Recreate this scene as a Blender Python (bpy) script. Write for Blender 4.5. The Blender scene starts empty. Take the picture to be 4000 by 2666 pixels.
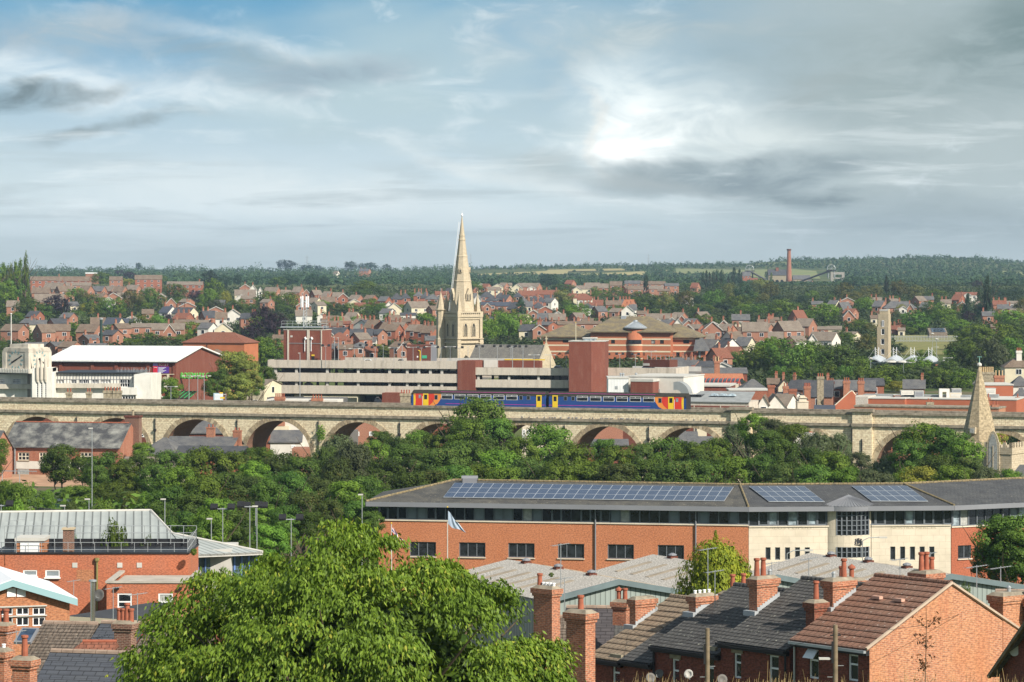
import bpy, math, random
import numpy as np
from mathutils import Vector, Matrix
from math import pi, sin, cos, tan, atan2, radians, hypot, sqrt
# ------------------------------------------------------------------ camera, sky, sun, exposure
F, HZ, CZ = 12500.0, 1040.0, 50.0        # focal length in photo pixels, horizon row, camera height (m)
S = bpy.context.scene
COL = S.collection
cam_d = bpy.data.cameras.new("camera"); cam = bpy.data.objects.new("camera", cam_d); COL.objects.link(cam)
cam.location = (0, 0, CZ); cam.rotation_euler = (pi/2, 0, 0)
cam_d.sensor_width = 36; cam_d.lens = 36*F/4000; cam_d.shift_y = -(1333-HZ)/4000
cam_d.clip_start = 1; cam_d.clip_end = 30000
S.camera = cam
S.view_settings.view_transform = 'Standard'; S.view_settings.look = 'None'
S.view_settings.exposure = 0.42; S.view_settings.gamma = 1
S.cycles.max_bounces = 6; S.cycles.transparent_max_bounces = 8; S.cycles.volume_bounces = 0
S.cycles.diffuse_bounces = 3; S.cycles.glossy_bounces = 2; S.cycles.transmission_bounces = 2
S.cycles.caustics_reflective = False; S.cycles.caustics_refractive = False
SUN = Vector((0.69, -0.72, 0)).normalized()*cos(radians(36)); SUN.z = sin(radians(36))
world = bpy.data.worlds.new("World"); S.world = world; world.use_nodes = True
def build_sky():
 nt = world.node_tree; N = nt.nodes; L = nt.links; N.clear()
 def n(t, **k):
  x = N.new(t)
  for a, b in k.items():
   if a.startswith('i_'): x.inputs[int(a[2:])].default_value = b
   else: setattr(x, a, b)
  return x
 def m(op, a, b=None, clamp=False):
  x = n('ShaderNodeMath', operation=op, use_clamp=clamp)
  for i, v in enumerate((a, b)):
   if v is None: continue
   if isinstance(v, (int, float)): x.inputs[i].default_value = v
   else: L.new(v, x.inputs[i])
  return x.outputs[0]
 def mix(f, a, b):
  x = n('ShaderNodeMix', data_type='RGBA')
  if isinstance(f, (int, float)): x.inputs[0].default_value = f
  else: L.new(f, x.inputs[0])
  for i, v in ((6, a), (7, b)):
   if isinstance(v, tuple): x.inputs[i].default_value = (*v, 1)
   else: L.new(v, x.inputs[i])
  return x.outputs[2]
 def ramp(v, a, b, c=0.0, d=1.0):
  x = n('ShaderNodeMapRange', interpolation_type='SMOOTHSTEP'); L.new(v, x.inputs[0])
  for i, q in enumerate((a, b, c, d)): x.inputs[i+1].default_value = q
  return x.outputs[0]
 out = n('ShaderNodeOutputWorld'); bg = n('ShaderNodeBackground')
 tc = n('ShaderNodeTexCoord'); sep = n('ShaderNodeSeparateXYZ'); L.new(tc.outputs['Generated'], sep.inputs[0])
 # longitude / elevation of the view direction, in thousandths of 1/12.5 radian, counted from due north
 lon = m('MULTIPLY', m('ARCTAN2', sep.outputs[0], sep.outputs[1]), 12.5)
 ele = m('MULTIPLY', m('ARCSINE', sep.outputs[2]), 12.5)
 uv = n('ShaderNodeCombineXYZ'); L.new(lon, uv.inputs[0]); L.new(ele, uv.inputs[1])
 def noise(sx, sy, det, seed, dist=0.0, rough=.55, rot=0):
  mp = n('ShaderNodeMapping'); L.new(uv.outputs[0], mp.inputs[0])
  mp.inputs[1].default_value = (seed, seed*.7, 0); mp.inputs[2].default_value = (0, 0, rot); mp.inputs[3].default_value = (sx, sy, 1)
  x = n('ShaderNodeTexNoise'); x.inputs['Scale'].default_value = 1; x.inputs['Detail'].default_value = det
  x.inputs['Roughness'].default_value = rough; x.inputs['Distortion'].default_value = dist
  L.new(mp.outputs[0], x.inputs['Vector']); return x
 wn = noise(1.1, 2.4, 5, 3.1, .3)
 ad = n('ShaderNodeVectorMath', operation='SUBTRACT'); L.new(wn.outputs['Color'], ad.inputs[0]); ad.inputs[1].default_value = (.5, .5, .5)
 sc = n('ShaderNodeVectorMath', operation='MULTIPLY'); L.new(ad.outputs[0], sc.inputs[0]); sc.inputs[1].default_value = (1.0, .34, 0)
 wu = n('ShaderNodeVectorMath', operation='ADD'); L.new(uv.outputs[0], wu.inputs[0]); L.new(sc.outputs[0], wu.inputs[1])
 fine = noise(3.2, 8, 6, 11, .6, .6, radians(8)); soft = noise(.8, 1.9, 4, 7.3, .2, .5, radians(-12))
 def blob(px, py, w, h, rot=0, soft_e=0.0):
  a = n('ShaderNodeVectorMath', operation='SUBTRACT'); L.new(wu.outputs[0], a.inputs[0]); a.inputs[1].default_value = ((px-2000)/1000, (1040-py)/1000, 0)
  r = n('ShaderNodeVectorRotate', rotation_type='Z_AXIS'); L.new(a.outputs[0], r.inputs[0]); r.inputs['Angle'].default_value = rot
  s = n('ShaderNodeVectorMath', operation='DIVIDE'); L.new(r.outputs[0], s.inputs[0]); s.inputs[1].default_value = (w/1000, h/1000, 1)
  l = n('ShaderNodeVectorMath', operation='LENGTH'); L.new(s.outputs[0], l.inputs[0])
  return ramp(l.outputs['Value'], 1.0, soft_e)
 sky = n('ShaderNodeTexSky', sky_type='NISHITA', sun_disc=False, sun_elevation=radians(36), sun_rotation=atan2(SUN.x, SUN.y))
 sky.altitude = 100; sky.air_density = 1.0; sky.dust_density = 1.2; sky.ozone_density = 1.5
 st = n('ShaderNodeVectorMath', operation='SCALE'); L.new(sky.outputs[0], st.inputs[0]); st.inputs['Scale'].default_value = 0.085
 col = st.outputs[0]
 # thin veil and blue openings low in the north
 blue = mix(ramp(ele, 0.15, 1.1), (.60, .69, .71), (.125, .325, .50))
 col = mix(ramp(ele, 4.5, 1.0), col, blue)
 veil = m('MULTIPLY', ramp(soft.outputs[0], .38, .72), ramp(lon, 3.0, -3.0, .55, .8))
 col = mix(veil, col, (.46, .57, .585))
 right = m('MULTIPLY', ramp(lon, -.15, 1.5), .88)
 col = mix(right, col, (.40, .465, .465))
 wisps = m('MULTIPLY', ramp(fine.outputs[0], .50, .74), ramp(soft.outputs[0], .35, .6, .15, .8))
 col = mix(m('MULTIPLY', wisps, .72), col, (.72, .79, .81))
 def add(px, py, w, h, rot, c, k, nz=True, se=0.0):
  nonlocal col
  f = m('MULTIPLY', blob(px, py, w, h, rot, se), k, True)
  if nz: f = m('MULTIPLY', f, ramp(fine.outputs[0], .30, .64, .38, 1.0))
  col = mix(f, col, c)
 W1 = (.74, .81, .83); G1 = (.11, .155, .17); G2 = (.25, .31, .33)
 add(350, 330, 900, 150, radians(2), W1, .85); add(60, 250, 420, 110, 0, W1, .7); add(1000, 150, 700, 60, radians(8), W1, .45)
 add(300, 130, 900, 150, 0, (.42, .47, .49), .7); add(1500, 820, 1500, 150, radians(8), (.68, .74, .74), .8)
 add(500, 820, 1500, 260, 0, (.70, .77, .78), .75); add(2150, 120, 600, 200, radians(-12), (.50, .57, .59), .6); add(1990, 690, 900, 70, radians(13), (.72, .77, .76), .7)
 add(2560, 170, 900, 190, radians(-20), (.46, .51, .50), .55)
 add(2560, 470, 560, 380, 0, (.80, .87, .86), .85); add(2900, 560, 560, 170, 0, (.70, .76, .74), .8)
 add(2500, 560, 280, 190, 0, (1.08, 1.1, 1.07), .82); add(2365, 540, 80, 260, radians(-14), (.85, .78, .68), .32, False); add(2530, 590, 190, 95, 0, (1.3, 1.3, 1.25), .6, True, .0)
 add(3560, 260, 1100, 420, 0, (.27, .34, .345), .8); add(3950, 160, 420, 420, 0, (.13, .20, .205), .75); add(3700, 870, 1200, 110, 0, (.22, .27, .275), .85)
 add(2900, 680, 820, 85, radians(-3), G2, 1.0, True, .4); add(3180, 765, 560, 70, radians(2), G1, 1.0); add(2500, 700, 420, 55, radians(8), (.38, .43, .43), .9)
 add(60, 400, 700, 75, radians(-9), (.12, .17, .185), .9, True, .2); add(480, 490, 460, 50, radians(-10), G2, .9); add(1180, 250, 620, 95, radians(-4), (.27, .35, .41), .95); add(930, 190, 420, 60, 0, G2, .5)
 add(3150, 350, 420, 60, radians(-12), (.33, .38, .38), .6); add(2080, 640, 300, 90, 0, (.42, .47, .46), .6)
 lowc = noise(1.0, 11, 6, 23, .4, .6, radians(3)); low = m('MULTIPLY', ramp(lowc.outputs[0], .47, .66), ramp(ele, .62, .2)); col = mix(m('MULTIPLY', low, .55), col, (.36, .43, .445))
 lowd = noise(1.4, 13, 6, 41, .5, .62, radians(-4)); lw = m('MULTIPLY', ramp(lowd.outputs[0], .52, .72), ramp(ele, .9, .3)); col = mix(m('MULTIPLY', lw, .5), col, (.78, .84, .84))
 hz = ramp(ele, .24, .03); col = mix(m('MULTIPLY', hz, .7), col, (.40, .47, .48))
 L.new(col, bg.inputs[0]); bg.inputs[1].default_value = .90
 L.new(bg.outputs[0], out.inputs[0])
build_sky()
sl = bpy.data.lights.new("sun", 'SUN'); sl.energy = 5.0; sl.angle = radians(.5); sl.color = (1, .93, .82)
so = bpy.data.objects.new("sun", sl); COL.objects.link(so); so.rotation_euler = SUN.to_track_quat('Z', 'Y').to_euler()

# ------------------------------------------------------------------ pixel helpers (photo pixel -> place)
def W(px, py, d): return Vector(((px-2000)/F*d, d, CZ-(py-HZ)/F*d))
def T(c, X, Y): return (c*1000+X/2.34, 950+Y/2.34)
def M(c, X, Y): return (c*1000+X/2.353, 1500+Y/2.353)
def B(c, X, Y): return (c*1000+X/2.353, 2000+Y/2.353)
def zat(py, d): return CZ-(py-HZ)/F*d
GD = [0, 30, 60, 80, 110, 140, 170, 220, 260, 320, 400, 480, 560, 640, 700, 760, 820, 900]
GZ = [47.6, 45.3, 41.3, 36, 29.5, 27, 25, 21.5, 18.5, 16, 12, 11, 13, 16.5, 18.5, 20.5, 22, 23.6]
YD = [900, 1000, 1200, 1500, 1800, 2200, 2900]; YY = [1408, 1359, 1280, 1207, 1160, 1121, 1097]
RX = [-2500, -500, 0, 700, 1000, 1400, 1500, 1900, 2200, 2900, 3100, 3400, 3600, 3800, 4000, 4500, 7000]
RY = [1060, 1062, 1060, 1058, 1060, 1060, 1062, 1048, 1041, 1032, 1016, 1012, 1006, 1009, 1028, 1045, 1055]
def zg(x, y):
 x = np.asarray(x, float); y = np.maximum(np.asarray(y, float), 1.0)
 px = np.clip(2000+F*x/y, -2500, 7000)
 near = np.interp(y, GD, GZ)
 ys = np.interp(y, YD, YY)
 ys = ys - np.clip((800-px)/800, 0, 1)*np.interp(y, [1100, 1500, 2000, 2700], [0, 20, 26, 0])
 ys = ys - np.clip((px-2900)/800, 0, 1)*np.interp(y, [1100, 1500, 2000, 2900], [0, 0, 0, 0])
 ry = np.interp(px, RX, RY)
 t = np.clip((y-2900)/1500, 0, 1)
 yf = 1097+(ry-1097)*t
 yy = np.where(y < 2900, ys, yf)
 far = CZ-(yy-HZ)*y/F
 far = np.where(y > 4400, CZ-(ry-HZ)*4400/F-(y-4400)*.02, far)
 near = near+np.clip((900-px)/380, 0, 1)*np.interp(y, [230, 300, 380, 490, 540, 600], [0, 3.2, 8, 6.5, 3, 0])
 return np.where(y < 900, near, far)
def gz(x, y): return float(zg(x, y))
_ds = np.concatenate([np.arange(100, 1200, 2.0), np.arange(1200, 4600, 8.0)])
def solve(px, py, h=0.0, dmin=560.0):
 """distance at which something h metres above the ground is seen at (px, py)"""
 x = (px-2000)/F*_ds; z = CZ-(py-HZ)/F*_ds; g = zg(x, _ds)+h
 ok = (z <= g) & (_ds >= dmin)
 return float(_ds[np.argmax(ok)]) if ok.any() else 4300.0

# ------------------------------------------------------------------ materials
MATS = {}
def newmat(name):
 m = bpy.data.materials.new(name); m.use_nodes = True; MATS[name] = m
 nt = m.node_tree; b = nt.nodes['Principled BSDF']; return m, nt, b
def uvn(nt):
 u = nt.nodes.new('ShaderNodeUVMap'); u.uv_map = 'uv'; return u.outputs[0]
def mixc(nt, f, a, b, bt='MIX'):
 x = nt.nodes.new('ShaderNodeMix'); x.data_type = 'RGBA'; x.blend_type = bt
 for i, v in ((0, f), (6, a), (7, b)):
  if isinstance(v, (int, float)): x.inputs[i].default_value = v
  elif isinstance(v, tuple): x.inputs[i].default_value = (*v, 1)
  else: nt.links.new(v, x.inputs[i])
 return x.outputs[2]
def noise(nt, vec, scale, det=3, rough=.5, sv=(1, 1, 1)):
 mp = nt.nodes.new('ShaderNodeMapping'); nt.links.new(vec, mp.inputs[0]); mp.inputs[3].default_value = sv
 x = nt.nodes.new('ShaderNodeTexNoise'); nt.links.new(mp.outputs[0], x.inputs['Vector'])
 x.inputs['Scale'].default_value = scale; x.inputs['Detail'].default_value = det; x.inputs['Roughness'].default_value = rough
 return x.outputs[0]
def rng(nt, v, a, b, c=0., d=1.):
 x = nt.nodes.new('ShaderNodeMapRange'); nt.links.new(v, x.inputs[0])
 for i, q in enumerate((a, b, c, d)): x.inputs[i+1].default_value = q
 return x.outputs[0]
def mul(c, k): return tuple(min(1, max(0, v*k)) for v in c)
def P(name, c, rough=.7, metal=0.0, var=.18, scale=.8, c2=None, spec=.3, stain=None):
 """plain surface with uneven tone"""
 if name in MATS: return MATS[name]
 m, nt, b = newmat(name); u = uvn(nt)
 f = rng(nt, noise(nt, u, scale, 5, .6), .3, .7)
 col = mixc(nt, f, mul(c, 1-var), c2 or mul(c, 1+var))
 if stain: col = mixc(nt, rng(nt, noise(nt, u, .9, 5, .65, (1, .18, 1)), .5, .75, 0, .75), col, stain)
 nt.links.new(col, b.inputs['Base Color']); b.inputs['Roughness'].default_value = rough; b.inputs['Metallic'].default_value = metal
 b.inputs['Specular IOR Level'].default_value = spec
 return m
def BR(name, c1, c2, mortar, bw=.225, bh=.075, ms=.012, hm=.40, stain=None, sk=.5, rough=.85, bump=.4, patch=None):
 """bricks, blocks, slates or tiles laid in courses (UV in metres)"""
 if name in MATS: return MATS[name]
 m, nt, b = newmat(name); u = uvn(nt)
 t = nt.nodes.new('ShaderNodeTexBrick'); nt.links.new(u, t.inputs['Vector'])
 t.inputs['Scale'].default_value = 1; t.inputs['Brick Width'].default_value = bw; t.inputs['Row Height'].default_value = bh
 t.inputs['Mortar Size'].default_value = ms; t.inputs['Mortar Smooth'].default_value = .1; t.inputs['Bias'].default_value = 0
 t.inputs['Color1'].default_value = (*c1, 1); t.inputs['Color2'].default_value = (*c2, 1); t.inputs['Mortar'].default_value = (*mortar, 1)
 col = t.outputs[0]
 g = noise(nt, u, .35, 5, .6)
 col = mixc(nt, rng(nt, g, .3, .7, 0, .55), col, mul(c1, .62), 'MIX') if patch is None else mixc(nt, rng(nt, g, .42, .66, 0, .8), col, patch)
 h = noise(nt, u, 1/bw*1.5, 1, .5, (1, bw/bh*.55, 1))
 col = mixc(nt, hm, col, mixc(nt, rng(nt, h, .36, .62), mul(c2, .5), mul(c1, 1.35)))
 if stain: col = mixc(nt, rng(nt, noise(nt, u, .8, 6, .7, (1, .22, 1)), .48, .75, 0, sk), col, stain)
 nt.links.new(col, b.inputs['Base Color']); b.inputs['Roughness'].default_value = rough; b.inputs['Specular IOR Level'].default_value = .2
 if bump:
  bp = nt.nodes.new('ShaderNodeBump'); bp.inputs['Strength'].default_value = bump; bp.inputs['Distance'].default_value = .02
  nt.links.new(t.outputs['Fac'], bp.inputs['Height']); bp.invert = True; nt.links.new(bp.outputs[0], b.inputs['Normal'])
 return m
def RT(name, c1, c2, row=.1, w=.25, dirt=(.25, .23, .19), dk=.35, rib=0, lichen=None, rough=.8):
 """roof covering: courses with dark laps, weathering; rib = tile pitch for interlocking tiles"""
 if name in MATS: return MATS[name]
 m, nt, b = newmat(name); u = uvn(nt)
 t = nt.nodes.new('ShaderNodeTexBrick'); nt.links.new(u, t.inputs['Vector'])
 t.inputs['Scale'].default_value = 1; t.inputs['Brick Width'].default_value = w; t.inputs['Row Height'].default_value = row
 t.inputs['Mortar Size'].default_value = row*.07; t.inputs['Mortar Smooth'].default_value = .3
 t.inputs['Color1'].default_value = (*c1, 1); t.inputs['Color2'].default_value = (*c2, 1); t.inputs['Mortar'].default_value = (*mul(c1, .35), 1)
 col = t.outputs[0]
 col = mixc(nt, rng(nt, noise(nt, u, .5, 6, .65), .42, .7, 0, dk), col, dirt)
 col = mixc(nt, rng(nt, noise(nt, u, 2.2, 5, .7, (1, .3, 1)), .5, .8, 0, .35), col, mul(c1, .5))
 if lichen: col = mixc(nt, rng(nt, noise(nt, u, 4.5, 3, .6), .63, .68, 0, .8), col, lichen)
 nt.links.new(col, b.inputs['Base Color']); b.inputs['Roughness'].default_value = rough; b.inputs['Specular IOR Level'].default_value = .25
 bp = nt.nodes.new('ShaderNodeBump'); bp.inputs['Strength'].default_value = .5; bp.inputs['Distance'].default_value = .03
 hgt = t.outputs['Fac']; bp.invert = True
 if rib:
  wv = nt.nodes.new('ShaderNodeTexWave'); wv.bands_direction = 'X'; wv.inputs['Scale'].default_value = .314/rib; nt.links.new(u, wv.inputs['Vector'])
  mm = nt.nodes.new('ShaderNodeMath'); mm.operation = 'ADD'; nt.links.new(wv.outputs[1], mm.inputs[0]); nt.links.new(hgt, mm.inputs[1]); hgt = mm.outputs[0]
 nt.links.new(hgt, bp.inputs['Height']); nt.links.new(bp.outputs[0], b.inputs['Normal'])
 return m
def SEAM(name, c, pitch=.5, dark=.55, rough=.5, metal=.0, thick=.12):
 """ribbed metal sheet: ribs run up the slope"""
 if name in MATS: return MATS[name]
 m, nt, b = newmat(name); u = uvn(nt)
 wv = nt.nodes.new('ShaderNodeTexWave'); wv.bands_direction = 'X'; wv.inputs['Scale'].default_value = .314/pitch; nt.links.new(u, wv.inputs['Vector'])
 f = rng(nt, wv.outputs[1], 1-thick, 1.0)
 col = mixc(nt, f, mixc(nt, rng(nt, noise(nt, u, .4, 4), .3, .7), mul(c, .88), mul(c, 1.1)), mul(c, dark))
 nt.links.new(col, b.inputs['Base Color']); b.inputs['Roughness'].default_value = rough; b.inputs['Metallic'].default_value = metal
 bp = nt.nodes.new('ShaderNodeBump'); bp.inputs['Strength'].default_value = .6; bp.inputs['Distance'].default_value = .03
 nt.links.new(wv.outputs[1], bp.inputs['Height']); nt.links.new(bp.outputs[0], b.inputs['Normal'])
 return m
def GL(name, c, rough=.08, spec=.6):
 if name in MATS: return MATS[name]
 m, nt, b = newmat(name); u = uvn(nt)
 col = mixc(nt, rng(nt, noise(nt, u, 1.3, 3, .6), .35, .65), mul(c, .5), mul(c, 1.5))
 nt.links.new(col, b.inputs['Base Color']); b.inputs['Roughness'].default_value = rough; b.inputs['Specular IOR Level'].default_value = spec
 bp = nt.nodes.new('ShaderNodeBump'); bp.inputs['Strength'].default_value = .12; bp.inputs['Distance'].default_value = .05
 nt.links.new(noise(nt, u, 1.6, 1), bp.inputs['Height']); nt.links.new(bp.outputs[0], b.inputs['Normal'])
 return m
def LEAF(name, c1, c2, tip=None, tr_=.3, ro=.6, sp=.2):
 m, nt, b = newmat(name)
 a = nt.nodes.new('ShaderNodeAttribute'); a.attribute_name = 'v'
 oi = nt.nodes.new('ShaderNodeObjectInfo')
 col = mixc(nt, a.outputs['Fac'], c1, c2)
 if tip: col = mixc(nt, rng(nt, a.outputs['Fac'], .8, .98), col, tip)
 hs = nt.nodes.new('ShaderNodeHueSaturation'); nt.links.new(col, hs.inputs['Color'])
 nt.links.new(rng(nt, oi.outputs['Random'], 0, 1, .62, 1.42), hs.inputs['Value']); nt.links.new(rng(nt, oi.outputs['Random'], 0, 1, .48, .515), hs.inputs['Hue'])
 nt.links.new(hs.outputs[0], b.inputs['Base Color']); b.inputs['Roughness'].default_value = ro; b.inputs['Specular IOR Level'].default_value = sp
 tr = nt.nodes.new('ShaderNodeBsdfTranslucent'); nt.links.new(mixc(nt, 1.0, hs.outputs[0], (1.0, 1.0, .35), 'MULTIPLY'), tr.inputs[0])
 ms = nt.nodes.new('ShaderNodeMixShader'); ms.inputs[0].default_value = tr_
 nt.links.new(b.outputs[0], ms.inputs[1]); nt.links.new(tr.outputs[0], ms.inputs[2])
 nt.links.new(ms.outputs[0], nt.nodes['Material Output'].inputs[0])
 return m
# ------------------------------------------------------------------ mesh builder
class MB:
 def __init__(s): s.v = []; s.f = []; s.m = []
 def face(s, pts, mi=0):
  b = len(s.v); s.v.extend([tuple(p) for p in pts]); s.f.append(tuple(range(b, b+len(pts)))); s.m.append(mi); return s
 def raw(s, vs, fs, mi=0):
  b = len(s.v); s.v.extend([tuple(p) for p in vs]); s.f.extend([tuple(i+b for i in f) for f in fs]); s.m.extend([mi]*len(fs)); return s
 def box(s, x0, x1, y0, y1, z0, z1, mi=0):
  v = [(x, y, z) for z in (z0, z1) for y in (y0, y1) for x in (x0, x1)]
  return s.raw(v, [(0, 2, 3, 1), (4, 5, 7, 6), (0, 1, 5, 4), (2, 6, 7, 3), (1, 3, 7, 5), (0, 4, 6, 2)], mi)
 def prism(s, poly, a, b, axis='z', mi=0):
  """poly of 2-D points extruded from a to b along axis"""
  def q(p, t): return {'z': (p[0], p[1], t), 'x': (t, p[0], p[1]), 'y': (p[0], t, p[1])}[axis]
  n = len(poly); vs = [q(p, a) for p in poly]+[q(p, b) for p in poly]
  ar = sum(poly[i][0]*poly[(i+1) % n][1]-poly[(i+1) % n][0]*poly[i][1] for i in range(n))
  fl = (ar > 0) ^ (b < a) ^ (axis == 'y')
  fs = [tuple(range(n))[::-1] if fl else tuple(range(n)), tuple(range(n, 2*n)) if fl else tuple(range(n, 2*n))[::-1]]
  for i in range(n):
   j = (i+1) % n; fs.append((i, j, n+j, n+i) if fl else (j, i, n+i, n+j))
  return s.raw(vs, fs, mi)
 def tube(s, a, b, r0, r1=None, n=8, mi=0, cap=True):
  a = Vector(a); b = Vector(b); r1 = r0 if r1 is None else r1; w = (b-a).normalized()
  u = w.orthogonal().normalized(); k = w.cross(u); vs = []
  for c, r in ((a, r0), (b, r1)):
   for i in range(n): t = 2*pi*i/n; vs.append(c+u*(r*cos(t))+k*(r*sin(t)))
  fs = [(i, (i+1) % n, n+(i+1) % n, n+i) for i in range(n)]
  if cap: fs += [tuple(range(n))[::-1], tuple(range(n, 2*n))]
  return s.raw(vs, fs, mi)
 def lathe(s, prof, c=(0, 0, 0), n=12, mi=0, ph=0):
  vs = []; cx, cy, cz = c
  for r, z in prof:
   for i in range(n): t = 2*pi*i/n+ph; vs.append((cx+r*cos(t), cy+r*sin(t), cz+z))
  fs = [(k*n+i, k*n+(i+1) % n, (k+1)*n+(i+1) % n, (k+1)*n+i) for k in range(len(prof)-1) for i in range(n)]
  fs += [tuple(range(n))[::-1], tuple(range((len(prof)-1)*n, len(prof)*n))]
  return s.raw(vs, fs, mi)
 def bars(s, pts, r, n=5, mi=0):
  for a, b in zip(pts, pts[1:]): s.tube(a, b, r, r, n, mi)
  return s
 def mesh(s, name, smooth=False):
  me = bpy.data.meshes.new(name); me.from_pydata(s.v, [], s.f); me.update()
  nf = len(s.f); nl = len(me.loops)
  if any(s.m): me.polygons.foreach_set('material_index', s.m)
  uv = me.uv_layers.new(name='uv')
  nor = np.empty(nf*3, 'f'); me.polygons.foreach_get('normal', nor); nor = nor.reshape(-1, 3)
  tot = np.empty(nf, 'i'); me.polygons.foreach_get('loop_total', tot)
  li = np.empty(nl, 'i'); me.loops.foreach_get('vertex_index', li)
  co = np.array(s.v, 'f').reshape(-1, 3)[li]; nn = np.repeat(nor, tot, axis=0)
  t = np.stack([-nn[:, 1], nn[:, 0], np.zeros(nl)], 1); ln = np.linalg.norm(t, axis=1); flat = ln < .05
  t[flat] = (1, 0, 0); ln[flat] = 1; t /= ln[:, None]; bb = np.cross(nn, t)
  uv.data.foreach_set('uv', np.stack([(co*t).sum(1), (co*bb).sum(1)], 1).astype('f').ravel())
  if smooth: me.polygons.foreach_set('use_smooth', [True]*nf)
  return me
 def build(s, name, mats, parent=None, loc=None, rz=None, smooth=False, label=None):
  if not s.f: return None
  me = s.mesh(name, smooth)
  for m in (mats if isinstance(mats, (list, tuple)) else [mats]): me.materials.append(m)
  o = bpy.data.objects.new(name, me); COL.objects.link(o)
  if parent is not None: o.parent = parent
  if loc is not None: o.location = loc
  if rz is not None: o.rotation_euler = (0, 0, rz)
  if label: o['label'] = label
  return o
def tag(o, label, cat, group=None):
 o['label'] = label; o['category'] = cat
 if group: o['group'] = group
 return o
def thing(name, label, cat, loc=(0, 0, 0), rz=0.0, group=None):
 o = bpy.data.objects.new(name, None); COL.objects.link(o); o.location = loc; o.rotation_euler = (0, 0, rz)
 o.empty_display_size = .5
 return tag(o, label, cat, group)
def part(name, me, parent, loc=(0, 0, 0), rz=0.0, scale=None):
 """a part that shares its mesh with others"""
 o = bpy.data.objects.new(name, me); COL.objects.link(o); o.parent = parent; o.location = loc; o.rotation_euler = (0, 0, rz)
 if scale: o.scale = scale
 return o
AUTO = []     # things whose label is finished at the end from their neighbourhood
def auto(o, desc, px, py, cat, group=None):
 AUTO.append((o, desc, px, py)); o['category'] = cat
 if group: o['group'] = group
 return o
# a facade: vertical plane between two plan points, local x along it, y into the building
ORD = ['first', 'second', 'third', 'fourth', 'fifth', 'sixth', 'seventh', 'eighth', 'ninth', 'tenth', 'eleventh', 'twelfth', '13th', '14th', '15th', '16th', '17th', '18th', '19th', '20th']+['%dth' % i for i in range(21, 60)]
class Fac:
 def __init__(s, A, dA, Bp, dB, zb=None):
  s.P = Vector(((A-2000)/F*dA, dA)); s.Q = Vector(((Bp-2000)/F*dB, dB)); v = s.Q-s.P; s.len = v.length
  s.u = v/s.len; s.rz = atan2(s.u.y, s.u.x); s.zb = gz(*(s.P+s.Q)/2)-.3 if zb is None else zb
 def hit(s, px, y=0.0):
  k = (px-2000)/F; n = Vector((-s.u.y, s.u.x)); p = s.P+n*y
  den = s.u.x-k*s.u.y; t = (k*p.y-p.x)/den; return t, p.y+t*s.u.y
 def x(s, px, y=0.0): return s.hit(px, y)[0]
 def z(s, px, py, y=0.0): return CZ-(py-HZ)/F*s.hit(px, y)[1]-s.zb
 def rect(s, px0, px1, pt, pb, y=0.0):
  c = (px0+px1)/2; return s.x(px0, y), s.x(px1, y), s.z(c, pb, y), s.z(c, pt, y)
 def thing(s, name, label, cat, group=None): return thing(name, label, cat, (s.P.x, s.P.y, s.zb), s.rz, group)
def wallgrid(mb, x0, x1, z0, z1, holes=(), dep=.18, y=0.0, mi=0, rmi=None):
 """front wall face at y with real openings and reveals going in (dep)"""
 holes = [(max(a, x0), min(b, x1), max(c, z0), min(d, z1)) for a, b, c, d in holes]
 xs = sorted({x0, x1, *[h[0] for h in holes], *[h[1] for h in holes]}); zs = sorted({z0, z1, *[h[2] for h in holes], *[h[3] for h in holes]})
 for a, b in zip(xs, xs[1:]):
  if b-a < 1e-4: continue
  run = None
  for c, d in zip(zs, zs[1:]):
   cx, cz_ = (a+b)/2, (c+d)/2
   if any(h[0] < cx < h[1] and h[2] < cz_ < h[3] for h in holes):
    if run is not None: mb.face([(a, y, run), (b, y, run), (b, y, c), (a, y, c)], mi); run = None
   elif run is None: run = c
  if run is not None: mb.face([(a, y, run), (b, y, run), (b, y, z1), (a, y, z1)], mi)
 r = mi if rmi is None else rmi
 for a, b, c, d in holes:
  mb.face([(a, y, c), (a, y, d), (a, y+dep, d), (a, y+dep, c)], r); mb.face([(b, y, d), (b, y, c), (b, y+dep, c), (b, y+dep, d)], r)
  mb.face([(a, y, d), (b, y, d), (b, y+dep, d), (a, y+dep, d)], r); mb.face([(b, y, c), (a, y, c), (a, y+dep, c), (b, y+dep, c)], r)
def window(par, a, b, c, d, y=0.0, nx=2, ny=1, fr=None, gl=None, t=.06, sill=None, rows=None, cols=None):
 """frame with bars and a pane behind it; a part with sub-parts, plane y"""
 mb = MB(); xs = cols or [a+(b-a)*i/nx for i in range(nx+1)]; zs = rows or [c+(d-c)*i/ny for i in range(ny+1)]
 for i, x in enumerate(xs):
  h = t/2 if 0 < i < len(xs)-1 else t
  x0, x1 = (x, x+h) if i == 0 else (x-h, x) if i == len(xs)-1 else (x-h, x+h)
  mb.box(x0, x1, y-.03, y+.03, c, d)
 for i, z in enumerate(zs):
  h = t/2 if 0 < i < len(zs)-1 else t
  z0, z1 = (z, z+h) if i == 0 else (z-h, z) if i == len(zs)-1 else (z-h, z+h)
  for q, w in zip(xs, xs[1:]): mb.box(q+t*.4, w-t*.4, y-.026, y+.026, z0, z1)
 w = mb.build('window', fr, par)
 MB().face([(a+.01, y+.02, c+.01), (b-.01, y+.02, c+.01), (b-.01, y+.02, d-.01), (a+.01, y+.02, d-.01)]).build('pane', gl, w)
 if sill is not None: MB().box(a-.06, b+.06, y-.26, y-.03, c-.09, c-.002).build('sill', sill, w)
 return w
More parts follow.
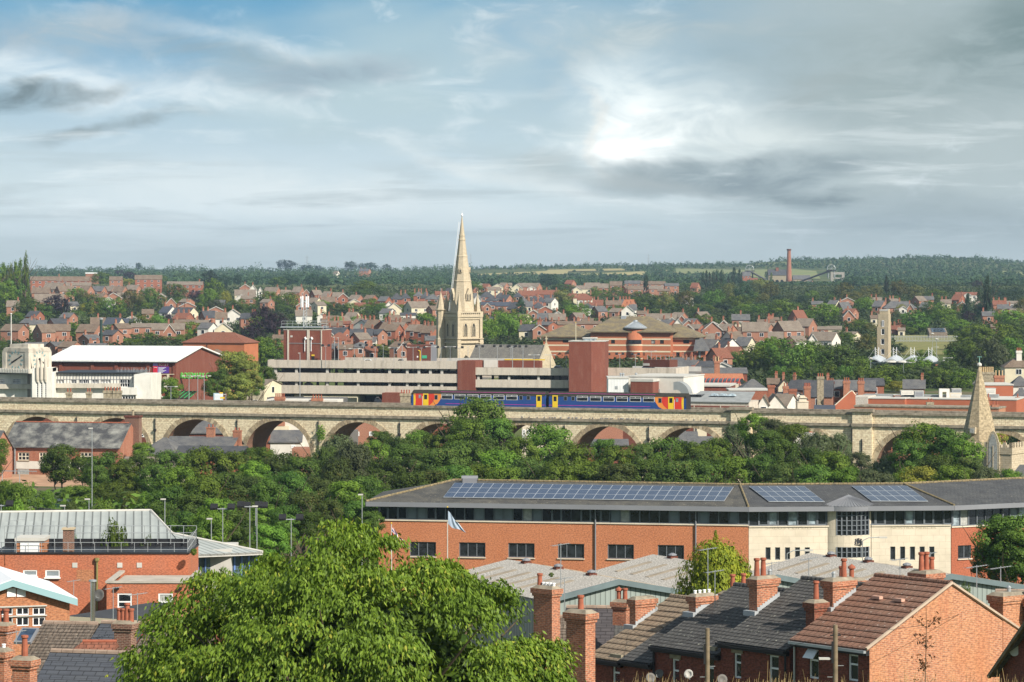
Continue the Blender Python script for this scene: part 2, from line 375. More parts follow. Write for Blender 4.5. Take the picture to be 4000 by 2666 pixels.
# ------------------------------------------------------------------ palette
BK = BR('brick_red', (.36, .115, .06), (.26, .075, .04), (.30, .23, .18))
BKO = BR('brick_orange', (.46, .19, .09), (.36, .125, .06), (.42, .30, .20), ms=.009, bump=.2)
BKD = BR('brick_dark', (.17, .052, .032), (.115, .036, .026), (.14, .10, .08), stain=(.06, .03, .025), sk=.4)
BKV = BR('brick_brown', (.26, .075, .046), (.18, .050, .034), (.14, .09, .07), stain=(.36, .22, .17), sk=.28)
BKT = BR('brick_town', (.39, .18, .115), (.30, .125, .08), (.35, .26, .2), ms=.008, bump=.15)
BKG = BR('brick_gable', (.51, .23, .12), (.33, .115, .065), (.52, .38, .27), ms=.013, patch=(.52, .25, .12), stain=(.40, .13, .07), sk=.6, bump=.6)
BKC = BR('brick_chimney', (.46, .165, .085), (.25, .08, .05), (.48, .36, .26), ms=.016, stain=(.12, .065, .05), sk=.75)
BKY = BR('brick_buff', (.50, .42, .29), (.40, .32, .21), (.40, .33, .24), patch=(.52, .43, .28), stain=(.22, .16, .11))
STN = BR('stone_viaduct', (.84, .70, .50), (.66, .51, .335), (.36, .27, .175), .62, .30, .028, hm=.3, stain=(.42, .32, .21), sk=.3, bump=.8, patch=(.76, .64, .46))
STC = BR('stone_church', (.585, .50, .37), (.49, .405, .285), (.36, .28, .17), .6, .3, .02, hm=.15, stain=(.42, .33, .21), sk=.4, bump=.4)
STG = BR('stone_grey', (.36, .31, .22), (.30, .25, .17), (.25, .21, .15), .6, .3, .015, stain=(.2, .17, .12))
STR = BR('stone_ring', (.44, .35, .23), (.36, .27, .17), (.25, .19, .13), .4, .6, .02, bump=.6)
COP = P('stone_coping', (.20, .165, .12), .9, var=.35, scale=1.2, c2=(.40, .345, .265))
CRM = BR('cream_ashlar', (.72, .63, .505), (.69, .60, .47), (.50, .42, .32), 1.15, .62, .014, hm=.07, bump=.15)
ART = P('pale_stone', (.56, .51, .43), .85, var=.12, scale=.5, stain=(.22, .19, .15))
ARW = P('white_stone', (.70, .68, .62), .8, var=.08, scale=.5, stain=(.42, .39, .33))
CON = P('concrete_panel', (.56, .495, .42), .9, var=.10, scale=3.0, stain=(.27, .23, .185))
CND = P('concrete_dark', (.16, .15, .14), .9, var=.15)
CNL = P('concrete_light', (.52, .50, .46), .85, var=.1)
WHT = P('white_paint', (.80, .80, .77), .5, var=.04)
WHR = P('white_render', (.66, .63, .57), .8, var=.06, stain=(.55, .50, .42))
CRR = P('cream_render', (.62, .55, .40), .85, var=.08)
UPV = P('white_frame', (.82, .82, .82), .35, var=.02)
GRF = P('grey_frame', (.15, .165, .185), .45, var=.06)
GRL = P('grey_fascia', (.21, .215, .235), .45, var=.08, scale=.3)
BLK = P('black_metal', (.02, .02, .022), .5, var=.2)
STL = P('galvanised_steel', (.45, .47, .48), .4, .5, var=.1)
LED = P('lead_flashing', (.42, .44, .46), .5, .2, var=.15)
SLT = RT('slate_dark', (.075, .078, .088), (.055, .058, .068), .22, .3, dirt=(.13, .125, .12), dk=.5)
SLG = RT('slate_grey', (.13, .13, .135), (.10, .10, .108), .22, .3, dirt=(.20, .19, .17), dk=.6)
SLN = RT('slate_new', (.075, .085, .11), (.06, .068, .092), .25, .45, dirt=(.10, .11, .13), dk=.3)
TBR = RT('tile_brown', (.20, .145, .105), (.155, .11, .08), .3, .3, dirt=(.26, .21, .16), dk=.55, rib=.3)
TGB = RT('tile_greybrown', (.235, .19, .15), (.19, .15, .12), .3, .3, dirt=(.30, .26, .21), dk=.5, rib=.3)
TRD = RT('tile_red', (.27, .105, .065), (.21, .08, .05), .3, .3, dirt=(.18, .10, .07), dk=.5, rib=.3)
TOR = RT('tile_orange', (.52, .20, .10), (.44, .16, .08), .3, .3, dirt=(.42, .20, .12), dk=.4, rib=.3)
TLC = RT('tile_lichen', (.20, .165, .115), (.165, .135, .095), .3, .3, dirt=(.33, .255, .11), dk=.65, rib=.3)
GLD = GL('glass_dark', (.02, .023, .028)); GLB = GL('glass_blue', (.07, .10, .14)); GLP = GL('glass_pale', (.30, .36, .40), .15)
GLC = P('net_curtain', (.38, .38, .36), .6, var=.3, scale=3)
TCT = P('terracotta', (.33, .105, .06), .8, var=.25, scale=3)
BUF = P('buff_pot', (.60, .43, .24), .8, var=.15)
GRS = P('meadow_grass', (.15, .20, .045), .95, var=.3, scale=.25, c2=(.27, .22, .08))
FLD = P('hill_grass', (.17, .24, .07), .95, var=.2, scale=.02, c2=(.24, .22, .09))
FLT = P('hill_stubble', (.34, .29, .12), .95, var=.15, scale=.02)
ASP = P('asphalt', (.06, .06, .062), .9, var=.2)
YEL = P('yellow_paint', (.75, .50, .03), .4, var=.03)
TMB = P('weathered_timber', (.20, .155, .10), .85, var=.3, scale=3)
BRK = P('bark', (.10, .075, .05), .95, var=.35, scale=2)
# ------------------------------------------------------------------ ground
def build_ground():
 m, nt, b = newmat('ground'); tc = nt.nodes.new('ShaderNodeNewGeometry'); p = tc.outputs['Position']
 c = mixc(nt, rng(nt, noise(nt, p, .012, 6, .6), .4, .6), (.055, .085, .028), (.11, .13, .045))
 c = mixc(nt, rng(nt, noise(nt, p, .05, 5, .6), .55, .62, 0, .8), c, (.15, .12, .08))
 nt.links.new(c, b.inputs['Base Color']); b.inputs['Roughness'].default_value = 1; b.inputs['Specular IOR Level'].default_value = .05
 ys = [-30, -5]+list(range(8, 130, 6))+list(range(130, 900, 20))+list(range(900, 2900, 60))+list(range(2900, 4400, 100))+[4400, 4700, 5200, 5600]
 xs = np.concatenate([np.linspace(-.44, -.2, 7), np.linspace(-.18, .18, 46), np.linspace(.2, .44, 7)])
 mb = MB(); vs = []
 for y in ys:
  w = max(y, 90)
  for k in xs:
   x = k*w*1.0; yy = max(y, 8)
   # a far spur is rougher than a smooth plane
   z = gz(x, yy)+(sin(x*.021+y*.004)*cos(y*.013+x*.002)*(.35 if y > 900 else .1 if y > 150 else 0))
   vs.append((x, y, z))
 n = len(xs); fs = [(j*n+i, j*n+i+1, (j+1)*n+i+1, (j+1)*n+i) for j in range(len(ys)-1) for i in range(n-1)]
 mb.raw(vs, fs); o = mb.build('ground', m, smooth=True); o['kind'] = 'structure'
build_ground()
def sheet(name, pts, mat, lift=.06, kind='structure', n=8):
 """a sheet lying on the ground, given by photo pixels of its corners (4), as a grid"""
 P4 = [Vector(((px-2000)/F*(d := solve(px, py, 0, 100)), d)) for px, py in pts]
 mb = MB(); vs = []
 for j in range(n+1):
  for i in range(n+1):
   a = P4[0].lerp(P4[1], i/n); b2 = P4[3].lerp(P4[2], i/n); q = a.lerp(b2, j/n)
   vs.append((q.x, q.y, gz(q.x, q.y)+lift))
 mb.raw(vs, [(j*(n+1)+i, j*(n+1)+i+1, (j+1)*(n+1)+i+1, (j+1)*(n+1)+i) for j in range(n) for i in range(n)])
 o = mb.build(name, mat, smooth=True); o['kind'] = kind; return o
# ------------------------------------------------------------------ trees
rs = np.random.RandomState(5)
def leafmesh(name, pos, nrm, size, val, asp=1.0, down=0.0):
 """many small leaf faces: pos (n,3), nrm (n,3)"""
 n = len(pos); nrm = nrm/np.maximum(np.linalg.norm(nrm, axis=1), 1e-6)[:, None]
 r = rs.normal(size=(n, 3)); r[:, 2] -= down*2
 t = r-(r*nrm).sum(1)[:, None]*nrm; t /= np.maximum(np.linalg.norm(t, axis=1), 1e-6)[:, None]
 b = np.cross(nrm, t); s = (size*np.ones(n))[:, None]*(0.6+.8*rs.rand(n, 1))
 a = s*asp
 v = np.stack([pos-t*a, pos+b*s*.5, pos+t*a, pos-b*s*.5], 1).reshape(-1, 3).astype('f')
 me = bpy.data.meshes.new(name); me.vertices.add(4*n); me.vertices.foreach_set('co', v.ravel())
 me.loops.add(4*n); me.loops.foreach_set('vertex_index', np.arange(4*n, dtype='i'))
 me.polygons.add(n); me.polygons.foreach_set('loop_start', np.arange(0, 4*n, 4, dtype='i'))
 try: me.polygons.foreach_set('loop_total', np.full(n, 4, 'i'))
 except Exception: pass
 me.update(calc_edges=True)
 at = me.attributes.new('v', 'FLOAT', 'FACE'); at.data.foreach_set('value', np.clip(val, 0, 1).astype('f'))
 me.materials.append(None)
 return me
def crown(name, kind, n, size, nc=60, seed=0):
 """foliage of a tree 1 high and 1 wide; clumps of leaves spread through the crown's volume"""
 global rs; rs = np.random.RandomState(seed)
 z = rs.rand(nc)**.85; th = rs.rand(nc)*2*pi
 if kind == 'round': lo = .16; R = lambda q: np.sqrt(np.clip(1-((q-.5)/.52)**2, 0, 1))**.8*.42
 elif kind == 'wide': lo = .12; R = lambda q: np.sqrt(np.clip(1-((q-.42)/.62)**2, 0, 1))*.45
 elif kind == 'poplar': lo = .03; R = lambda q: (np.clip(q*5, 0, 1)**.5)*np.clip(1-q, 0, 1)**.45*.42
 elif kind == 'cone': lo = .03; R = lambda q: np.clip(1-q, 0.02, 1)**.8*.46
 else: lo = .05; R = lambda q: np.sqrt(np.clip(1-((q-.4)/.65)**2, 0, 1))*.43
 lump = 1+.22*np.sin(th*3+seed)*np.cos(z*7+seed)+rs.normal(size=nc)*.09
 rad = R(z)*lump; inner = rs.rand(nc) < .25; rad = np.where(inner, rad*rs.rand(nc)*.7, rad*(.86+.14*rs.rand(nc)))
 c = np.stack([rad*np.cos(th), rad*np.sin(th), lo+z*(1-lo-.06)], 1)
 cr = (.085+.075*rs.rand(nc))*(0.75 if kind in ('poplar',) else 1)
 k = rs.randint(0, nc, n); d = rs.normal(size=(n, 3)); d /= np.linalg.norm(d, axis=1)[:, None]
 sq = np.array([1, 1, .7]) if kind != 'willow' else np.array([.8, .8, 1.3])
 rr = (.70+.30*rs.rand(n)**.5)[:, None]
 pos = c[k]+d*cr[k][:, None]*rr*sq
 if kind == 'willow': pos[:, 2] -= (rs.rand(n)**2)*.10
 out = c[k]-np.array([0, 0, .45]); out /= np.maximum(np.linalg.norm(out, axis=1), 1e-6)[:, None]
 nrm = d*.95+out*.65+rs.normal(size=(n, 3))*.38+np.array([0, 0, .25])
 cv = rs.rand(nc); val = .6*cv[k]+.4*rs.rand(n)
 return leafmesh(name, pos, nrm, size, val, asp=1.0 if kind != 'willow' else 1.5, down=.0 if kind != 'willow' else 1)
def trunkmesh(seed, h=1.0, lean=.04, big=False):
 r = random.Random(seed); mb = MB(); p = Vector((0, 0, -.02)); pts = []
 for i in range(6): pts.append(p.copy()); p = p+Vector((r.uniform(-lean, lean), r.uniform(-lean, lean), .14))
 for i, (a, b) in enumerate(zip(pts, pts[1:])): mb.tube(a, b, .024*(1-i*.13), .024*(1-(i+1)*.13), 6, cap=False)
 for i in range(8):
  a = pts[2+i % 3]; t = i*2.4+r.random(); L = .18+.16*r.random()
  b = a+Vector((cos(t)*L, sin(t)*L, L*1.1)); mb.tube(a, b, .010, .004, 4); mb.tube(b, b+Vector((cos(t+.5)*.08, sin(t+.5)*.08, .1)), .004, .002, 4)
 return mb.mesh('trunk')
CR = {}
for k, nc in (('round', 70), ('wide', 80), ('poplar', 60), ('cone', 70), ('willow', 80)):
 for q in range(3):
  CR[k, 'f', q] = crown('crown', k, 2600, .030, nc, 11*q+3)
  CR[k, 'n', q] = crown('crown', k, 11000, .0215, int(nc*1.15), 17*q+5)
TRK = [trunkmesh(i) for i in range(3)]
for t in TRK: t.materials.append(BRK)
LM = {'g': (LEAF('leaf_green', (.028, .068, .007), (.195, .295, .034)), 'green'),
  'd': (LEAF('leaf_dark', (.020, .052, .009), (.138, .228, .034)), 'dark green'),
  'b': (LEAF('leaf_bluish', (.016, .038, .018), (.048, .090, .040)), 'deep bluish green'),
  'l': (LEAF('leaf_light', (.055, .115, .014), (.17, .28, .035)), 'bright green'),
  'y': (LEAF('leaf_yellow', (.20, .22, .03), (.36, .36, .05)), 'yellow green'),
  'o': (LEAF('leaf_olive', (.075, .095, .022), (.19, .185, .05), (.30, .24, .08)), 'olive tinged'),
  'p': (LEAF('leaf_purple', (.030, .018, .026), (.060, .034, .046)), 'dark purple'),
  'w': (LEAF('leaf_willow', (.075, .105, .045), (.14, .17, .075)), 'grey green'),
  'r': (LEAF('leaf_rusty', (.10, .115, .025), (.25, .29, .06), (.38, .20, .06)), 'rust flecked'),
  'x': (LEAF('leaf_brownish', (.036, .064, .014), (.125, .180, .036), (.16, .13, .035)), 'brownish green')}
rt = random.Random(77)
TREES = []
HS = []
KN = {'round': ('tree', 'rounded tree', 'tree'), 'wide': ('spreading_tree', 'spreading tree', 'tree'), 'poplar': ('poplar_tree', 'tall narrow poplar', 'poplar'),
  'cone': ('conifer_tree', 'pointed conifer', 'conifer'), 'willow': ('drooping_tree', 'drooping tree', 'tree'), 'bush': ('bush', 'bush', 'bush')}
def tree(px, ptop, wpx, d, col='g', kind='round', lod='f', hmin=2.0, group='trees among the houses', base=None):
 """a tree whose top is seen at (px, ptop) and stands d metres away"""
 x = (px-2000)/F*d; zb = gz(x, d) if base is None else base
 h = max(hmin, zat(ptop, d)-zb); w = wpx*d/F
 if kind == 'bush': km = 'wide'
 else: km = kind
 big = w > h*1.15 and kind != 'bush'
 o = thing(KN[kind][0], '', KN[kind][2], (x, d, zb), rt.uniform(0, 6.28), group); del o['label']
 q = rt.randrange(3); me = CR[km, lod, q]
 c = bpy.data.objects.new('crown', me); COL.objects.link(c); c.parent = o
 # the part of the crown that shows is kept near the sizes of the photo; the rest of the height is trunk
 ch = min(h, w*(1.25 if lod == 'f' else 1.15)) if kind in ('round', 'wide', 'willow') and h > w*1.3 else h
 zs = h-ch; c.location = (0, 0, zs if kind != 'bush' else -.12*h); c.scale = (w*1.16, w*1.16, (h-zs)*1.04 if kind != 'bush' else h*1.12)
 c.material_slots[0].link = 'OBJECT'; c.material_slots[0].material = LM[col][0]
 if kind != 'bush':
  t = part('trunk', TRK[q], o, (0, 0, 0), 0, (max(h*.8, 3), max(h*.8, 3), h))
 auto(o, LM[col][1]+' '+KN[kind][1], px, ptop, KN[kind][2], group); TREES.append((wpx*min(h*F/d, wpx*1.5), o, c)); return o
# ------------------------------------------------------------------ small houses
wm = MB(); wm.box(-.65, .65, -.05, .0, -.6, .6, 0)
for a, b in ((-.57, -.04), (.04, .57)): wm.box(a, b, -.07, -.03, -.52, .52, 1)
WINW = wm.mesh('window'); WINW.materials.append(UPV); WINW.materials.append(GLD)
wm = MB(); wm.box(-.55, .55, -.05, .0, -.65, .65, 0); wm.box(-.47, .47, -.07, -.03, -.57, .57, 1)
WINS = wm.mesh('window'); WINS.materials.append(UPV); WINS.materials.append(GLD)
potm = MB(); potm.lathe([(.13, 0), (.11, .35), (.14, .38), (.14, .45), (.10, .46)], n=7); POTM = potm.mesh('chimney_pot'); POTM.materials.append(TCT)
potm = MB(); potm.lathe([(.13, 0), (.12, .6), (.15, .64), (.15, .72), (.10, .73)], n=7); POTB = potm.mesh('chimney_pot'); POTB.materials.append(BUF)
def chim(par, x, y, z0, z1, wx=.9, wy=.55, mat=None, pots=2, pot=None, name='chimney', capm=None, far=False):
 mb = MB(); mb.box(x-wx/2, x+wx/2, y-wy/2, y+wy/2, z0, z1-.22); mb.box(x-wx/2-.07, x+wx/2+.07, y-wy/2-.07, y+wy/2+.07, z1-.22, z1)
 c = mb.build(name, mat or BKC, par)
 for i in range(pots):
  f = (i+.5)/pots-.5
  part('chimney_pot', pot or POTM, c, (x+(f*wx if wx >= wy else 0), y+(0 if wx >= wy else f*wy), z1))
 return c
def roofslab(mb, pts, t=.12, mi=0):
 """a sloping plane with thickness, pts counter-clockwise seen from above"""
 n = len(pts); lo = [(p[0], p[1], p[2]-t) for p in pts]
 mb.raw(list(pts)+lo, [tuple(range(n)), tuple(range(2*n-1, n-1, -1))]+[(i, n+i, n+(i+1) % n, (i+1) % n) for i in range(n)], mi)
def house_parts(o, w, dp, h, rise, roof, wall, ax='x', hip=False, ov=.25, verge=None, below=3.0):
 """walls and roof of a simple house; x 0..w along the front, y 0..dp into it, ridge along ax"""
 mb = MB(); mb.box(0, w, 0, dp, -below, h)
 r = MB()
 if ax == 'x':
  m = dp/2; k = rise/m
  if hip:
   s = min(m, w*.45)
   A, Bv, C, D = (-ov, -ov, h-k*ov), (w+ov, -ov, h-k*ov), (w+ov, dp+ov, h-k*ov), (-ov, dp+ov, h-k*ov); E, G = (s, m, h+rise), (w-s, m, h+rise)
   roofslab(r, [A, Bv, G, E]); roofslab(r, [Bv, C, G]); roofslab(r, [C, D, E, G]); roofslab(r, [D, A, E])
  else:
   for x in (0, w): mb.face([(x, 0, h), (x, dp, h), (x, m, h+rise)] if x else [(x, dp, h), (x, 0, h), (x, m, h+rise)])
   roofslab(r, [(-ov, -ov, h-k*ov+.1), (w+ov, -ov, h-k*ov+.1), (w+ov, m, h+rise+.1), (-ov, m, h+rise+.1)])
   roofslab(r, [(w+ov, dp+ov, h-k*ov+.1), (-ov, dp+ov, h-k*ov+.1), (-ov, m, h+rise+.1), (w+ov, m, h+rise+.1)])
 else:
  m = w/2; k = rise/m
  for y in (0, dp): mb.face([(w, y, h), (0, y, h), (m, y, h+rise)] if y else [(0, y, h), (w, y, h), (m, y, h+rise)])
  roofslab(r, [(-ov, dp+ov, h-k*ov+.1), (-ov, -ov, h-k*ov+.1), (m, -ov, h+rise+.1), (m, dp+ov, h+rise+.1)])
  roofslab(r, [(w+ov, -ov, h-k*ov+.1), (w+ov, dp+ov, h-k*ov+.1), (m, dp+ov, h+rise+.1), (m, -ov, h+rise+.1)])
  if verge is not None:
   g = MB()
   for s in (-1, 1):
    a = (m+s*(m+ov), h-k*ov); g.prism([(a[0], a[1]+.1), (m, h+rise+.1), (m, h+rise-.18), (a[0], a[1]-.18)], -ov-.09, -ov-.03, 'y')
   g.build('bargeboard', CNL, o)
 mb.build('wall', wall, o); rf = r.build('roof', roof, o); return rf
RC = {'s': (SLT, 'dark slate'), 'S': (SLG, 'grey slate'), 'n': (SLN, 'blue slate'), 'b': (TBR, 'brown tiled'), 'k': (TGB, 'pale brown tiled'), 'r': (TRD, 'red brown tiled'), 'o': (TOR, 'orange tiled')}
WC = {'B': (BKT, 'brick'), 'R': (BK, 'dark brick'), 'W': (WHR, 'white'), 'C': (CRR, 'cream')}
def house(x0, x1, yr, ye, code, d=None, hw=4.8, dp=None, group='houses of the far town'):
 """pixel columns x0..x1, ridge row yr, eaves row ye. code: form f g h l r, roof, wall, number of chimneys"""
 form, rc, wc = code[0], code[1], code[2]; nch = int(code[3]) if len(code) > 3 else 1
 px = (x0+x1)/2; d = d or solve(px, ye, hw); s = F/d; HS.append((px, ye))
 wpx = (x1-x0)/s; rise = max(.9, (ye-yr)/s*.95); rz = {'f': 0, 'h': 0, 'g': 0, 'l': .42, 'r': -.42, 'L': .9, 'D': -.9}[form]
 rz += ((px-2000)/F)*-.6+random.Random(int(px*7+ye)).uniform(-.08, .08)
 if form == 'g': w = wpx; depth = dp or max(7, wpx*1.1)
 elif form in 'lrLD':
  depth = dp or 7.5; w = max(4.0, (wpx-depth*abs(sin(rz)))/cos(rz))
 else: w = wpx; depth = dp or min(9, max(6.5, rise*2.4))
 x = (px-2000)/F*d; zb = zat(ye, d)-hw
 nm = 'house'
 # front left corner so that the whole is centred on px
 cx = -w/2*cos(rz)+(depth/2*sin(rz) if form in 'lrLD' else 0); cy = -w/2*sin(rz)
 o = thing(nm, '', 'house', (x+cx, d+cy, zb), rz, group); del o['label']
 rf = house_parts(o, w, depth, hw, rise, RC[rc][0], WC[wc][0], 'y' if form == 'g' else 'x', form == 'h', verge=UPV if form == 'g' and d > 700 else None)
 rn = random.Random(int(px+ye*3))
 for i in range(nch):
  cxn = [w*.5, w*.08, w*.92, w*.35, w*.65][i] if nch > 1 else rn.choice([.1, .5, .9])*w
  if form == 'g': chim(o, w*.5+(.6 if i else -.2), depth*(.35+.3*i), hw+rise*.6, hw+rise+1.0, .5, .5, BKT if wc != 'W' else BKC, 2)
  else: chim(o, min(max(cxn, .5), w-.5), depth*.5, hw+rise*.6, hw+rise+1.05, .55, .5, BKT if wc != 'W' else BKC, 2)
 sc = 1.0
 n = max(1, int(w/3.2)); ws = WINW if wpx > 6 else WINS
 for i in range(n): part('window', ws, o, ((i+.5)*w/n, 0, hw-1.15))
 if s > 6:
  for i in range(n): part('window', ws, o, ((i+.5)*w/n, 0, hw-3.6))
 if form in 'rD': part('window', WINS, o, (w, depth*.5, hw-1.0), pi/2)
 if form in 'lL': part('window', WINS, o, (0, depth*.5, hw-1.0), -pi/2)
 desc = {'g': 'gabled ', 'h': 'hipped ', 'l': 'angled ', 'r': 'angled ', 'L': 'end on ', 'D': 'end on ', 'f': ''}[form]+RC[rc][1].replace(' tiled', '')+' roofed '+{'B': 'brick', 'R': 'brick', 'W': 'white', 'C': 'cream'}[wc]+' house'
 auto(o, desc, px, yr, 'house', group); return o
# ------------------------------------------------------------------ far hills: woods as one mass, fields as sheets
for i, (pts, mt) in enumerate([
 ([T(2, -450, 305), T(2, 500, 290), T(2, 520, 250), T(2, -250, 285)], FLT), ([T(2, 500, 306), T(2, 1200, 300), T(2, 1240, 262), T(2, 620, 288)], FLT),
 ([T(2, 300, 268), T(2, 1060, 255), T(2, 1000, 238), T(2, 330, 250)], FLT), ([T(2, 1330, 262), T(2, 1420, 258), T(2, 1400, 244), T(2, 1300, 246)], FLT),
 ([T(2, 1480, 280), T(2, 2420, 330), T(2, 2330, 246), T(2, 1500, 238)], FLD), ([T(3, 200, 330), T(3, 480, 335), T(3, 440, 262), T(3, 210, 240)], FLD),
 ([T(2, 2120, 205), T(3, 260, 205), T(3, 300, 176), T(2, 2200, 180)], FLD), ([T(3, 2100, 285), T(3, 2340, 300), T(3, 2340, 276), T(3, 2080, 255)], FLD),
 ([T(3, 900, 190), T(3, 1060, 190), T(3, 1050, 176), T(3, 900, 176)], FLD), ([T(1, 800, 322), T(1, 1240, 345), T(1, 1300, 335), T(1, 800, 306)], FLT),
 ([T(1, 620, 322), T(1, 790, 322), T(1, 790, 308), T(1, 640, 308)], FLT), ([T(1, 880, 290), T(1, 1110, 290), T(1, 1090, 276), T(1, 880, 276)], FLT)]):
 sheet('field', pts, mt, .6)
FREE = [(T(2, -450, 305), T(2, 560, 250)), (T(2, 480, 306), T(2, 1240, 262)), (T(2, 330, 268), T(2, 1050, 240)), (T(2, 1480, 300), T(2, 2420, 238)),
  (T(3, 195, 335), T(3, 440, 250)), (T(2, 2120, 205), T(3, 260, 180)), (T(3, 2100, 290), T(3, 2340, 262)), (T(1, 860, 288), T(1, 1110, 276)), (T(3, 0, 390), T(3, 640, 235)), (T(2, 2080, 360), T(2, 2360, 250)), (T(1, 800, 330), T(1, 1240, 306))]
def free(px, py):
 return any(a[0]+9+5*sin(py*.9) < px < b[0]-9+5*sin(py*.7) and b[1]+1 < py < a[1]-2+1.5*sin(px*.05) for a, b in FREE)
def build_woods():
 global rs; rs = np.random.RandomState(21); r = random.Random(3)
 P0 = []; NR = []; V = []
 xs = np.arange(-700, 4700, 13.0)
 tot = 0
 for px0 in xs:
  ridge = float(np.interp(px0, RX, RY))
  y = ridge-1.0; bottom = 1118 if px0 < 1900 else 1128 if px0 < 2900 else float(np.interp(px0, [2900, 3300, 3700, 4000, 4700], [1140, 1150, 1165, 1158, 1150]))
  while y < bottom:
   px = px0+r.uniform(-8, 8); py = y+r.uniform(-2, 2)
   if not free(px, py):
    d = solve(px, py, 0, 2300) if py > ridge+2 else r.uniform(4150, 4400)
    young = px0 > 1850 and py < 1105
    h = r.uniform(10, 21)*(1+.3*sin(px0*.013)*sin(px0*.037+1))*d/F if young else r.uniform(15, 30)*d/F*(1+.35*sin(px0*.017)*sin(px0*.043))
    if r.random() < .06: h *= 1.4
    if 2860 < px < 3300 and py > 1090: h = min(h, 3.2)
    w = h*(r.uniform(.8, 1.5) if young else r.uniform(1.0, 1.8))
    x = (px-2000)/F*d; z = gz(x, d)
    n = 26 if d > 3600 else 40
    dd = rs.normal(size=(n, 3)); dd /= np.linalg.norm(dd, axis=1)[:, None]; dd[:, 2] = np.abs(dd[:, 2])*.9+.05*rs.rand(n)
    k = rs.rand(n)[:, None]**.4
    P0.append(np.array([x, d, z+h*.15])+dd*k*np.array([w/2, w/2, h*.85])); NR.append(dd+rs.normal(size=(n, 3))*.5+np.array([0, 0, .3]))
    t = r.random(); V.append(np.clip(t*.7+.3*rs.rand(n), 0, 1)); tot += n
   y += r.uniform(4.5, 7.5)
 pos = np.concatenate(P0); nn = np.concatenate(NR); v = np.concatenate(V)
 me = leafmesh('woodland', pos, nn, 1.15, v); me.materials.clear()
 me.materials.append(LEAF('leaf_woods', (.024, .050, .022), (.070, .112, .042)))
 o = bpy.data.objects.new('woodland', me); COL.objects.link(o); o['kind'] = 'stuff'
build_woods()
# ------------------------------------------------------------------ trees: X centre, Y top, width, Y of the foot, colour, shape (crop units)
def trees(c, fn, rows, lod='f', grp='trees among the houses'):
 for r in rows.split(';'):
  r = r.strip()
  if not r: continue
  a = r.split(','); X, Y, w, Yb = map(float, a[:4]); k = 2.34 if fn is T else 2.353
  px, py = fn(c, X, Y); _, pb = fn(c, X, Yb); kind = {'P': 'poplar', 'C': 'cone', 'W': 'wide', 'L': 'willow', 'U': 'bush'}.get(a[5] if len(a) > 5 else '', 'round')
  if kind == 'round' and a[4] == 'w': kind = 'willow'
  tree(px, py, w/k, solve(px, pb, 0, 575), a[4], kind, lod, group=grp)
trees(0, T, """30,195,120,640,g,P;90,185,110,640,g,P;150,160,110,640,g,P;235,92,80,640,g,P;190,140,100,630,g,P;-30,210,120,640,g,P;120,300,200,640,d;40,350,200,650,g;200,320,150,620,g,P;
250,500,240,720,d;520,480,250,690,p;390,560,190,700,d;690,412,180,540,g;755,430,90,545,o;850,465,200,680,d;960,498,160,680,d;805,548,160,680,y;1080,500,140,680,g;1215,430,200,640,o;1350,410,180,620,d;1450,470,120,600,d;1300,520,130,640,g;
920,268,170,390,g;1150,325,140,395,y;1020,310,60,390,y;1105,248,110,330,p;1180,265,120,365,p;680,310,50,360,g,C;1440,340,140,450,w;1605,370,180,560,d;1655,275,130,350,d;1500,300,70,380,g;1910,255,150,420,b;2040,290,150,430,b;2170,290,80,430,b;
1950,330,180,560,g;2060,440,100,600,y;1900,420,160,600,g;1780,430,120,560,p;2200,510,170,660,g;1990,520,180,650,w;1850,540,130,640,d;2100,560,150,660,d;2310,560,130,680,d;150,630,130,740,l;30,640,110,740,g;730,640,180,770,w;240,770,150,900,d;450,785,130,895,g;665,735,270,900,g;330,840,130,905,o;
1050,740,250,900,g;1300,655,220,880,g;1470,735,150,880,w;1390,625,150,720,g;1520,645,140,755,p;1740,720,230,880,g;1350,820,250,940,d;1090,870,230,950,g;1560,850,190,950,d;1690,830,160,940,g;2260,668,190,790,g;2300,760,200,950,p;20,900,120,990,d;540,590,120,680,g;2240,630,100,700,w;1230,880,160,950,g;100,560,160,680,g;1640,560,90,620,g;1270,180,60,250,b;850,860,120,910,g;
720,800,130,900,g;905,690,90,760,g;1560,690,110,740,g""")
trees(1, T, """60,590,230,880,p;170,640,200,880,p;20,655,170,860,g;110,440,230,620,g;290,455,210,640,g;60,860,230,1180,g;170,880,210,1180,d;275,155,160,255,b;870,168,120,250,b;980,185,80,255,b;1055,178,110,262,b;1195,195,85,272,b;570,205,70,280,b;460,200,110,270,b;
205,310,160,400,d;310,285,160,395,b;530,285,150,410,b;620,310,95,410,b;975,345,240,490,g;400,440,45,500,y;350,425,50,500,d;760,485,135,560,p;600,525,170,650,g;700,540,170,650,x;850,545,160,650,g;1060,510,180,620,g;1115,555,170,690,d;1240,590,150,700,g;1000,560,140,650,g;
870,635,110,725,d;480,625,150,720,g;350,650,130,710,g;1600,530,160,660,d;1300,490,100,590,g;1550,640,170,755,g;1430,600,80,665,g;1390,755,170,900,o;1230,810,230,930,g;1070,850,150,930,d;890,870,150,930,g;1110,930,90,985,y;2060,540,160,660,g;1980,350,200,470,d;
2200,620,240,900,g;2310,640,200,920,l;2130,700,180,930,g;2230,590,120,680,w;1330,560,90,640,g;2290,485,70,540,g;1780,395,90,470,d;1650,500,100,600,g;1460,450,170,530,g;1000,420,130,500,d;560,660,120,720,g;1440,460,80,540,g;1190,440,70,510,w;240,560,140,650,d;940,620,120,700,g;620,670,100,730,g""")
house(T(1, -40, 0)[0], T(1, 165, 0)[0], T(1, 0, 1252)[1], T(1, 0, 1300)[1], 'rkC0', d=650, hw=8, group='roofs beside the car park')
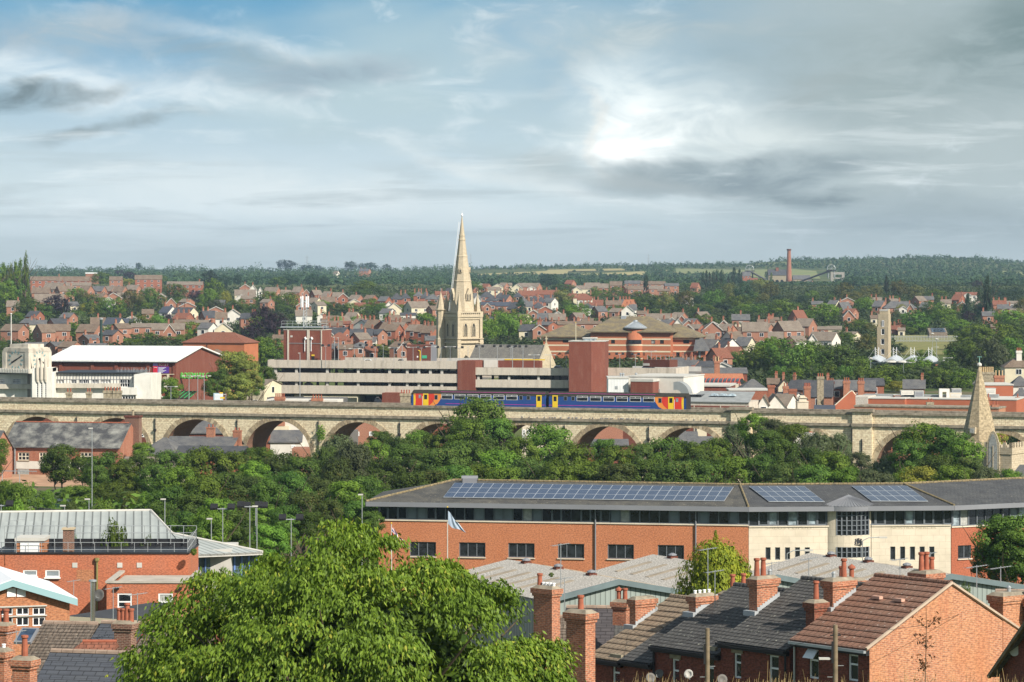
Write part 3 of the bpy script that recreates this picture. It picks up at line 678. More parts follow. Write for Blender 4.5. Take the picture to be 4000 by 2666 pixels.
for X, Y, w, d in ((70, 1130, 190, 668), (-20, 1190, 200, 640), (130, 1180, 110, 672)): p = T(1, X, Y); tree(p[0], p[1], w/2.34, d, 'd', 'round', 'n', group='trees between the hipped block and the car park')
trees(1, T, """700,955,200,1065,o;900,930,220,1065,o;1070,1000,110,1065,o;1190,948,230,1065,o;1680,995,110,1060,o;1930,1000,150,1060,o;800,1000,120,1065,o;1290,1000,90,1065,o""", 'n', 'trees beyond the car park deck')
trees(2, T, """60,640,310,900,g;160,745,200,910,d;30,600,70,720,y;80,505,150,720,b,C;460,425,190,590,o;470,375,210,460,d;350,285,190,395,b;330,440,70,490,g;600,555,250,720,g;790,560,180,660,y;830,598,210,715,g;960,570,190,690,d;600,510,85,590,d;
760,400,100,500,g;840,430,140,510,g;960,400,130,490,g;1225,285,62,500,b,P;1230,460,230,640,d;1395,445,150,640,o;1575,440,150,640,o;1590,365,190,440,d;1640,450,140,570,d;1120,500,110,600,g;1480,520,120,640,g;
1745,259,48,430,b,P;1778,254,45,450,b,P;1806,269,35,440,b,P;1840,259,43,430,b,P;1877,239,51,430,b,P;1918,244,62,440,b,P;1978,304,43,420,b,P;2030,229,67,410,b,P;2083,234,64,410,b,P;2325,260,42,340,b,P;
1990,370,140,540,o;1850,430,190,620,d;2110,360,170,600,b;2280,330,190,490,o;2060,480,260,650,g;2290,460,120,590,o;1740,560,200,690,g;1940,540,210,670,b;2150,555,220,690,g;2270,560,180,700,d;1690,480,110,600,b;2200,440,140,560,d;1860,600,180,690,w;
1765,650,200,800,g;2090,590,190,700,d;2250,640,180,720,w;1440,420,120,480,d;1700,380,90,460,b;1560,560,120,640,g;360,440,110,500,g;1030,460,110,520,d;1320,600,130,660,g;1140,440,100,500,g;700,470,100,520,w;
940,765,290,1060,x;1120,940,190,1060,o;1020,900,130,1060,g;430,945,140,1000,g;400,1015,210,1070,o;1430,975,70,1040,y;1880,970,110,1060,g;300,940,110,1010,g;1530,1090,130,1200,d;2080,985,240,1170,d;2230,935,300,1220,g;1700,1200,130,1245,g;2090,1160,120,1240,d;2330,880,200,1180,l""")
trees(3, T, """30,270,36,365,g,P;30,355,150,550,o;780,305,170,440,b;1085,288,58,510,b,P;700,368,175,550,o;800,440,120,570,o;890,400,115,550,o;990,382,115,530,o;1200,343,160,530,o;1350,388,145,530,o;1530,423,190,540,g;1640,400,130,490,b;400,432,130,550,l;190,460,150,570,w;120,510,230,700,g;560,470,120,560,d;300,480,120,600,b;
2000,288,105,740,b,P;1935,440,100,720,b,P;1825,470,115,720,b,C;1980,520,210,735,b,C;2110,415,150,530,b;2260,413,160,530,b;2330,510,150,710,o;2200,610,260,780,g;2090,520,130,640,o;490,556,330,760,g;650,620,140,740,w;900,498,220,660,g;1120,538,130,640,g;1215,563,105,700,y;1190,618,150,740,w;
1340,620,260,835,d;1500,530,220,740,d;1620,585,240,770,g;1730,700,210,830,g;830,698,220,835,l;950,725,140,850,o;640,808,290,960,d;900,838,190,1035,o;1200,918,150,1025,b;1300,768,110,840,g;1450,540,130,660,g;1560,640,180,760,d;820,480,130,600,o;240,540,150,640,d;560,640,130,740,d;1160,480,110,540,g;1040,560,110,640,b;1760,560,140,700,d;
1900,740,330,990,g;2120,735,330,990,g;1780,890,300,1150,d;2050,872,330,1190,w;2230,860,210,1150,d;1900,920,200,1170,g;1700,940,170,1100,l;2290,600,120,760,o;2250,700,180,860,d;
150,872,340,1230,d;50,865,200,1180,l;430,895,160,1060,l;650,925,330,1230,d;330,900,250,1200,g;500,1000,200,1230,d;850,1040,180,1230,g;720,820,200,960,g;1430,975,180,1060,l;
1060,1110,320,1340,g;1180,1262,220,1370,y;1380,1040,220,1200,g;1550,1140,260,1330,g;1780,1155,230,1350,g;1270,1100,180,1230,g;960,1150,150,1260,d;1660,1060,170,1240,d;430,1380,110,1480,l;640,1388,90,1440,g;2330,1440,180,1550,g;10,1495,90,1545,g;
90,1120,160,1275,d;250,1130,150,1280,g;420,1100,170,1270,d;560,1110,160,1280,g;700,1120,160,1290,d;820,1130,150,1290,g;1420,1520,60,1560,l;2120,1385,40,1420,g;1700,1470,50,1500,g;2260,1230,130,1290,g""")
trees(0, T, """550,1145,130,1185,l;280,935,40,960,g,U""", 'n', 'trees beside the brick shopping centre')
for X, Y, w, d, cc in ((2150, 998, 330, 632, 'r'), (2240, 1070, 220, 628, 'r'), (2000, 1165, 210, 624, 'd'), (1550, 1240, 190, 620, 'g'), (2300, 1180, 180, 622, 'r'), (2170, 1200, 240, 616, 'r'), (1930, 1250, 150, 618, 'd')): p = T(0, X, Y); tree(p[0], p[1], w/2.34, d, cc, 'round', 'n', group='trees beside the brick shopping centre')
# ------------------------------------------------------------------ houses of the far town
def houses(c, rows, grp):
 for r in rows.split(';'):
  r = r.strip()
  if not r: continue
  a = r.split(','); v = list(map(float, a[:4])); x0, yr = T(c, v[0], v[2]); x1, ye = T(c, v[1], v[3])
  house(x0, x1, yr, ye, a[4], group=grp, hw=float(a[5]) if len(a) > 5 else 4.8)
houses(0, """280,508,305,342,fbR0,7;508,815,305,346,fbR1,7;1000,1115,305,338,fbB0,7;1235,1480,292,332,fbR0,8;1525,1850,352,382,fkR1,7;
390,600,360,420,rkB1;600,830,360,388,fkB1;490,680,390,440,lbB1;290,450,405,455,fbB0;720,850,388,440,rbB0;825,965,392,440,rSB0;925,1070,392,440,rkB0;1025,1160,395,445,rbB0;1140,1285,382,428,rkB1;1290,1430,402,440,rkB0;
320,580,462,540,fkB0,3;860,990,460,500,rbB0;960,1110,452,500,gkB0;1070,1180,452,500,fkB0;930,1060,490,530,gbW0;1430,1510,462,490,gkB1;1520,1610,500,550,gkB0;1640,1790,540,578,gSB1;1640,1760,510,540,rkB0;
60,170,525,580,fkB1;600,700,536,575,lSC1;1470,1590,578,635,rnW1;1565,1800,588,640,rsC2;1800,1985,618,682,lsB2;1970,2070,630,692,fbW1;2040,2220,602,668,gbW1;2200,2340,645,690,fsB1;
1130,1280,665,700,gbW1;1580,1760,640,690,rrR3;210,320,690,730,rSB1;270,420,705,745,fSC1;410,630,690,735,lsB1;830,960,680,740,fbB1;940,1130,682,750,rnC1;1110,1220,690,735,fnC1;
0,240,742,800,rbB0;280,500,742,815,lbB0;430,640,742,800,fbB1;690,925,742,812,rbB0;990,1200,735,780,lbB1;1200,1400,735,770,fkB0;1390,1680,735,790,fkB1;1500,1600,740,810,gbB0;1600,1780,700,740,fbR1;1690,1900,715,730,fkR3;1820,1960,728,780,rSW1;1960,2120,725,790,gkC1;1860,2100,780,810,fSW0,3;
2145,2330,425,475,fkC1;2190,2290,375,410,gkB1;2280,2345,380,425,gkW1;2200,2330,480,510,fkB1;2150,2260,470,505,gkW0;
460,560,905,940,lSB1;560,700,900,950,rbB2;800,960,920,955,fSB2;230,460,910,940,fSB1,3;2200,2340,640,690,rsB1;90,210,425,455,fkB0""", 'houses on the far slope west of the spire')
houses(1, """60,230,402,458,rkB1;230,320,428,470,fkC1;325,440,398,450,rkB1;430,490,422,460,gkB0;480,610,428,475,lkR1;610,700,440,490,rkB1;700,800,450,490,fkB1;750,845,458,500,gkR0;840,985,475,515,rkB1;980,1115,475,515,rbR0;1110,1240,488,530,rSR0;
470,600,500,545,rkC1;600,720,490,540,fbR1;500,640,535,570,lkC0;840,960,510,545,gkC0;900,1000,545,580,frW0,3.5;1180,1260,530,575,gbW1;1200,1330,545,600,gkC1;1350,1590,532,590,lkC1;1150,1250,600,640,rSW0;1320,1460,642,660,fsW0,3;
1230,1330,455,510,hsR1;1320,1410,455,500,hsR1;1440,1530,440,480,hSR2;1500,1610,440,500,hsR2;1550,1680,465,510,hSR1;1640,1760,440,470,frB1;300,370,465,500,rrR0;20,60,400,440,gkW0;
1950,2060,450,500,hSW1;1990,2060,468,520,gSW0;2050,2180,440,490,hsR1;2100,2200,480,525,hsR1;2170,2300,450,500,hsR2;2230,2340,470,520,rsB2;2060,2200,540,565,fnB0;2080,2150,548,580,gkB0;2190,2340,540,575,fnB1;
1940,2030,378,405,rrB0,4;2000,2110,370,400,gkC0,4;2060,2150,372,408,rrB0,4;2160,2260,372,400,gkC0,4;2230,2300,362,392,rkB0,4;2110,2230,400,430,fkC0,4;2290,2340,365,390,fkC0,4;1650,1750,540,580,fbR1;1740,1820,410,450,rsR1;
655,750,665,710,fbR1;735,830,670,712,lkB1;650,790,712,755,fbR2;560,640,640,675,gkW1;600,660,690,740,fbR2;740,860,720,740,frR2;
880,1040,690,745,rkR2;930,1060,700,762,LsW1;1000,1150,700,775,rbR2;1120,1240,712,778,LsR1;1150,1290,720,785,rbR2;1250,1380,722,790,rkR2;1180,1330,740,800,rbR1;1400,1520,745,800,rkR2;1480,1600,750,810,rbR1;1560,1660,755,820,rbR2;1340,1480,690,720,rbR2;
610,870,772,830,rsR2;860,1060,785,845,fsR2;1040,1160,790,835,rsB1;650,860,815,885,hrB0;880,1020,820,880,lkB1;640,720,810,850,gsC0;860,1050,905,950,hSB1;640,740,920,965,rSB1;1250,1420,900,950,rbB2;1290,1400,905,975,gSB1;750,880,930,970,fbR2;1000,1090,860,900,fSW0,3;
1550,1660,850,890,fSR1;2050,2200,715,750,frR3;2060,2180,695,720,gbW1;2120,2200,680,700,fsB1;1010,1110,950,990,frR2;1540,1650,930,970,fSC1;150,260,840,880,fbR1""", 'houses round the spire and behind the car park')
houses(2, """60,250,365,400,fkB0,4;0,90,372,410,gkC0,4;180,270,365,410,rkB0,4;130,230,395,420,gkW0,4;480,590,338,372,rrB0,4;590,740,388,420,fkC1,4;670,800,362,395,fkB0,5;790,880,370,410,fkB0,5;895,1003,350,388,fbB0,6;1030,1182,343,372,fSB0,6;1180,1290,348,375,fbB0,6;1290,1400,350,378,fbB0,6;1400,1525,367,392,fSB0,6;
1000,1100,390,420,lbB1,4;1060,1200,390,425,fbB1,4;1255,1380,392,420,fkB0,5;1640,1720,362,410,rrB0,4;550,640,400,430,gkC0,4;1330,1440,420,440,fbB0,4;
60,210,435,480,frB3;210,420,430,470,frR3;10,90,450,490,hsR1;110,200,440,470,frW1;160,250,480,520,hsR1;230,310,490,540,hsR1;60,160,500,545,hSB1;300,370,475,510,fsW1;130,190,530,580,fSC1;210,270,540,575,frR1;190,300,540,590,hsR1;310,400,500,540,rSW1;
510,600,460,490,rrB1;560,740,460,500,hrC1;600,730,490,520,frW1;640,740,550,590,hsW1;740,830,520,550,frB2;860,1000,525,565,fbR3;960,1080,515,560,rSB2;1020,1130,515,580,roB2;1000,1110,570,620,gsW1;1080,1140,560,610,fSW1;620,700,545,580,fbB1;700,830,545,570,frW1;
150,240,610,640,gkB1;240,370,575,610,gbR1;380,460,625,650,gkW1;230,360,640,690,fSB1,3;340,490,645,700,fkB1,3;200,420,720,750,rSR3;420,590,715,745,fbB3;590,820,715,740,fbB3;190,310,745,790,grB2;0,70,540,600,rsB1;
1215,1500,645,690,fkC2;1290,1380,690,730,gbB0;1500,1600,660,720,gbR0;1380,1480,700,740,rSR1;1480,1560,690,740,gbW0;1560,1670,700,750,gbB0;1560,1660,740,790,gkB0;1740,1930,715,800,gkB1,5.5;1880,1990,705,760,gkB1,5.5;1880,2060,740,800,rkB0,5.5;2040,2120,715,750,gkC0;2110,2340,722,805,fkB0,5.5;2250,2340,700,725,fbB1;1600,1690,690,740,rSR0;
1200,1290,690,730,fsW1;1420,1500,680,710,gkW1;2050,2200,835,860,fSR1,3;1730,2040,828,870,fSR1,3;2040,2240,860,940,rSC0,3.5;1760,1900,880,960,rSC1,4;1880,2070,870,970,DsW1,4;1700,1780,880,930,fSR1;
1810,1990,960,1050,lrB1,4;1960,2110,950,1010,rrB1,3.5;1690,1760,930,980,hSB0,3;1460,1660,1050,1100,fSC3,3;1560,1730,1070,1130,rSB2,3;1650,1860,1080,1130,fsW3,3;1840,2000,1090,1130,gSW1,3;1380,1560,1100,1140,fSR1,3;
640,740,690,720,fbR1;1150,1230,620,650,fbB1,4""", 'houses east of the spire')
houses(3, """640,760,538,610,lSB1;740,790,600,640,rrB0;400,500,532,560,fSB1;990,1070,525,580,rSB1;1060,1360,530,590,hSB2;1200,1270,575,600,gbW0;1270,1330,555,600,gkB1;1690,1810,470,520,rrR1;1720,1920,450,475,frW0;1790,1860,455,480,gkW0;2060,2180,525,565,frB3;2170,2290,530,555,fkW1;2100,2200,560,600,fSB2;2200,2340,575,600,fSR1;
220,340,612,690,lrB1;690,790,610,670,gkB1;940,1000,660,690,fbC1;1130,1200,755,790,rrB2,2.2;1180,1250,735,770,frB2,2.5;1190,1250,785,800,fkC0,2;
0,60,700,720,fbR3;60,190,712,760,gkB1;0,140,730,770,fkW1;55,330,712,800,lkB0,6;290,445,690,760,rkB0,5.5;320,360,690,740,rkB0,5.5;450,550,765,790,fkB0,3.5;550,670,760,790,fkC0,3.5;
370,680,812,890,rkW0,3.5;680,860,812,850,rkC1,3.5;370,450,830,890,gkW0,3.5;190,340,850,900,lkW0,3.5;0,100,690,705,fbB2;2040,2100,748,770,fbB1,3""", 'houses among the eastern trees')
rf_ = random.Random(41); nf = 0; ZN = [(0, 1950, 1165, 1330), (1900, 2700, 1135, 1300), (2550, 3150, 1235, 1330), (3250, 4000, 1170, 1240)]
for _ in range(4000):
 if nf >= 48: break
 z_ = rf_.choice(ZN); px = rf_.uniform(z_[0], z_[1]); ye = rf_.uniform(z_[2], z_[3])
 if 1700 < px < 1900 or (600 < px < 1100 and ye > 1290) or any(abs(px-a) < 34 and abs(ye-b) < 13 for a, b in HS) or (3380 < px < 3760 and ye > 1215): continue
 q = (ye-1050)/200; w = rf_.uniform(42, 70)*(.5+.5*q); rh = rf_.uniform(15, 24)*(.45+.55*q); house(px-w/2, px+w/2, ye-rh, ye, rf_.choice('ffglrrl')+rf_.choice('bkkkSSsb')+rf_.choice('BBBBBRWC')+rf_.choice('0112'), group='infill roofs of the far town', hw=4.2); nf += 1
for _ in range(30):
 z_ = rf_.choice([(0, 1650, 1150, 1330)]*3+[(1950, 2650, 1120, 1250), (2600, 4000, 1120, 1290), (2600, 4000, 1120, 1290)]); px = rf_.uniform(z_[0], z_[1]); pb = rf_.uniform(z_[2], z_[3]); q = (pb-1050)/200
 if (600 < px < 1100 and pb > 1300): continue
 tree(px, pb-rf_.uniform(38, 66)*(.45+.5*q), rf_.uniform(42, 74)*(.5+.5*q), solve(px, pb, 0, 575), rf_.choice('gdgdbplow'), rf_.choice(('round', 'round', 'wide')), 'f')
# the solar shed behind the meadow, the palisade fence and the meadow
sheet('meadow', [T(3, 1100, 1030), T(3, 1760, 1030), T(3, 1760, 848), T(3, 1100, 848)], GRS, .25)
fc = Fac(T(3, 1110, 0)[0], 1050, T(3, 1740, 0)[0], 1050); fo = fc.thing('palisade_fence', 'long grey palisade fence along the top of the meadow', 'fence')
zt = fc.z(3600, T(3, 0, 846)[1]); mb = MB()
for i in range(int(fc.len/.5)): mb.box(i*.5, i*.5+.14, 0, .05, zt-2.2, zt)
mb.build('pale', STL, fo); MB().box(0, fc.len, .06, .12, zt-.5, zt-.35).box(0, fc.len, .06, .12, zt-1.8, zt-1.65).build('rail', STL, fo)
fc = Fac(T(3, 1475, 0)[0], 1090, T(3, 1640, 0)[0], 1090); so_ = fc.thing('solar_shed', 'low shed with two rows of solar panels on its roof above the meadow', 'shed')
za, zb_ = fc.z(3660, T(3, 0, 822)[1]), fc.z(3660, T(3, 0, 780)[1]); mb = MB(); mb.prism([(0, -2), (5, -2), (5, zb_), (0, za)], 0, fc.len, 'x'); mb.build('wall', TGB, so_)
k = (zb_-za)/5
for i in range(8):
 for j in range(2):
  x = 1+i*(fc.len-2.2)/8; y = .5+j*2.1; mb = MB(); roofslab(mb, [(x, y, za+k*y+.18), (x+1.2, y, za+k*y+.18), (x+1.2, y+1.8, za+k*(y+1.8)+.18), (x, y+1.8, za+k*(y+1.8)+.18)], .05); mb.build('solar_panel', GLB, so_)
# ------------------------------------------------------------------ colliery on the far hill
dC = 2650
def at(c, X, Y, d): p = T(c, X, Y); return W(p[0], p[1], d)
b0 = at(3, 192, 370, dC); t0 = at(3, 195, 55, dC); g0 = gz(b0.x, dC)-1
cs = thing('colliery_chimney', 'tall tapering red brick factory chimney on the far hill', 'chimney', (b0.x, dC, g0)); H = t0.z-g0
mb = MB(); mb.lathe([(2.9, 0), (2.3, 5), (1.45, H-2), (1.5, H-1.5)], n=16); mb.build('shaft', BR('brick_far', (.38, .15, .09), (.30, .11, .07), (.3, .2, .15)), cs, smooth=True)
MB().lathe([(1.6, H-1.5), (1.9, H-.8), (1.9, H), (1.4, H)], n=16).build('cap', BKD, cs)
fc = Fac(T(3, 5, 0)[0], 2680, T(3, 180, 0)[0], 2680, g0); eh = fc.thing('engine_house', 'stone colliery engine house with slate roof and red ventilator', 'building')
ze, zr = fc.z(3040, T(3, 0, 292)[1]), fc.z(3040, T(3, 0, 243)[1]); w = fc.len
house_parts(eh, w, 12, ze, zr-ze, SLT, STG, 'x', ov=.4); MB().box(w*.4, w*.55, 4, 7, zr-1.5, zr+1.7).build('roof_ventilator', TRD, eh)
for i in range(3): MB().prism([(w*(.22+i*.24)+a, b) for a, b in ((-1.3, ze-9.5), (1.3, ze-9.5), (1.3, ze-5.5), (.8, ze-4.4), (0, ze-4), (-.8, ze-4.4), (-1.3, ze-5.5))], -.3, .1, 'y').build('window', GLD, eh)
fc = Fac(T(3, 232, 0)[0], 2660, T(3, 388, 0)[0], 2660, g0); eh = fc.thing('colliery_shed', 'long grey roofed colliery shed beside the tall brick chimney', 'shed')
ze, zr = fc.z(3130, T(3, 0, 332)[1]), fc.z(3130, T(3, 0, 296)[1]); house_parts(eh, fc.len, 12, ze, zr-ze, SLG, STG, 'x')
def headframe(c, X, Yt, Yb, dx, lab, conc):
 d = 2640; t = at(c, X, Yt, d); bb = at(c, X, Yb, d); g = gz(t.x, d)-1
 o = thing('pit_headframe', lab, 'headframe', (t.x, d, g)); H = t.z-g; r = 3.3
 wh = MB(); n = 24
 for y in (0, ):
  pts = [(r*cos(2*pi*i/n), y, H-r+r*sin(2*pi*i/n)) for i in range(n+1)]; wh.bars(pts, .26, 5)
  for i in range(8): wh.tube((0, y, H-r), pts[i*3], .14, .14, 4)
 wh.build('winding_wheel', STL, o)
 m = MB(); zt = H-r-1.5
 for sx in (-2.8, 2.8):
  for sy in (-2, 2): m.tube((sx, sy, 0 if not conc else zt*.45), (sx*.8, sy, zt), .4, .4, 5)
 for k in range(5): z = zt*(.2+.19*k); m.tube((-2.8, 0, z), (2.8, 0, z), .25, .25, 4)
 m.build('frame', STL if conc else BLK, o)
 m = MB(); L = dx
 for sy in (-3, 3): m.tube((0, sy, zt), (L, sy, 0), .7, .7, 5)
 for k in range(1, 6): m.tube((L*k/6, -3, zt*(1-k/6)), (L*k/6, 3, zt*(1-k/6)), .35, .35, 4); m.tube((L*k/6, -3, zt*(1-k/6)), (L*(k+1)/6, 3, zt*(1-(k+1)/6)), .3, .3, 4)
 m.build('back_stay', BLK, o)
 MB().box(-4, 4, -3, 3, zt-.4, zt+.4).build('platform', BLK, o)
 if conc:
  m = MB()
  for sx in (-.7, 8.5): m.box(sx, sx+2.3, -2, 2, 0, zt*.86)
  m.box(-.7, 10.8, -2.1, 2.1, zt*.70, zt*.88); m.box(1.6, 8.6, -1.9, 1.9, zt*.38, zt*.48); m.build('concrete_tower', P('concrete_grey', (.30, .28, .25), .9), o)
 return o
headframe(2, 2172, 203, 330, 20, 'dark pit headframe with pale winding wheel left of the chimney', False)
headframe(3, 578, 198, 360, -31, 'concrete pit headframe with long back stay right of the chimney', True)
for c, x0, x1, yr, ye, cd in ((2, 2105, 2180, 262, 300, 'fSR0'), (2, 2150, 2245, 320, 345, 'frB0'), (3, 355, 420, 340, 372, 'rSB0'), (3, 410, 490, 355, 388, 'rSB0'), (3, 500, 585, 360, 388, 'fSB0'), (3, 225, 280, 350, 385, 'rrB0'), (3, 610, 680, 362, 375, 'fSB0')):
 a, b1 = T(c, x0, yr), T(c, x1, ye); house(a[0], b1[0], a[1], b1[1], cd, d=2620, group='low brick buildings by the colliery', hw=5)
a, b1 = T(1, 940, 236), T(1, 1050, 255); house(a[0], b1[0], a[1], b1[1], 'rSB2', d=3300, hw=9, group='farmhouses on the skyline')
a, b1 = T(1, 715, 256), T(1, 752, 280); house(a[0], b1[0], a[1], b1[1], 'rkW0', d=3300, hw=8, group='farmhouses on the skyline')
# brick stair tower of the flats and pylons on the skyline
p0, p1 = T(0, 783, 270), T(0, 892, 320); d = 2250; s = F/d; x0 = (p0[0]-2000)/s; x1 = (p1[0]-2000)/s
o = thing('lift_tower', 'plain square brick tower rising above the long flats roof', 'tower', (x0, d, gz(x0, d)-1)); zt = zat(p0[1], d)-o.location.z
MB().box(0, x1-x0, 0, 8, 0, zt-.8).build('shaft', BKT, o); MB().box(-.3, x1-x0+.3, -.3, 8.3, zt-.8, zt).build('coping', UPV, o)
for c, X, Yt, w in ((1, 467, 118, 60), (1, 1960, 98, 40), (2, 1247, 98, 46)):
 d = 4700; t = at(c, X, Yt, d); wd = w/2.34*d/F; zb = zat(1068, d)
 o = thing('power_pylon', '', 'pylon', (t.x, d, zb), 0, 'power pylons on the skyline'); del o['label']; H = t.z-zb; m = MB()
 for sx in (-1, 1):
  for sy in (-1, 1): m.tube((sx*wd*.16, sy*wd*.16, 0), (sx*wd*.04, sy*wd*.04, H), .22, .18, 4)
 for k in range(9):
  z = H*k/9; q = wd*(.16-.12*k/9); q2 = wd*(.16-.12*(k+1)/9); m.tube((-q, -q, z), (q2, -q2, z+H/9), .16, .16, 4); m.tube((q, -q, z), (-q2, -q2, z+H/9), .16, .16, 4)
 m.build('lattice', STL, o)
 for k, f in enumerate((.62, .76, .9)): MB().tube((-wd*(.5-.06*k), 0, H*f), (wd*(.5-.06*k), 0, H*f), .25, .25, 4).build('cross_arm', STL, o)
 auto(o, 'faint lattice power pylon', *T(c, X, Yt), 'pylon', 'power pylons on the skyline')
# ------------------------------------------------------------------ town centre beyond the viaduct
class K(Fac):
 """facade given in crop units"""
 def __init__(s, c, fn, X0, X1, dA, dB=None, zb=None, X0c=None):
  s.c, s.fn = c, fn; super().__init__(fn(c if X0c is None else X0c, X0, 0)[0], dA, fn(c, X1, 0)[0], dB or dA, zb)
 def X(s, X, y=0.0): return s.x(s.fn(s.c, X, 0)[0], y)
 def Z(s, X, Y, y=0.0): p = s.fn(s.c, X, Y); return s.z(p[0], p[1], y)
 def R(s, X0, X1, Yt, Yb, y=0.0): m = (X0+X1)/2; return s.X(X0, y), s.X(X1, y), s.Z(m, Yb, y), s.Z(m, Yt, y)
 def bx(s, mb, X0, X1, Yt, Yb, y0, y1, mi=0):
  m = (X0+X1)/2; x0, x1 = s.X(X0, y0), s.X(X1, y0); zt = s.Z(m, Yt, y0); z0 = 0 if Yb is None else s.Z(m, Yb, y0)
  mb.box(x0, x1, y0, y1, z0, zt, mi); return mb
def lamp(px, pt, d, pb=None, z=None, kind='double', lab='lamp post', grp=None, cat='lamp post', h=None, zbase=None):
 x = (px-2000)/F*d; zb = zbase if zbase is not None else (zat(pb, d) if pb else gz(x, d)); H = zat(pt, d)-zb
 o = thing('lamp_post', '', cat, (x, d, zb), 0, grp); del o['label']; r = (.07 if H > 5 else .055)*(.62 if d < 400 else 1)
 MB().tube((0, 0, 0), (0, 0, H), r*1.3, r*.8, 6).build('pole', STL, o)
 if kind == 'double':
  MB().tube((-1.0, 0, H-.1), (1.0, 0, H-.05), .05, .05, 5).build('arm', STL, o)
  for sx in (-1, 1): MB().box(sx*1.0-.28, sx*1.0+.28, -.16, .16, H-.14, H+.02).build('lamp_head', CNL, o)
 elif kind == 'flood':
  MB().tube((-.7, 0, H-.1), (.7, 0, H-.1), .05, .05, 5).build('arm', STL, o)
  for sx in (-1, 1): MB().raw([(sx*.7+a, b, H+c) for a, b, c in ((-.3, -.35, 0), (.3, -.35, 0), (.3, .1, .35), (-.3, .1, .35), (-.3, -.3, -.15), (.3, -.3, -.15), (.3, .2, .2), (-.3, .2, .2))], [(0, 1, 2, 3), (7, 6, 5, 4), (0, 4, 5, 1), (1, 5, 6, 2), (2, 6, 7, 3), (3, 7, 4, 0)]).build('floodlight', BLK, o)
 elif kind == 'arm':
  MB().bars([(0, 0, H), (.5, 0, H+.25), (1.6, 0, H+.3)], .04).build('arm', STL, o); MB().box(1.4, 2.1, -.13, .13, H+.2, H+.34).build('lamp_head', CNL, o)
 elif kind == 'bowl':
  MB().lathe([(.05, -.3), (.5, .0), (.52, .08), (.15, .3), (.02, .35)], (0, 0, H), 10).build('lamp_head', CNL, o)
 elif kind == 'single':
  MB().box(-.36, .08, -.09, .09, H-.02, H+.09).build('lamp_head', CNL, o)
 auto(o, {'double': 'twin armed lamp post', 'flood': 'twin floodlight post', 'arm': 'bent arm lamp post', 'bowl': 'bowl headed lamp post', 'single': 'small headed lamp post'}[kind], px, pt, cat, grp); return o
# ---- pale stone building with clock tower
k = K(0, T, -80, 1375, 604, 602); zb = k.zb
ck = k.thing('art_deco_building', 'pale stone building with long windowed wing beside the square clock tower', 'building')
mb = MB(); hs = [k.R(*q) for q in ((505, 585, 1250, 1282), (648, 700, 1248, 1284), (722, 815, 1248, 1284), (832, 905, 1246, 1282), (920, 1008, 1245, 1280), (1095, 1185, 1245, 1318), (115, 188, 1243, 1288), (-30, 42, 1243, 1288))]
wallgrid(mb, k.X(490), k.X(1225), 0, k.Z(800, 1195), hs[:6], .25); wallgrid(mb, k.X(-80), k.X(250), 0, k.Z(80, 1198), hs[6:], .25)
for a, b in ((490, 1225), (-80, 250)): k.bx(mb, a, b, 1199, None, .6, 14)
mb.build('wall', ARW, ck)
mb = MB(); k.bx(mb, 484, 1232, 1184, 1195, -.5, 14.5); k.bx(mb, -80, 258, 1181, 1197, -.5, 14); mb.build('roof', BLK, ck)
for i, h in enumerate(hs): window(ck, *h, y=.18, nx=[3, 3, 5, 5, 4, 4, 6, 6][i], ny=1 if i < 5 else 3 if i > 5 else 2, fr=UPV, gl=GLC if i in (0, 4) else GLD, t=.09)
mb = MB()
for i in range(26): X = 496+i*28.5; k.bx(mb, X, X+4, 1196, 1284, -.09, -.005)
k.bx(mb, 490, 1225, 1207, 1211, -.07, -.01); k.bx(mb, 490, 1092, 1246, 1249, -.07, -.01); mb.build('cladding_rail', GRL, ck)
mb = MB(); k.bx(mb, 495, 1095, 1284, 1326, -.9, -.1); k.bx(mb, -80, 305, 1290, 1333, -.9, -.1); mb.build('balcony', ART, ck)
mb = MB(); k.bx(mb, 1225, 1377, 1203, None, -1.2, 10); mb.build('end_block', ARW, ck)
mb = MB(); k.bx(mb, 1095, 1250, 1322, 1388, -2.4, -1.25); k.bx(mb, 1100, 1112, 1388, None, -2.2, -1.3); k.bx(mb, 1240, 1250, 1388, None, -2.2, -1.3); k.bx(mb, 1112, 1240, 1440, None, -2.2, -1.3); mb.build('bay', ARW, ck)
window(ck, *k.R(1112, 1240, 1393, 1440), y=-2.0, nx=5, ny=1, fr=UPV, gl=GLD, t=.1)
mb = MB()
rj = random.Random(4)
for i in range(40): X = 1056+i*7.5; q = k.X(X); z = k.Z(1200, 1192); mb.tube((q, 2, z), (q+rj.uniform(-.3, .3), 2, z+rj.uniform(.7, 1.2)), .03, .025, 4)
mb.build('roof_spikes', STL, ck)
# tower base and clock stage
k2 = K(0, T, 290, 490, 600.5, 600.5, zb); tb = k2.thing('clock_tower', 'square pale stone clock tower with two dials and rounded top', 'clock tower')
mb = MB(); sl_ = [k2.R(a, b, 1275, 1420) for a, b in ((338, 356), (376, 394), (414, 430))]
wallgrid(mb, k2.X(300), k2.X(480), 0, k2.Z(385, 1142), sl_, .4, y=-.9); w0, w1 = k2.X(300), k2.X(480)
mb.face([(w1, -.9, 0), (w1, 6, 0), (w1, 6, k2.Z(385, 1142)), (w1, -.9, k2.Z(385, 1142))]); mb.face([(w0, 6, 0), (w0, -.9, 0), (w0, -.9, k2.Z(385, 1142)), (w0, 6, k2.Z(385, 1142))])
mb.box(w0, w1, .2, 6, 0, k2.Z(385, 1143)); k2.bx(mb, 478, 494, 1178, None, -.3, 5); k2.bx(mb, 284, 302, 1185, None, -.3, 5)
mb.build('lower_stage', ARW, tb)
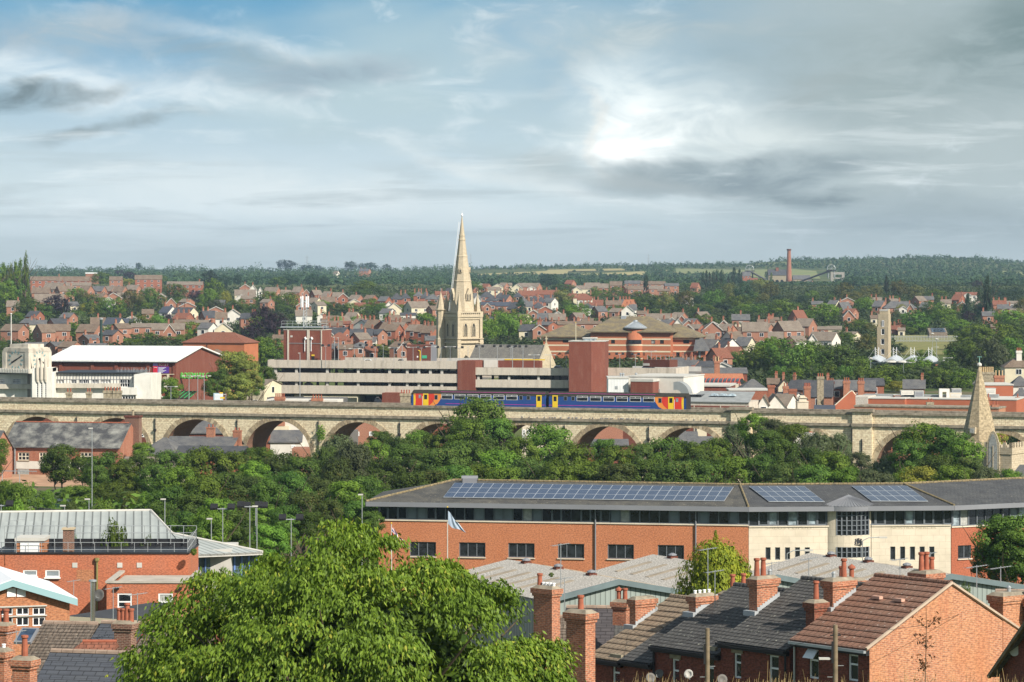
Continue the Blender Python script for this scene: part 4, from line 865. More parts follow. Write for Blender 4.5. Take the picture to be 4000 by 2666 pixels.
for a, b, c, d_ in sl_:
 window(tb, a, b, c, d_, y=-.62, nx=2, ny=8, fr=UPV, gl=GLD, t=.07)
 mb = MB(); mb.lathe([(.16, 0), (.30, .5), (.33, 2.8), (.2, 4.2), (.02, 4.8)], ((a+b)/2, -.95, d_+.1), 10); mb.build('fluted_fin', ART, tb)
k3 = Fac(12, 603.6, 117.5, 600, zb); sd = 6.3
off = Vector((k3.P.x-k2.P.x, k3.P.y-k2.P.y, 0)); rr = k3.rz-k2.rz; ro = Matrix.Rotation(-k2.rz, 3, 'Z') @ off
z0, z1 = k3.z(70, T(0, 0, 1142)[1]), k3.z(70, T(0, 0, 998)[1]); zr1 = k3.z(70, T(0, 0, 962)[1]); zr2 = k3.z(70, T(0, 0, 926)[1])
def tw(mb, name, m, smooth=False): return mb.build(name, m, tb, ro, rr, smooth)
mb = MB(); mb.box(0, sd, 0, sd, z0-.1, z1)
for i in (0, 1):
 for j in (0, 1): mb.box(i*(sd-.7)-.12+(.0), i*(sd-.7)+.82, j*(sd-.7)-.12, j*(sd-.7)+.82, z0-.1, z1+.02)
for j in range(3): mb.box(-.06+j*.08, sd+.06-j*.08, -.06+j*.08, sd+.06-j*.08, z1+.05+j*(zr1-z1)/3, z1+.02+(j+1)*(zr1-z1)/3)
mb.box(.35, sd-.35, .35, sd-.35, zr1-.05, zr1+.12); mb.box(.9, sd-.9, .9, sd-.9, zr1, zr2)
tw(mb, 'clock_stage', ART)
mb = MB(); mb.box(-.9, sd+.9, -.9, sd+.9, k3.z(70, T(0, 0, 1190)[1]), z0-.1)
tw(mb, 'stage_ledge', ART)
mb = MB()
for i in range(20):
 for q in (0, 1):
  a = -.9+i*(sd+1.8)/20+.1; zq = k3.z(70, T(0, 0, 1190)[1])+.1
  if q == 0: mb.box(a, a+.18, -.98, -.9, zq, z0-.15)
  else: mb.box(sd+.9, sd+.98, a, a+.18, zq, z0-.15)
tw(mb, 'fluting', ARW)
for face, (ha, hb) in ((0, (62, 243)), (1, (118, 170))):
 mb = MB(); R = 1.85; cz = k3.z(70, T(0, 0, 1070)[1]); cx = sd/2
 def pl(x, z, dep): return (x, -dep, z) if face == 0 else (sd+dep, x, z)
 def barr(x0, z0_, x1, z1_, w, dep, mb=mb):
  v = Vector((x1-x0, z1_-z0_)); n_ = Vector((-v.y, v.x)).normalized()*w/2; q = [(x0+n_.x, z0_+n_.y), (x0-n_.x, z0_-n_.y), (x1-n_.x, z1_-n_.y), (x1+n_.x, z1_+n_.y)]
  vs = [pl(a, b, dep) for a, b in q]+[pl(a, b, .01) for a, b in q]; fs = [(0, 1, 2, 3), (7, 6, 5, 4), (0, 4, 5, 1), (1, 5, 6, 2), (2, 6, 7, 3), (3, 7, 4, 0)]
  mb.raw(vs, fs)
 for i in range(12): t = i*pi/6; barr(cx+R*.72*sin(t), cz+R*.72*cos(t), cx+R*sin(t), cz+R*cos(t), .24, .06)
 o = tw(mb, 'clock_dial', P('dial_teal', (.20, .33, .34), .5)); mb = MB()
 for an, L, w in ((ha, 1.75, .16), (hb, 1.15, .24)): t = radians(an); barr(cx-sin(t)*.35, cz-cos(t)*.35, cx+sin(t)*L, cz+cos(t)*L, w, .12, mb)
 h = mb.build('clock_hand', BLK, o)
fp = T(0, 102, 655); o = thing('flagpole', 'bare white flagpole rising behind the clock tower', 'flagpole', (*k3.P, zb), 0)
ff = (fp[0]-2000)/F*612; o.location = (ff, 612, zb+8); MB().tube((0, 0, 0), (0, 0, zat(fp[1], 612)-zb-8), .16, .1, 8).build('pole', CNL, o); MB().lathe([(.01, 0), (.2, .15), (.01, .3)], (0, 0, zat(fp[1], 612)-zb-8), 8).build('finial', UPV, o)
# ---- brown brick hall with white roof
k = K(0, T, 455, 1600, 646, 640); sh = k.thing('brick_shopping_centre', 'long brown brick hall with shallow white roof and green lettering', 'building'); L = k.len; D = 31
ze = k.Z(1600, 1076); zr = ze+2.35
mb = MB(); mb.box(0, L, 0, D, 0, ze-.3); mb.face([(L, 0, ze-.3), (L, D, ze-.3), (L, D/2, zr-.1)]); mb.face([(0, D, ze-.3), (0, 0, ze-.3), (0, D/2, zr-.1)])
for X in (556, 846, 1064, 1354, 1596): a = k.X(X); mb.box(a-.35, a+.35, -.2, 0, 0, ze-.32)
mb.build('wall', BKV, sh)
mb = MB(); roofslab(mb, [(-1, -.6, ze), (L+.5, -.6, ze), (L+.5, D/2, zr+.2), (-1, D/2, zr+.2)], .28); roofslab(mb, [(L+.5, D+.6, ze), (-1, D+.6, ze), (-1, D/2, zr+.2), (L+.5, D/2, zr+.2)], .28); mb.build('roof', SEAM('white_sheet', (.80, .80, .78), 1.0, .93), sh)
mb = MB(); mb.box(-1, L+.5, -.62, -.5, ze-.5, ze-.28); mb.build('gutter', BLK, sh)
mb = MB(); a, b, c, d_ = k.R(1380, 1596, 1196, 1202); mb.box(a, b, -.24, -.2, c, d_)
for X in (1383, 1470, 1540): a = k.X(X); mb.box(a-.25, a+.25, -.25, -.2, 2, c)
mb.build('string_course', CRR, sh)
for X0, X1 in ((1402, 1455), (1486, 1536)):
 a, b, c, d_ = k.R(X0, X1, 1222, 1322); m_ = (a+b)/2; r = (b-a)/2
 MB().prism([(a, c), (b, c)]+[(m_+r*cos(t*pi/8), d_-r+r*sin(t*pi/8)) for t in range(9)], -.2, -.02, 'y').build('blind_arch', CRR, sh)
def text(par, s, x, z, y, size, mat, rz=0.0, name='lettering', ext=.05, sx=1.0):
 cu = bpy.data.curves.new(name, 'FONT'); cu.body = s; cu.size = size; cu.extrude = ext; cu.align_x = 'LEFT'
 o = bpy.data.objects.new(name, cu); COL.objects.link(o); o.parent = par; o.location = (x, y, z) ; o.rotation_euler = (pi/2, 0, rz); o.scale = (sx, 1, 1); cu.materials.append(mat)
 me = bpy.data.meshes.new_from_object(o); me.uv_layers.new(name='uv') if not me.uv_layers.get('uv') else None
 q = bpy.data.objects.new(name, me); COL.objects.link(q); q.parent = par; q.location = o.location; q.rotation_euler = o.rotation_euler; q.scale = o.scale
 bpy.data.objects.remove(o); return q
a, b, c, d_ = k.R(1400, 1546, 1094, 1190)
sg = thing('to_let_sign', 'purple and red TO LET board high on the brown brick wall', 'sign', Vector((*(k.P+k.u*a), zb)), k.rz); sz = k.zb+c-sg.location.z; w = b-a; h = d_-c
PUR = P('purple', (.10, .04, .28), .5, var=.04); LIL = P('lilac', (.42, .28, .62), .5, var=.04); RDP = P('sign_red', (.62, .03, .05), .5, var=.04)
MB().box(0, w, -.12, -.02, sz, sz+h).build('board', PUR, sg); MB().box(0, w*.3, -.135, -.12, sz, sz+h).build('side_strip', LIL, sg)
MB().box(w*.33, w*.98, -.14, -.12, sz+h*.64, sz+h*.97).box(0, w*.29, -.15, -.136, sz+h*.05, sz+h*.66).build('red_band', RDP, sg)
text(sg, 'TO LET', w*.35, sz+h*.69, -.16, h*.30, UPV); text(sg, 'To Let', w*.03, sz+h*.5, -.17, h*.13, UPV)
mb = MB()
for i in range(6): mb.box(w*.34, w*(.62+.3*((i*7) % 3)/3), -.135, -.12, sz+h*(.06+i*.09), sz+h*(.10+i*.09))
mb.build('small_print', UPV, sg)
GRN = P('green_letter', (.10, .62, .10), .5, var=.05)
xa, xb = k.X(1650, 3), k.X(1905, 3); za, zb4 = k.Z(1760, 1238, 3), k.Z(1760, 1193, 3)
lt = text(sh, 'ROSEMARY CENTRE', xa, za, 3, (zb4-za)*1.7, GRN, ext=.12); lt.scale.x = (xb-xa)/(lt.dimensions.x*.66 if lt.dimensions.x > 0 else 10)
MB().box(xa-.5, xa+(xb-xa)*1.6, 3.2, 3.5, za-.1, za+.15).build('sign_beam', BLK, sh)
mb = MB()
for X0, X1 in ((1380, 1452), (1560, 1800)):
 a, b, c, d_ = k.R(X0, X1, 1352, 1412); y0 = -5
 n = int((b-a)/.9); mb2 = MB(); mb2.raw([(a, y0, c), (b, y0, c), (b, -.3, d_), (a, -.3, d_), (a, y0, c-.15), (b, y0, c-.15), (b, -.3, d_-.15), (a, -.3, d_-.15)], [(0, 1, 2, 3), (7, 6, 5, 4), (0, 4, 5, 1), (1, 5, 6, 2), (2, 6, 7, 3), (3, 7, 4, 0)])
 mb2.build('glass_canopy', GLD, sh)
 for i in range(n+1): mb.tube((a+i*.9, y0, c+.06), (a+i*.9+.4, -.3, d_+.06), .06, .06, 4)
mb.build('canopy_bar', P('green_bar', (.05, .40, .12), .5), sh)
mb = MB(); k.bx(mb, 1375, 1450, 1408, 1414, -5, -.3); k.bx(mb, 1378, 1384, 1414, None, -4.9, -4.7); k.bx(mb, 1440, 1446, 1414, None, -4.9, -4.7); mb.build('porch', CNL, sh)
hl = K(0, T, 1880, 2050, 700, 700); o = hl.thing('small_hipped_roof', 'small mossy hipped roof behind the white supermarket roof', 'building'); house_parts(o, hl.len, 9, hl.Z(1950, 1028), hl.Z(1950, 975)-hl.Z(1950, 1028), TBR, BKV, 'x', True)
# ---- hipped brick block
k = K(0, T, 1672, 2233, 757, 752.5); o = k.thing('hipped_brick_block', 'plain windowless orange brick block with hipped brown roof', 'building'); ze = k.Z(2200, 906)
rf = house_parts(o, k.len, 9, ze, k.Z(2200, 817)-k.Z(2200, 903), TRD, P('smooth_orange_brick', (.42, .148, .07), .85, var=.1, scale=.6), 'x', True, ov=.3)
MB().box(k.len*.39, k.len*.39+.12, -.1, 0, ze-5, ze).build('downpipe', BLK, o); MB().lathe([(.05, 0), (.8, .25), (.85, .3)], (0, 0, 0), 12).build('satellite_dish', UPV, o, (1.2, -.4, ze-2)).rotation_euler = (pi/2, 0, 0)
# ---- car park
k = K(1, T, 110, 1842, 715, 705); cp = k.thing('car_park', 'multi storey concrete car park with long stacked parapets', 'car park'); L = k.len; zbc = k.zb; DP = 32
bands = [(1073, 1145), (1190, 1270), (1305, 1380)]; zs = [(k.Z(900, b), k.Z(900, a)) for a, b in bands]
JNT = P('panel_joint', (.50, .47, .43), .9)
for i, (a, b) in enumerate(zs):
 mb = MB(); mb.box(0, L, -.12, .12, a, b); mb.box(0, .24, .12, 12, a, b); mb.box(L*.2, L, DP-.2, DP, a, b-.3); mb.build('parapet', CON, cp)
 mb = MB(); st = L/18.0
 for j in range(19): mb.box(j*st-.03, j*st+.03, -.135, -.12, a+.02, b-.02)
 mb.build('panel_joint', JNT, cp)
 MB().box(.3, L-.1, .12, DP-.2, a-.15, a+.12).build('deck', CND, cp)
for lv in (0, 1):
 zt, zb2 = zs[lv][0]-.16, zs[lv+1][0]+.12
 for X in (175, 365, 647, 930, 1217, 1378, 1485, 1590, 1695): q = k.X(X); MB().box(q-.28, q+.28, .3, .8, zb2, zt).build('column', CNL, cp)
 for y in (9, 17, 25):
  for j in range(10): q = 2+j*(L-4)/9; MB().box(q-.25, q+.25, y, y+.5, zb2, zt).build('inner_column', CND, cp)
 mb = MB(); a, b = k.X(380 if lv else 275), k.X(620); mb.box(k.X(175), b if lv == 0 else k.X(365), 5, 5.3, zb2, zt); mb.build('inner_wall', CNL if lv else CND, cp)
mb = MB(); k.bx(mb, 165, 350, 1380, None, 2, 8); mb.build('recess_shade', BLK, cp)  # black block stands in for the shade of the recess under the decks
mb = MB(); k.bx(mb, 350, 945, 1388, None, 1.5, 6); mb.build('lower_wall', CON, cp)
mb = MB(); k.bx(mb, 945, 1160, 1395, None, 8, 9); mb.build('undercroft_shade', BLK, cp)  # shade deep in the open ground level, put in as a black slab
q = k.Z(600, 1408); MB().bars([(k.X(440), -.3, q-.5), (k.X(440), -.3, q), (k.X(930), -.3, q), (k.X(930), -.3, q-3.5)], .12, 6).build('duct_pipe', CRR, cp)
mb = MB(); k.bx(mb, 1152, 1330, 1370, None, -3, 4); mb.build('brick_store', BKV, cp)
mb = MB(); k.bx(mb, 1842, 2006, 1076, None, -.3, 6); k.bx(mb, 2004, 2600, 1076, 1200, 8, 10); mb.build('stair_block', BKV, cp)
mb = MB(); k.bx(mb, 2082, 2210, 1070, 1137, 7.8, 8); mb.build('white_panel', WHR, cp)
mb = MB(); zt = zs[0][1]; a, b = k.X(600, DP-4), k.X(1380, DP-4); mb.box(a, b, DP-4, DP-3.8, zt-.6, k.Z(900, 1062, DP-4)); mb.build('rear_parapet', CNL, cp)
mb = MB(); a, b = k.X(1600, 6), k.X(2400, 6); mb.box(a, b, 20, 20.2, zt-1, k.Z(1900, 1052, 20)); mb.build('ramp_wall', CNL, cp); MB().box(k.X(2140, 6), k.X(2515, 6), 19.8, 19.9, zt-.3, zt-.05).build('ramp_rail', YEL, cp)
# lower eastern half
kb = K(1, T, 2008, 2870, 704, 700, zbc); zs2 = [(kb.Z(2400, b), kb.Z(2400, a)) for a, b in ((1140, 1208), (1250, 1322))]; ob = kb.thing('car_park_wing', 'lower concrete wing of the car park against the brick shaft', 'car park')
for a, b in zs2:
 MB().box(0, kb.len, -.12, .12, a, b).build('parapet', CON, ob); MB().box(0, kb.len, .12, 26, a-.15, a+.12).build('deck', CND, ob)
 mb = MB()
 for j in range(12): mb.box(j*kb.len/11-.03, j*kb.len/11+.03, -.135, -.12, a+.02, b-.02)
 mb.build('panel_joint', JNT, ob)
for X in (2030, 2310, 2580, 2860): q = kb.X(X); MB().box(q-.25, q+.25, .3, .8, zs2[1][0]+.12, zs2[0][0]-.15).build('column', CNL, ob)
for y in (9, 18):
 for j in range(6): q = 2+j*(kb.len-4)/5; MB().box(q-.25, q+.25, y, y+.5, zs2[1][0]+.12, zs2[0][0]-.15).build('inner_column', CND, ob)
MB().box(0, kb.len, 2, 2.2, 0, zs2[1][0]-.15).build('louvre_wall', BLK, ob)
MB().box(0, kb.len, 25.8, 26, zs2[1][0], zs2[1][1]).build('rear_parapet', CON, ob)
k4 = K(2, T, 520, 725, 696.6, 695.8, zbc); sf = k4.thing('brick_stair_shaft', 'tall windowless brown brick stair shaft of the car park', 'tower'); zt = k4.Z(620, 895); mb = MB(); mb.box(0, k4.len, 0, 7.5, 0, zt-.15)
w1 = k4.len; w2 = k4.X(850, 1.6); mb.prism([(w1, 0), (w2, 1.6), (w2, 7.5), (w1, 7.5)], 0, zt-.15); mb.build('wall', BKV, sf)
MB().prism([(-.1, -.1), (w1, -.1), (w2+.1, 1.5), (w2+.1, 7.6), (-.1, 7.6)], zt-.15, zt).build('coping', CNL, sf)
a, b, c, d_ = k4.R(650, 758, 865, 895, 3); mb = MB(); mb.box(a, b, 3, 6, zt, d_-.2); mb.build('roof_cage', GLP, sf); MB().box(a-.15, b+.15, 2.85, 6.15, d_-.2, d_).build('cage_lid', CNL, sf)
k5 = K(2, T, 850, 1500, 702, 698, zbc); oc = k5.thing('car_park_east_deck', 'top parapet deck of the car park right of the brick shaft', 'car park')
a, b = k5.Z(1200, 1215), k5.Z(1200, 1142); MB().box(0, k5.len, -.12, .12, a, b).box(k5.len-.2, k5.len, .12, 14, a-.6, b).build('parapet', CON, oc); MB().box(0, k5.len, .2, 30, a-.15, a+.15).build('deck', CND, oc)
for j in range(6): q = 2+j*(k5.len-4)/5; MB().box(q-.25, q+.25, .4, .9, 2, a-.15).build('column', CNL, oc)
MB().box(0, k5.len, 6, 6.2, 0, a-.9).build('inner_wall', CND, oc); MB().box(0, 1.6, -.1, 3, k5.Z(860, 1330), k5.Z(860, 1255)).build('lower_parapet', CON, oc)
MB().box(0, k5.len, 28, 28.2, a, k5.Z(1200, 1126, 28)).build('rear_parapet', CNL, oc)
# stair towers on the deck
k6 = K(1, T, 300, 600, 716, 714, zbc); st = k6.thing('brown_stair_tower', 'brown brick stair tower with concrete strips under the phone mast', 'tower'); z0 = zs[0][0]; zt = k6.Z(450, 797); mb = MB(); mb.box(-1.2, k6.len, 0, 7, z0, zt); mb.build('wall', BKV, st)
mb = MB()
for X0, X1 in ((285, 300), (465, 489), (592, 600)): k6.bx(mb, X0, X1, 795, 1075, -.15, .1)
mb.box(-1.3, k6.len+.1, -.1, 7.1, zt, zt+.12); mb.build('concrete_strip', CON, st)
a, b, c, d_ = k6.R(302, 600, 915, 919); MB().box(a, b, -.12, 0, c, d_).build('cable_tray', STL, st)
for X in (448, 506): a, b, c, d_ = k6.R(X, X+7, 862, 990); MB().tube((a, -.2, c), (a, -.2, d_), .1, .1, 6).bars([(a, -.2, d_), (a+.3, -.2, d_-.5)], .25, 8).build('antenna', UPV, st)
a, b, c, d_ = k6.R(315, 334, 845, 862); MB().box(a, b, -.06, 0, c, d_).build('vent_grille', CNL, st)
a, b, c, d_ = k6.R(508, 535, 1020, 1034); MB().box(a, b, -.1, 0, c, d_).build('warning_sign', YEL, st); a, b, c, d_ = k6.R(508, 535, 1034, 1075); MB().box(a, b, -.05, 0, c, d_).build('door', BLK, st)
tm = thing('phone_mast', 'phone mast with white panel antennas on a railed roof platform', 'mast', (*(k6.P+k6.u*k6.X(435)+Vector((0, 3.5))), zbc+zt+.12)); hT = k6.Z(435, 490, 3.5)-zt; hP = k6.Z(435, 768, 3.5)-zt; hR = k6.Z(435, 718, 3.5)-zt; hM = k6.Z(435, 600, 3.5)-zt
mb = MB()
for i in range(3):
 t = i*2.09; mb.tube((cos(t)*.55, sin(t)*.55, 0), (cos(t)*.45, sin(t)*.45, hM+1.5), .07, .07, 5)
 for j in range(9): z = j*(hM+1)/9; mb.tube((cos(t)*.53, sin(t)*.53, z), (cos(t+2.09)*.5, sin(t+2.09)*.5, z+(hM+1)/9), .04, .04, 4)
mb.build('lattice', STL, tm)
for i in range(6): t = i*pi/3; c_, s_ = cos(t)*.85, sin(t)*.85; MB().box(c_-.14, c_+.14, s_-.08, s_+.08, hM+.2, hT-.1*(i % 2)).build('panel_antenna', UPV, tm)
mb = MB(); mb.box(-5.3, 5.3, -2.6, 3, hP-.2, hP-.05); mb.build('platform', STL, tm); mb = MB()
for z in (hP+.6, hR): mb.bars([(-5, -2.5, z), (5, -2.5, z), (5, 2.8, z), (-5, 2.8, z), (-5, -2.5, z)], .03, 4)
for i in range(9): mb.tube((-5+i*1.25, -2.5, hP), (-5+i*1.25, -2.5, hR), .04, .04, 4)
for q in (-4, 0, 4): mb.tube((q, 0, 0), (q, 0, hP-.3), .12, .12, 5)
mb.build('railing', STL, tm)
k7 = K(1, T, 1378, 1650, 716, 716, zbc); st = k7.thing('lift_lobby', 'dark brown brick lift lobby with yellow pipe on the car park deck', 'building'); mb = MB(); k7.bx(mb, 1378, 1600, 932, 1090, 0, 5); mb.build('wall', BKD, st); mb = MB(); k7.bx(mb, 1600, 1650, 936, 1090, .6, 4); mb.build('shutter', GRL, st)
q = k7.X(1500); MB().bars([(q-.4, -.15, k7.Z(1500, 985)), (q, -.15, k7.Z(1500, 985)), (q, -.15, k7.Z(1500, 1080))], .1, 6).build('pipe', YEL, st)
a, b, c, d_ = k7.R(1518, 1562, 1028, 1055); MB().box(a, b, -.08, 0, c, d_).build('green_sign', P('sign_green', (.05, .35, .20), .5), st); a, b, c, d_ = k7.R(1470, 1482, 1033, 1047); MB().box(a, b, -.08, 0, c, d_).build('white_notice', UPV, st)
k8 = K(2, T, 1285, 1440, 700, 698, zbc); st = k8.thing('east_lift_lobby', 'low brown brick lift lobby on the east deck of the car park', 'building'); mb = MB(); k8.bx(mb, 1200, 1440, 1068, 1135, 2, 6); mb.build('wall', BKD, st); mb = MB(); k8.bx(mb, 1196, 1255, 1100, 1122, 1.9, 2); mb.build('notice_board', CNL, st)
z = k8.Z(1300, 1025, 2); z2 = k8.Z(1300, 1068, 2); mb = MB()
for X in (1200, 1285, 1320, 1370, 1400): q = k8.X(X); mb.tube((q, 2, z2), (q, 2, z), .06, .06, 4)
mb.tube((k8.X(1200), 2, z), (k8.X(1400), 2, z), .06, .06, 4); mb.build('roof_rail', STL, st)
# ---- parked cars
def car(c, X0, X1, Yb, d, mat, lab, van=False, zbase=None, rz=0.0, grp='cars parked on the car park'):
 a, b = T(c, X0, Yb), T(c, X1, Yb); x0 = (a[0]-2000)/F*d; x1 = (b[0]-2000)/F*d; w = x1-x0; zb = zat(a[1], d)
 o = thing('parked_car' if not van else 'parked_van', lab, 'van' if van else 'car', (x0, d, zb if zbase is None else zbase), rz, grp); H = 1.45 if not van else 1.9; s = w/4.3
 pr = [(0, .35), (.02, .75), (.35, .95), (.9, 1.38), (1.3, H), (2.6, H), (3.25, 1.0), (4.1, .85), (4.28, .6), (4.28, .3)] if not van else [(0, .35), (.02, 1.7), (.15, H), (2.7, H), (3.4, 1.2), (4.1, 1.0), (4.28, .7), (4.28, .3)]
 pr = [(x*s, z) for x, z in pr]; MB().prism(pr, -.85, .85, 'y').build('body', mat, o)
 g = [(.75, .98), (1.05, 1.32), (1.35, H-.08), (2.5, H-.08), (3.05, 1.0)] if not van else [(2.6, 1.15), (2.6, H-.12), (2.75, H-.12), (3.25, 1.2)]
 MB().prism([(x*s, z) for x, z in g], -.87, .87, 'y').build('window', GLD, o)
 for x in (.8, 3.4):
  for y in (-.86, .66): MB().tube((x*s, y, .32), (x*s, y+.2, .32), .32, .32, 12).build('wheel', BLK, o)
 return o
CW = P('car_white', (.75, .77, .78), .25, var=.02, spec=.6); CK = P('car_black', (.03, .035, .05), .2, var=.1, spec=.7); CS = P('car_silver', (.45, .50, .52), .25, .3, var=.03)
zd = zbc+zs[0][0]+.12; zu = zs[0][1]+zbc
def topcar(c, X0, X1, Y, m, lab): d = 722; car(c, X0, X1, Y+18, d, m, lab, zbase=zat(T(c, 0, Y)[1], d)-1.0)
topcar(1, 972, 1092, 1080, CW, 'white estate car on the top deck behind the parapet'); topcar(1, 1282, 1378, 1082, CK, 'black car on the top deck beside the lift lobby')
topcar(2, 45, 150, 1138, CW, 'white car on the wing deck by the ramp'); topcar(2, 368, 488, 1140, CK, 'black car on the wing deck beside the brick shaft'); topcar(2, 1185, 1308, 1130, CK, 'dark blue car on the east deck by the low lobby')
car(1, 442, 552, 1312, 719, CW, 'white van on the middle level of the car park', van=True, zbase=zbc+zs[2][0]+.2); car(1, 970, 1060, 1250, 716, CK, 'dark car in the shaded upper level', zbase=zbc+zs[1][0]+.2); car(1, 1230, 1340, 1300, 716, CS, 'silver car in the shaded middle level', zbase=zbc+zs[2][0]+.2)
car(1, 1080, 1150, 1470, 700, CK, 'dark car under the car park entrance')
G = 'lamp posts along the car park decks'
for X, Y, kd in ((637, 940, 'flood'), (718, 862, 'single'), (753, 868, 'single'), (815, 945, 'single'), (900, 962, 'double'), (982, 937, 'flood'), (1090, 957, 'flood'), (1163, 942, 'single'), (1262, 955, 'double'), (1337, 932, 'flood'), (1436, 950, 'double'), (1512, 957, 'flood'), (1600, 945, 'double'), (1690, 955, 'flood'), (1775, 946, 'double'), (1857, 957, 'flood'), (1938, 948, 'single'), (2043, 948, 'flood'), (2207, 945, 'flood'), (2330, 950, 'flood')):
 px, py = T(1, X, Y); lamp(px, py, 711 if Y > 930 else 735, kind=kd, grp=G, zbase=zd)
for X, Y, kd in ((5, 945, 'flood'), (100, 948, 'flood'), (202, 1020, 'double'), (350, 1020, 'double'), (495, 1020, 'single'), (858, 1020, 'flood'), (985, 1016, 'flood'), (1128, 1018, 'flood'), (1272, 985, 'double'), (1418, 1062, 'single')):
 px, py = T(2, X, Y); lamp(px, py, 704, kind=kd, grp=G, zbase=zat(T(2, 0, 1150)[1], 704)-.5)
px, py = T(1, 402, 1008); lamp(px, py, 590, kind='single', grp='tall masts', pb=1600)
# ---- church with the tall spire
kc = Fac(1790, 818, 1877, 821.9); ch = kc.thing('spired_church', 'honey stone church tower with tall octagonal spire', 'church'); a = kc.len
def cz(Y, px=1800): return kc.z(px, 800+Y/2.413)
zP, zS, zB, z0 = cz(1010), cz(1062), cz(1265), 0
ARCHP = lambda w, h, s: [(-w/2, 0), (w/2, 0), (w/2, h*.55)]+[(w/2-w*(1-cos(t))*.5 if False else w/2*cos(t)**1.3, h*.55+h*.45*sin(t)) for t in (.35, .75, 1.15)]+[(0, h)]+[(-w/2*cos(t)**1.3, h*.55+h*.45*sin(t)) for t in (1.15, .75, .35)]+[(-w/2, h*.55)]
mb = MB(); hs = [(a*.24, a*.40, cz(1235), cz(1130)), (a*.58, a*.74, cz(1235), cz(1130))]; th = .5
mb.box(0, a, 0, a, 0, zS+.2)
for u, v in ((0, 0), (a, 0), (0, a), (a, a)):
 mb.box(u-.55, u+.55, v-.55, v+.55, 0, zB-.3); mb.box(u-.38, u+.38, v-.38, v+.38, zB-.3, zS)
mb.box(-.62, a+.62, -.62, a+.62, cz(1308), cz(1300)); mb.box(-.62, a+.62, -.62, a+.62, zB-.1, zB+.12)
for y_ in (-.25, a): mb.box(-.3, a+.3, y_, y_+.25, zS-.6, zS); mb.box(y_, y_+.25, -.3, a+.3, zS-.58, zS-.02)
mb.build('tower', STC, ch)
mb = MB(); mb.box(-.5, a+.5, -.5, a+.5, zS, zS+.3)
for q in (-.45, a+.2):
 mb.box(-.45, a+.45, q, q+.25, zP-.3, zP); mb.box(q, q+.25, -.44, a+.44, zP-.31, zP-.01); mb.box(-.44, a+.44, q, q+.24, zS+.3, zS+.7); mb.box(q, q+.24, -.43, a+.43, zS+.3, zS+.69)
 for i in range(13): u = -.4+i*(a+.6)/12; mb.box(u, u+.22, q+.02, q+.22, zS+.6, zP-.2); mb.box(q+.02, q+.22, u, u+.22, zS+.6, zP-.2)
for u in (-.5, a-.5):
 for v in (-.5, a-.5): mb.box(u, u+1, v, v+1, zS+.3, zP+.02)
mb.build('parapet', STC, ch)
def lancet(par, cx, zb_, w, h, side, d0=.06):
 pts = ARCHP(w, h, 0); mb = MB()
 def cv(p, dep): return (cx+p[0], -dep, zb_+p[1]) if side == 0 else (-dep, cx+p[0], zb_+p[1])
 n = len(pts); vs = [cv(p, d0) for p in pts]+[cv(p, -.2) for p in pts]
 fs = [tuple(range(n)) if side == 0 else tuple(range(n))[::-1]]
 mb.raw(vs, fs); o = mb.build('belfry_opening' if w > .8 else 'lancet', BLK, par)
 big = [(p[0]*1.45, p[1]*1.08+(-.1 if p[1] == 0 else .12)) for p in pts]; mb = MB()
 vs = [cv(p, d0+.12) for p in big]+[cv(p, d0+.12) for p in pts]+[cv(p, -.1) for p in big]; fs = []
 for i in range(n):
  j = (i+1) % n; fs += [(i, j, n+j, n+i), (i, 2*n+i, 2*n+j, j)]
 for i in range(n):
  j = (i+1) % n; b = len(vs); vs.append(cv(pts[i], -.02)); vs.append(cv(pts[j], -.02)); fs.append((n+i, n+j, b+1, b))
 mb.raw(vs, fs); mb.build('arch_moulding', STC, o)
 if w > .8:
  mb = MB()
  for i in range(7):
   z = zb_+.25+i*h*.10; q = [(-w*.42, z-zb_), (w*.42, z-zb_), (w*.42, z-zb_+.12), (-w*.42, z-zb_+.12)]; mb.raw([cv(p, d0+.05) for p in q], [(0, 1, 2, 3) if side == 0 else (3, 2, 1, 0)])
  mb.raw([cv(p, d0+.08) for p in ((-.07, 0), (.07, 0), (.07, h*.8), (-.07, h*.8))], [(0, 1, 2, 3) if side == 0 else (3, 2, 1, 0)])
  mb.build('louvre', STG, o)
for side in (0, 1):
 for f in (.32, .68): lancet(ch, a*f, cz(1240), 1.0, cz(1120)-cz(1240), side, .08)
lancet(ch, a*.5, cz(1445), .7, 2.8, 1, .08)
# spire
zt = cz(100); cx = a/2; R0 = a*.50; mb = MB(); mb.lathe([(R0*1.06, zS+.6), (R0*1.0, zP+.6), (R0*.40, zP+(zt-zP)*.58), (.06, zt)], (cx, cx, 0), 8, ph=pi/8); mb.build('spire', STC, ch)
mb = MB()
for Y in (487, 722, 330, 290): z = cz(Y); r = np.interp(z, [zP+.6, zP+(zt-zP)*.58, zt], [R0, R0*.40, .06]); mb.lathe([(r+.02, z-.2), (r+.13, z-.15), (r+.13, z+.1), (r, z+.2)], (cx, cx, 0), 8, ph=pi/8)
mb.build('spire_band', STC, ch)
for u in (0, 1):
 for v in (0, 1): mb = MB(); x, y = (.55 if u == 0 else a-.55), (.55 if v == 0 else a-.55); mb.lathe([(.95, zP-.4), (.8, zP+.2), (.05, cz(830))], (x, y, 0), 4, ph=pi/4); mb.lathe([(.05, 0), (.22, .2), (.05, .5)], (x, y, cz(835)), 6); mb.build('broach', STC, ch)
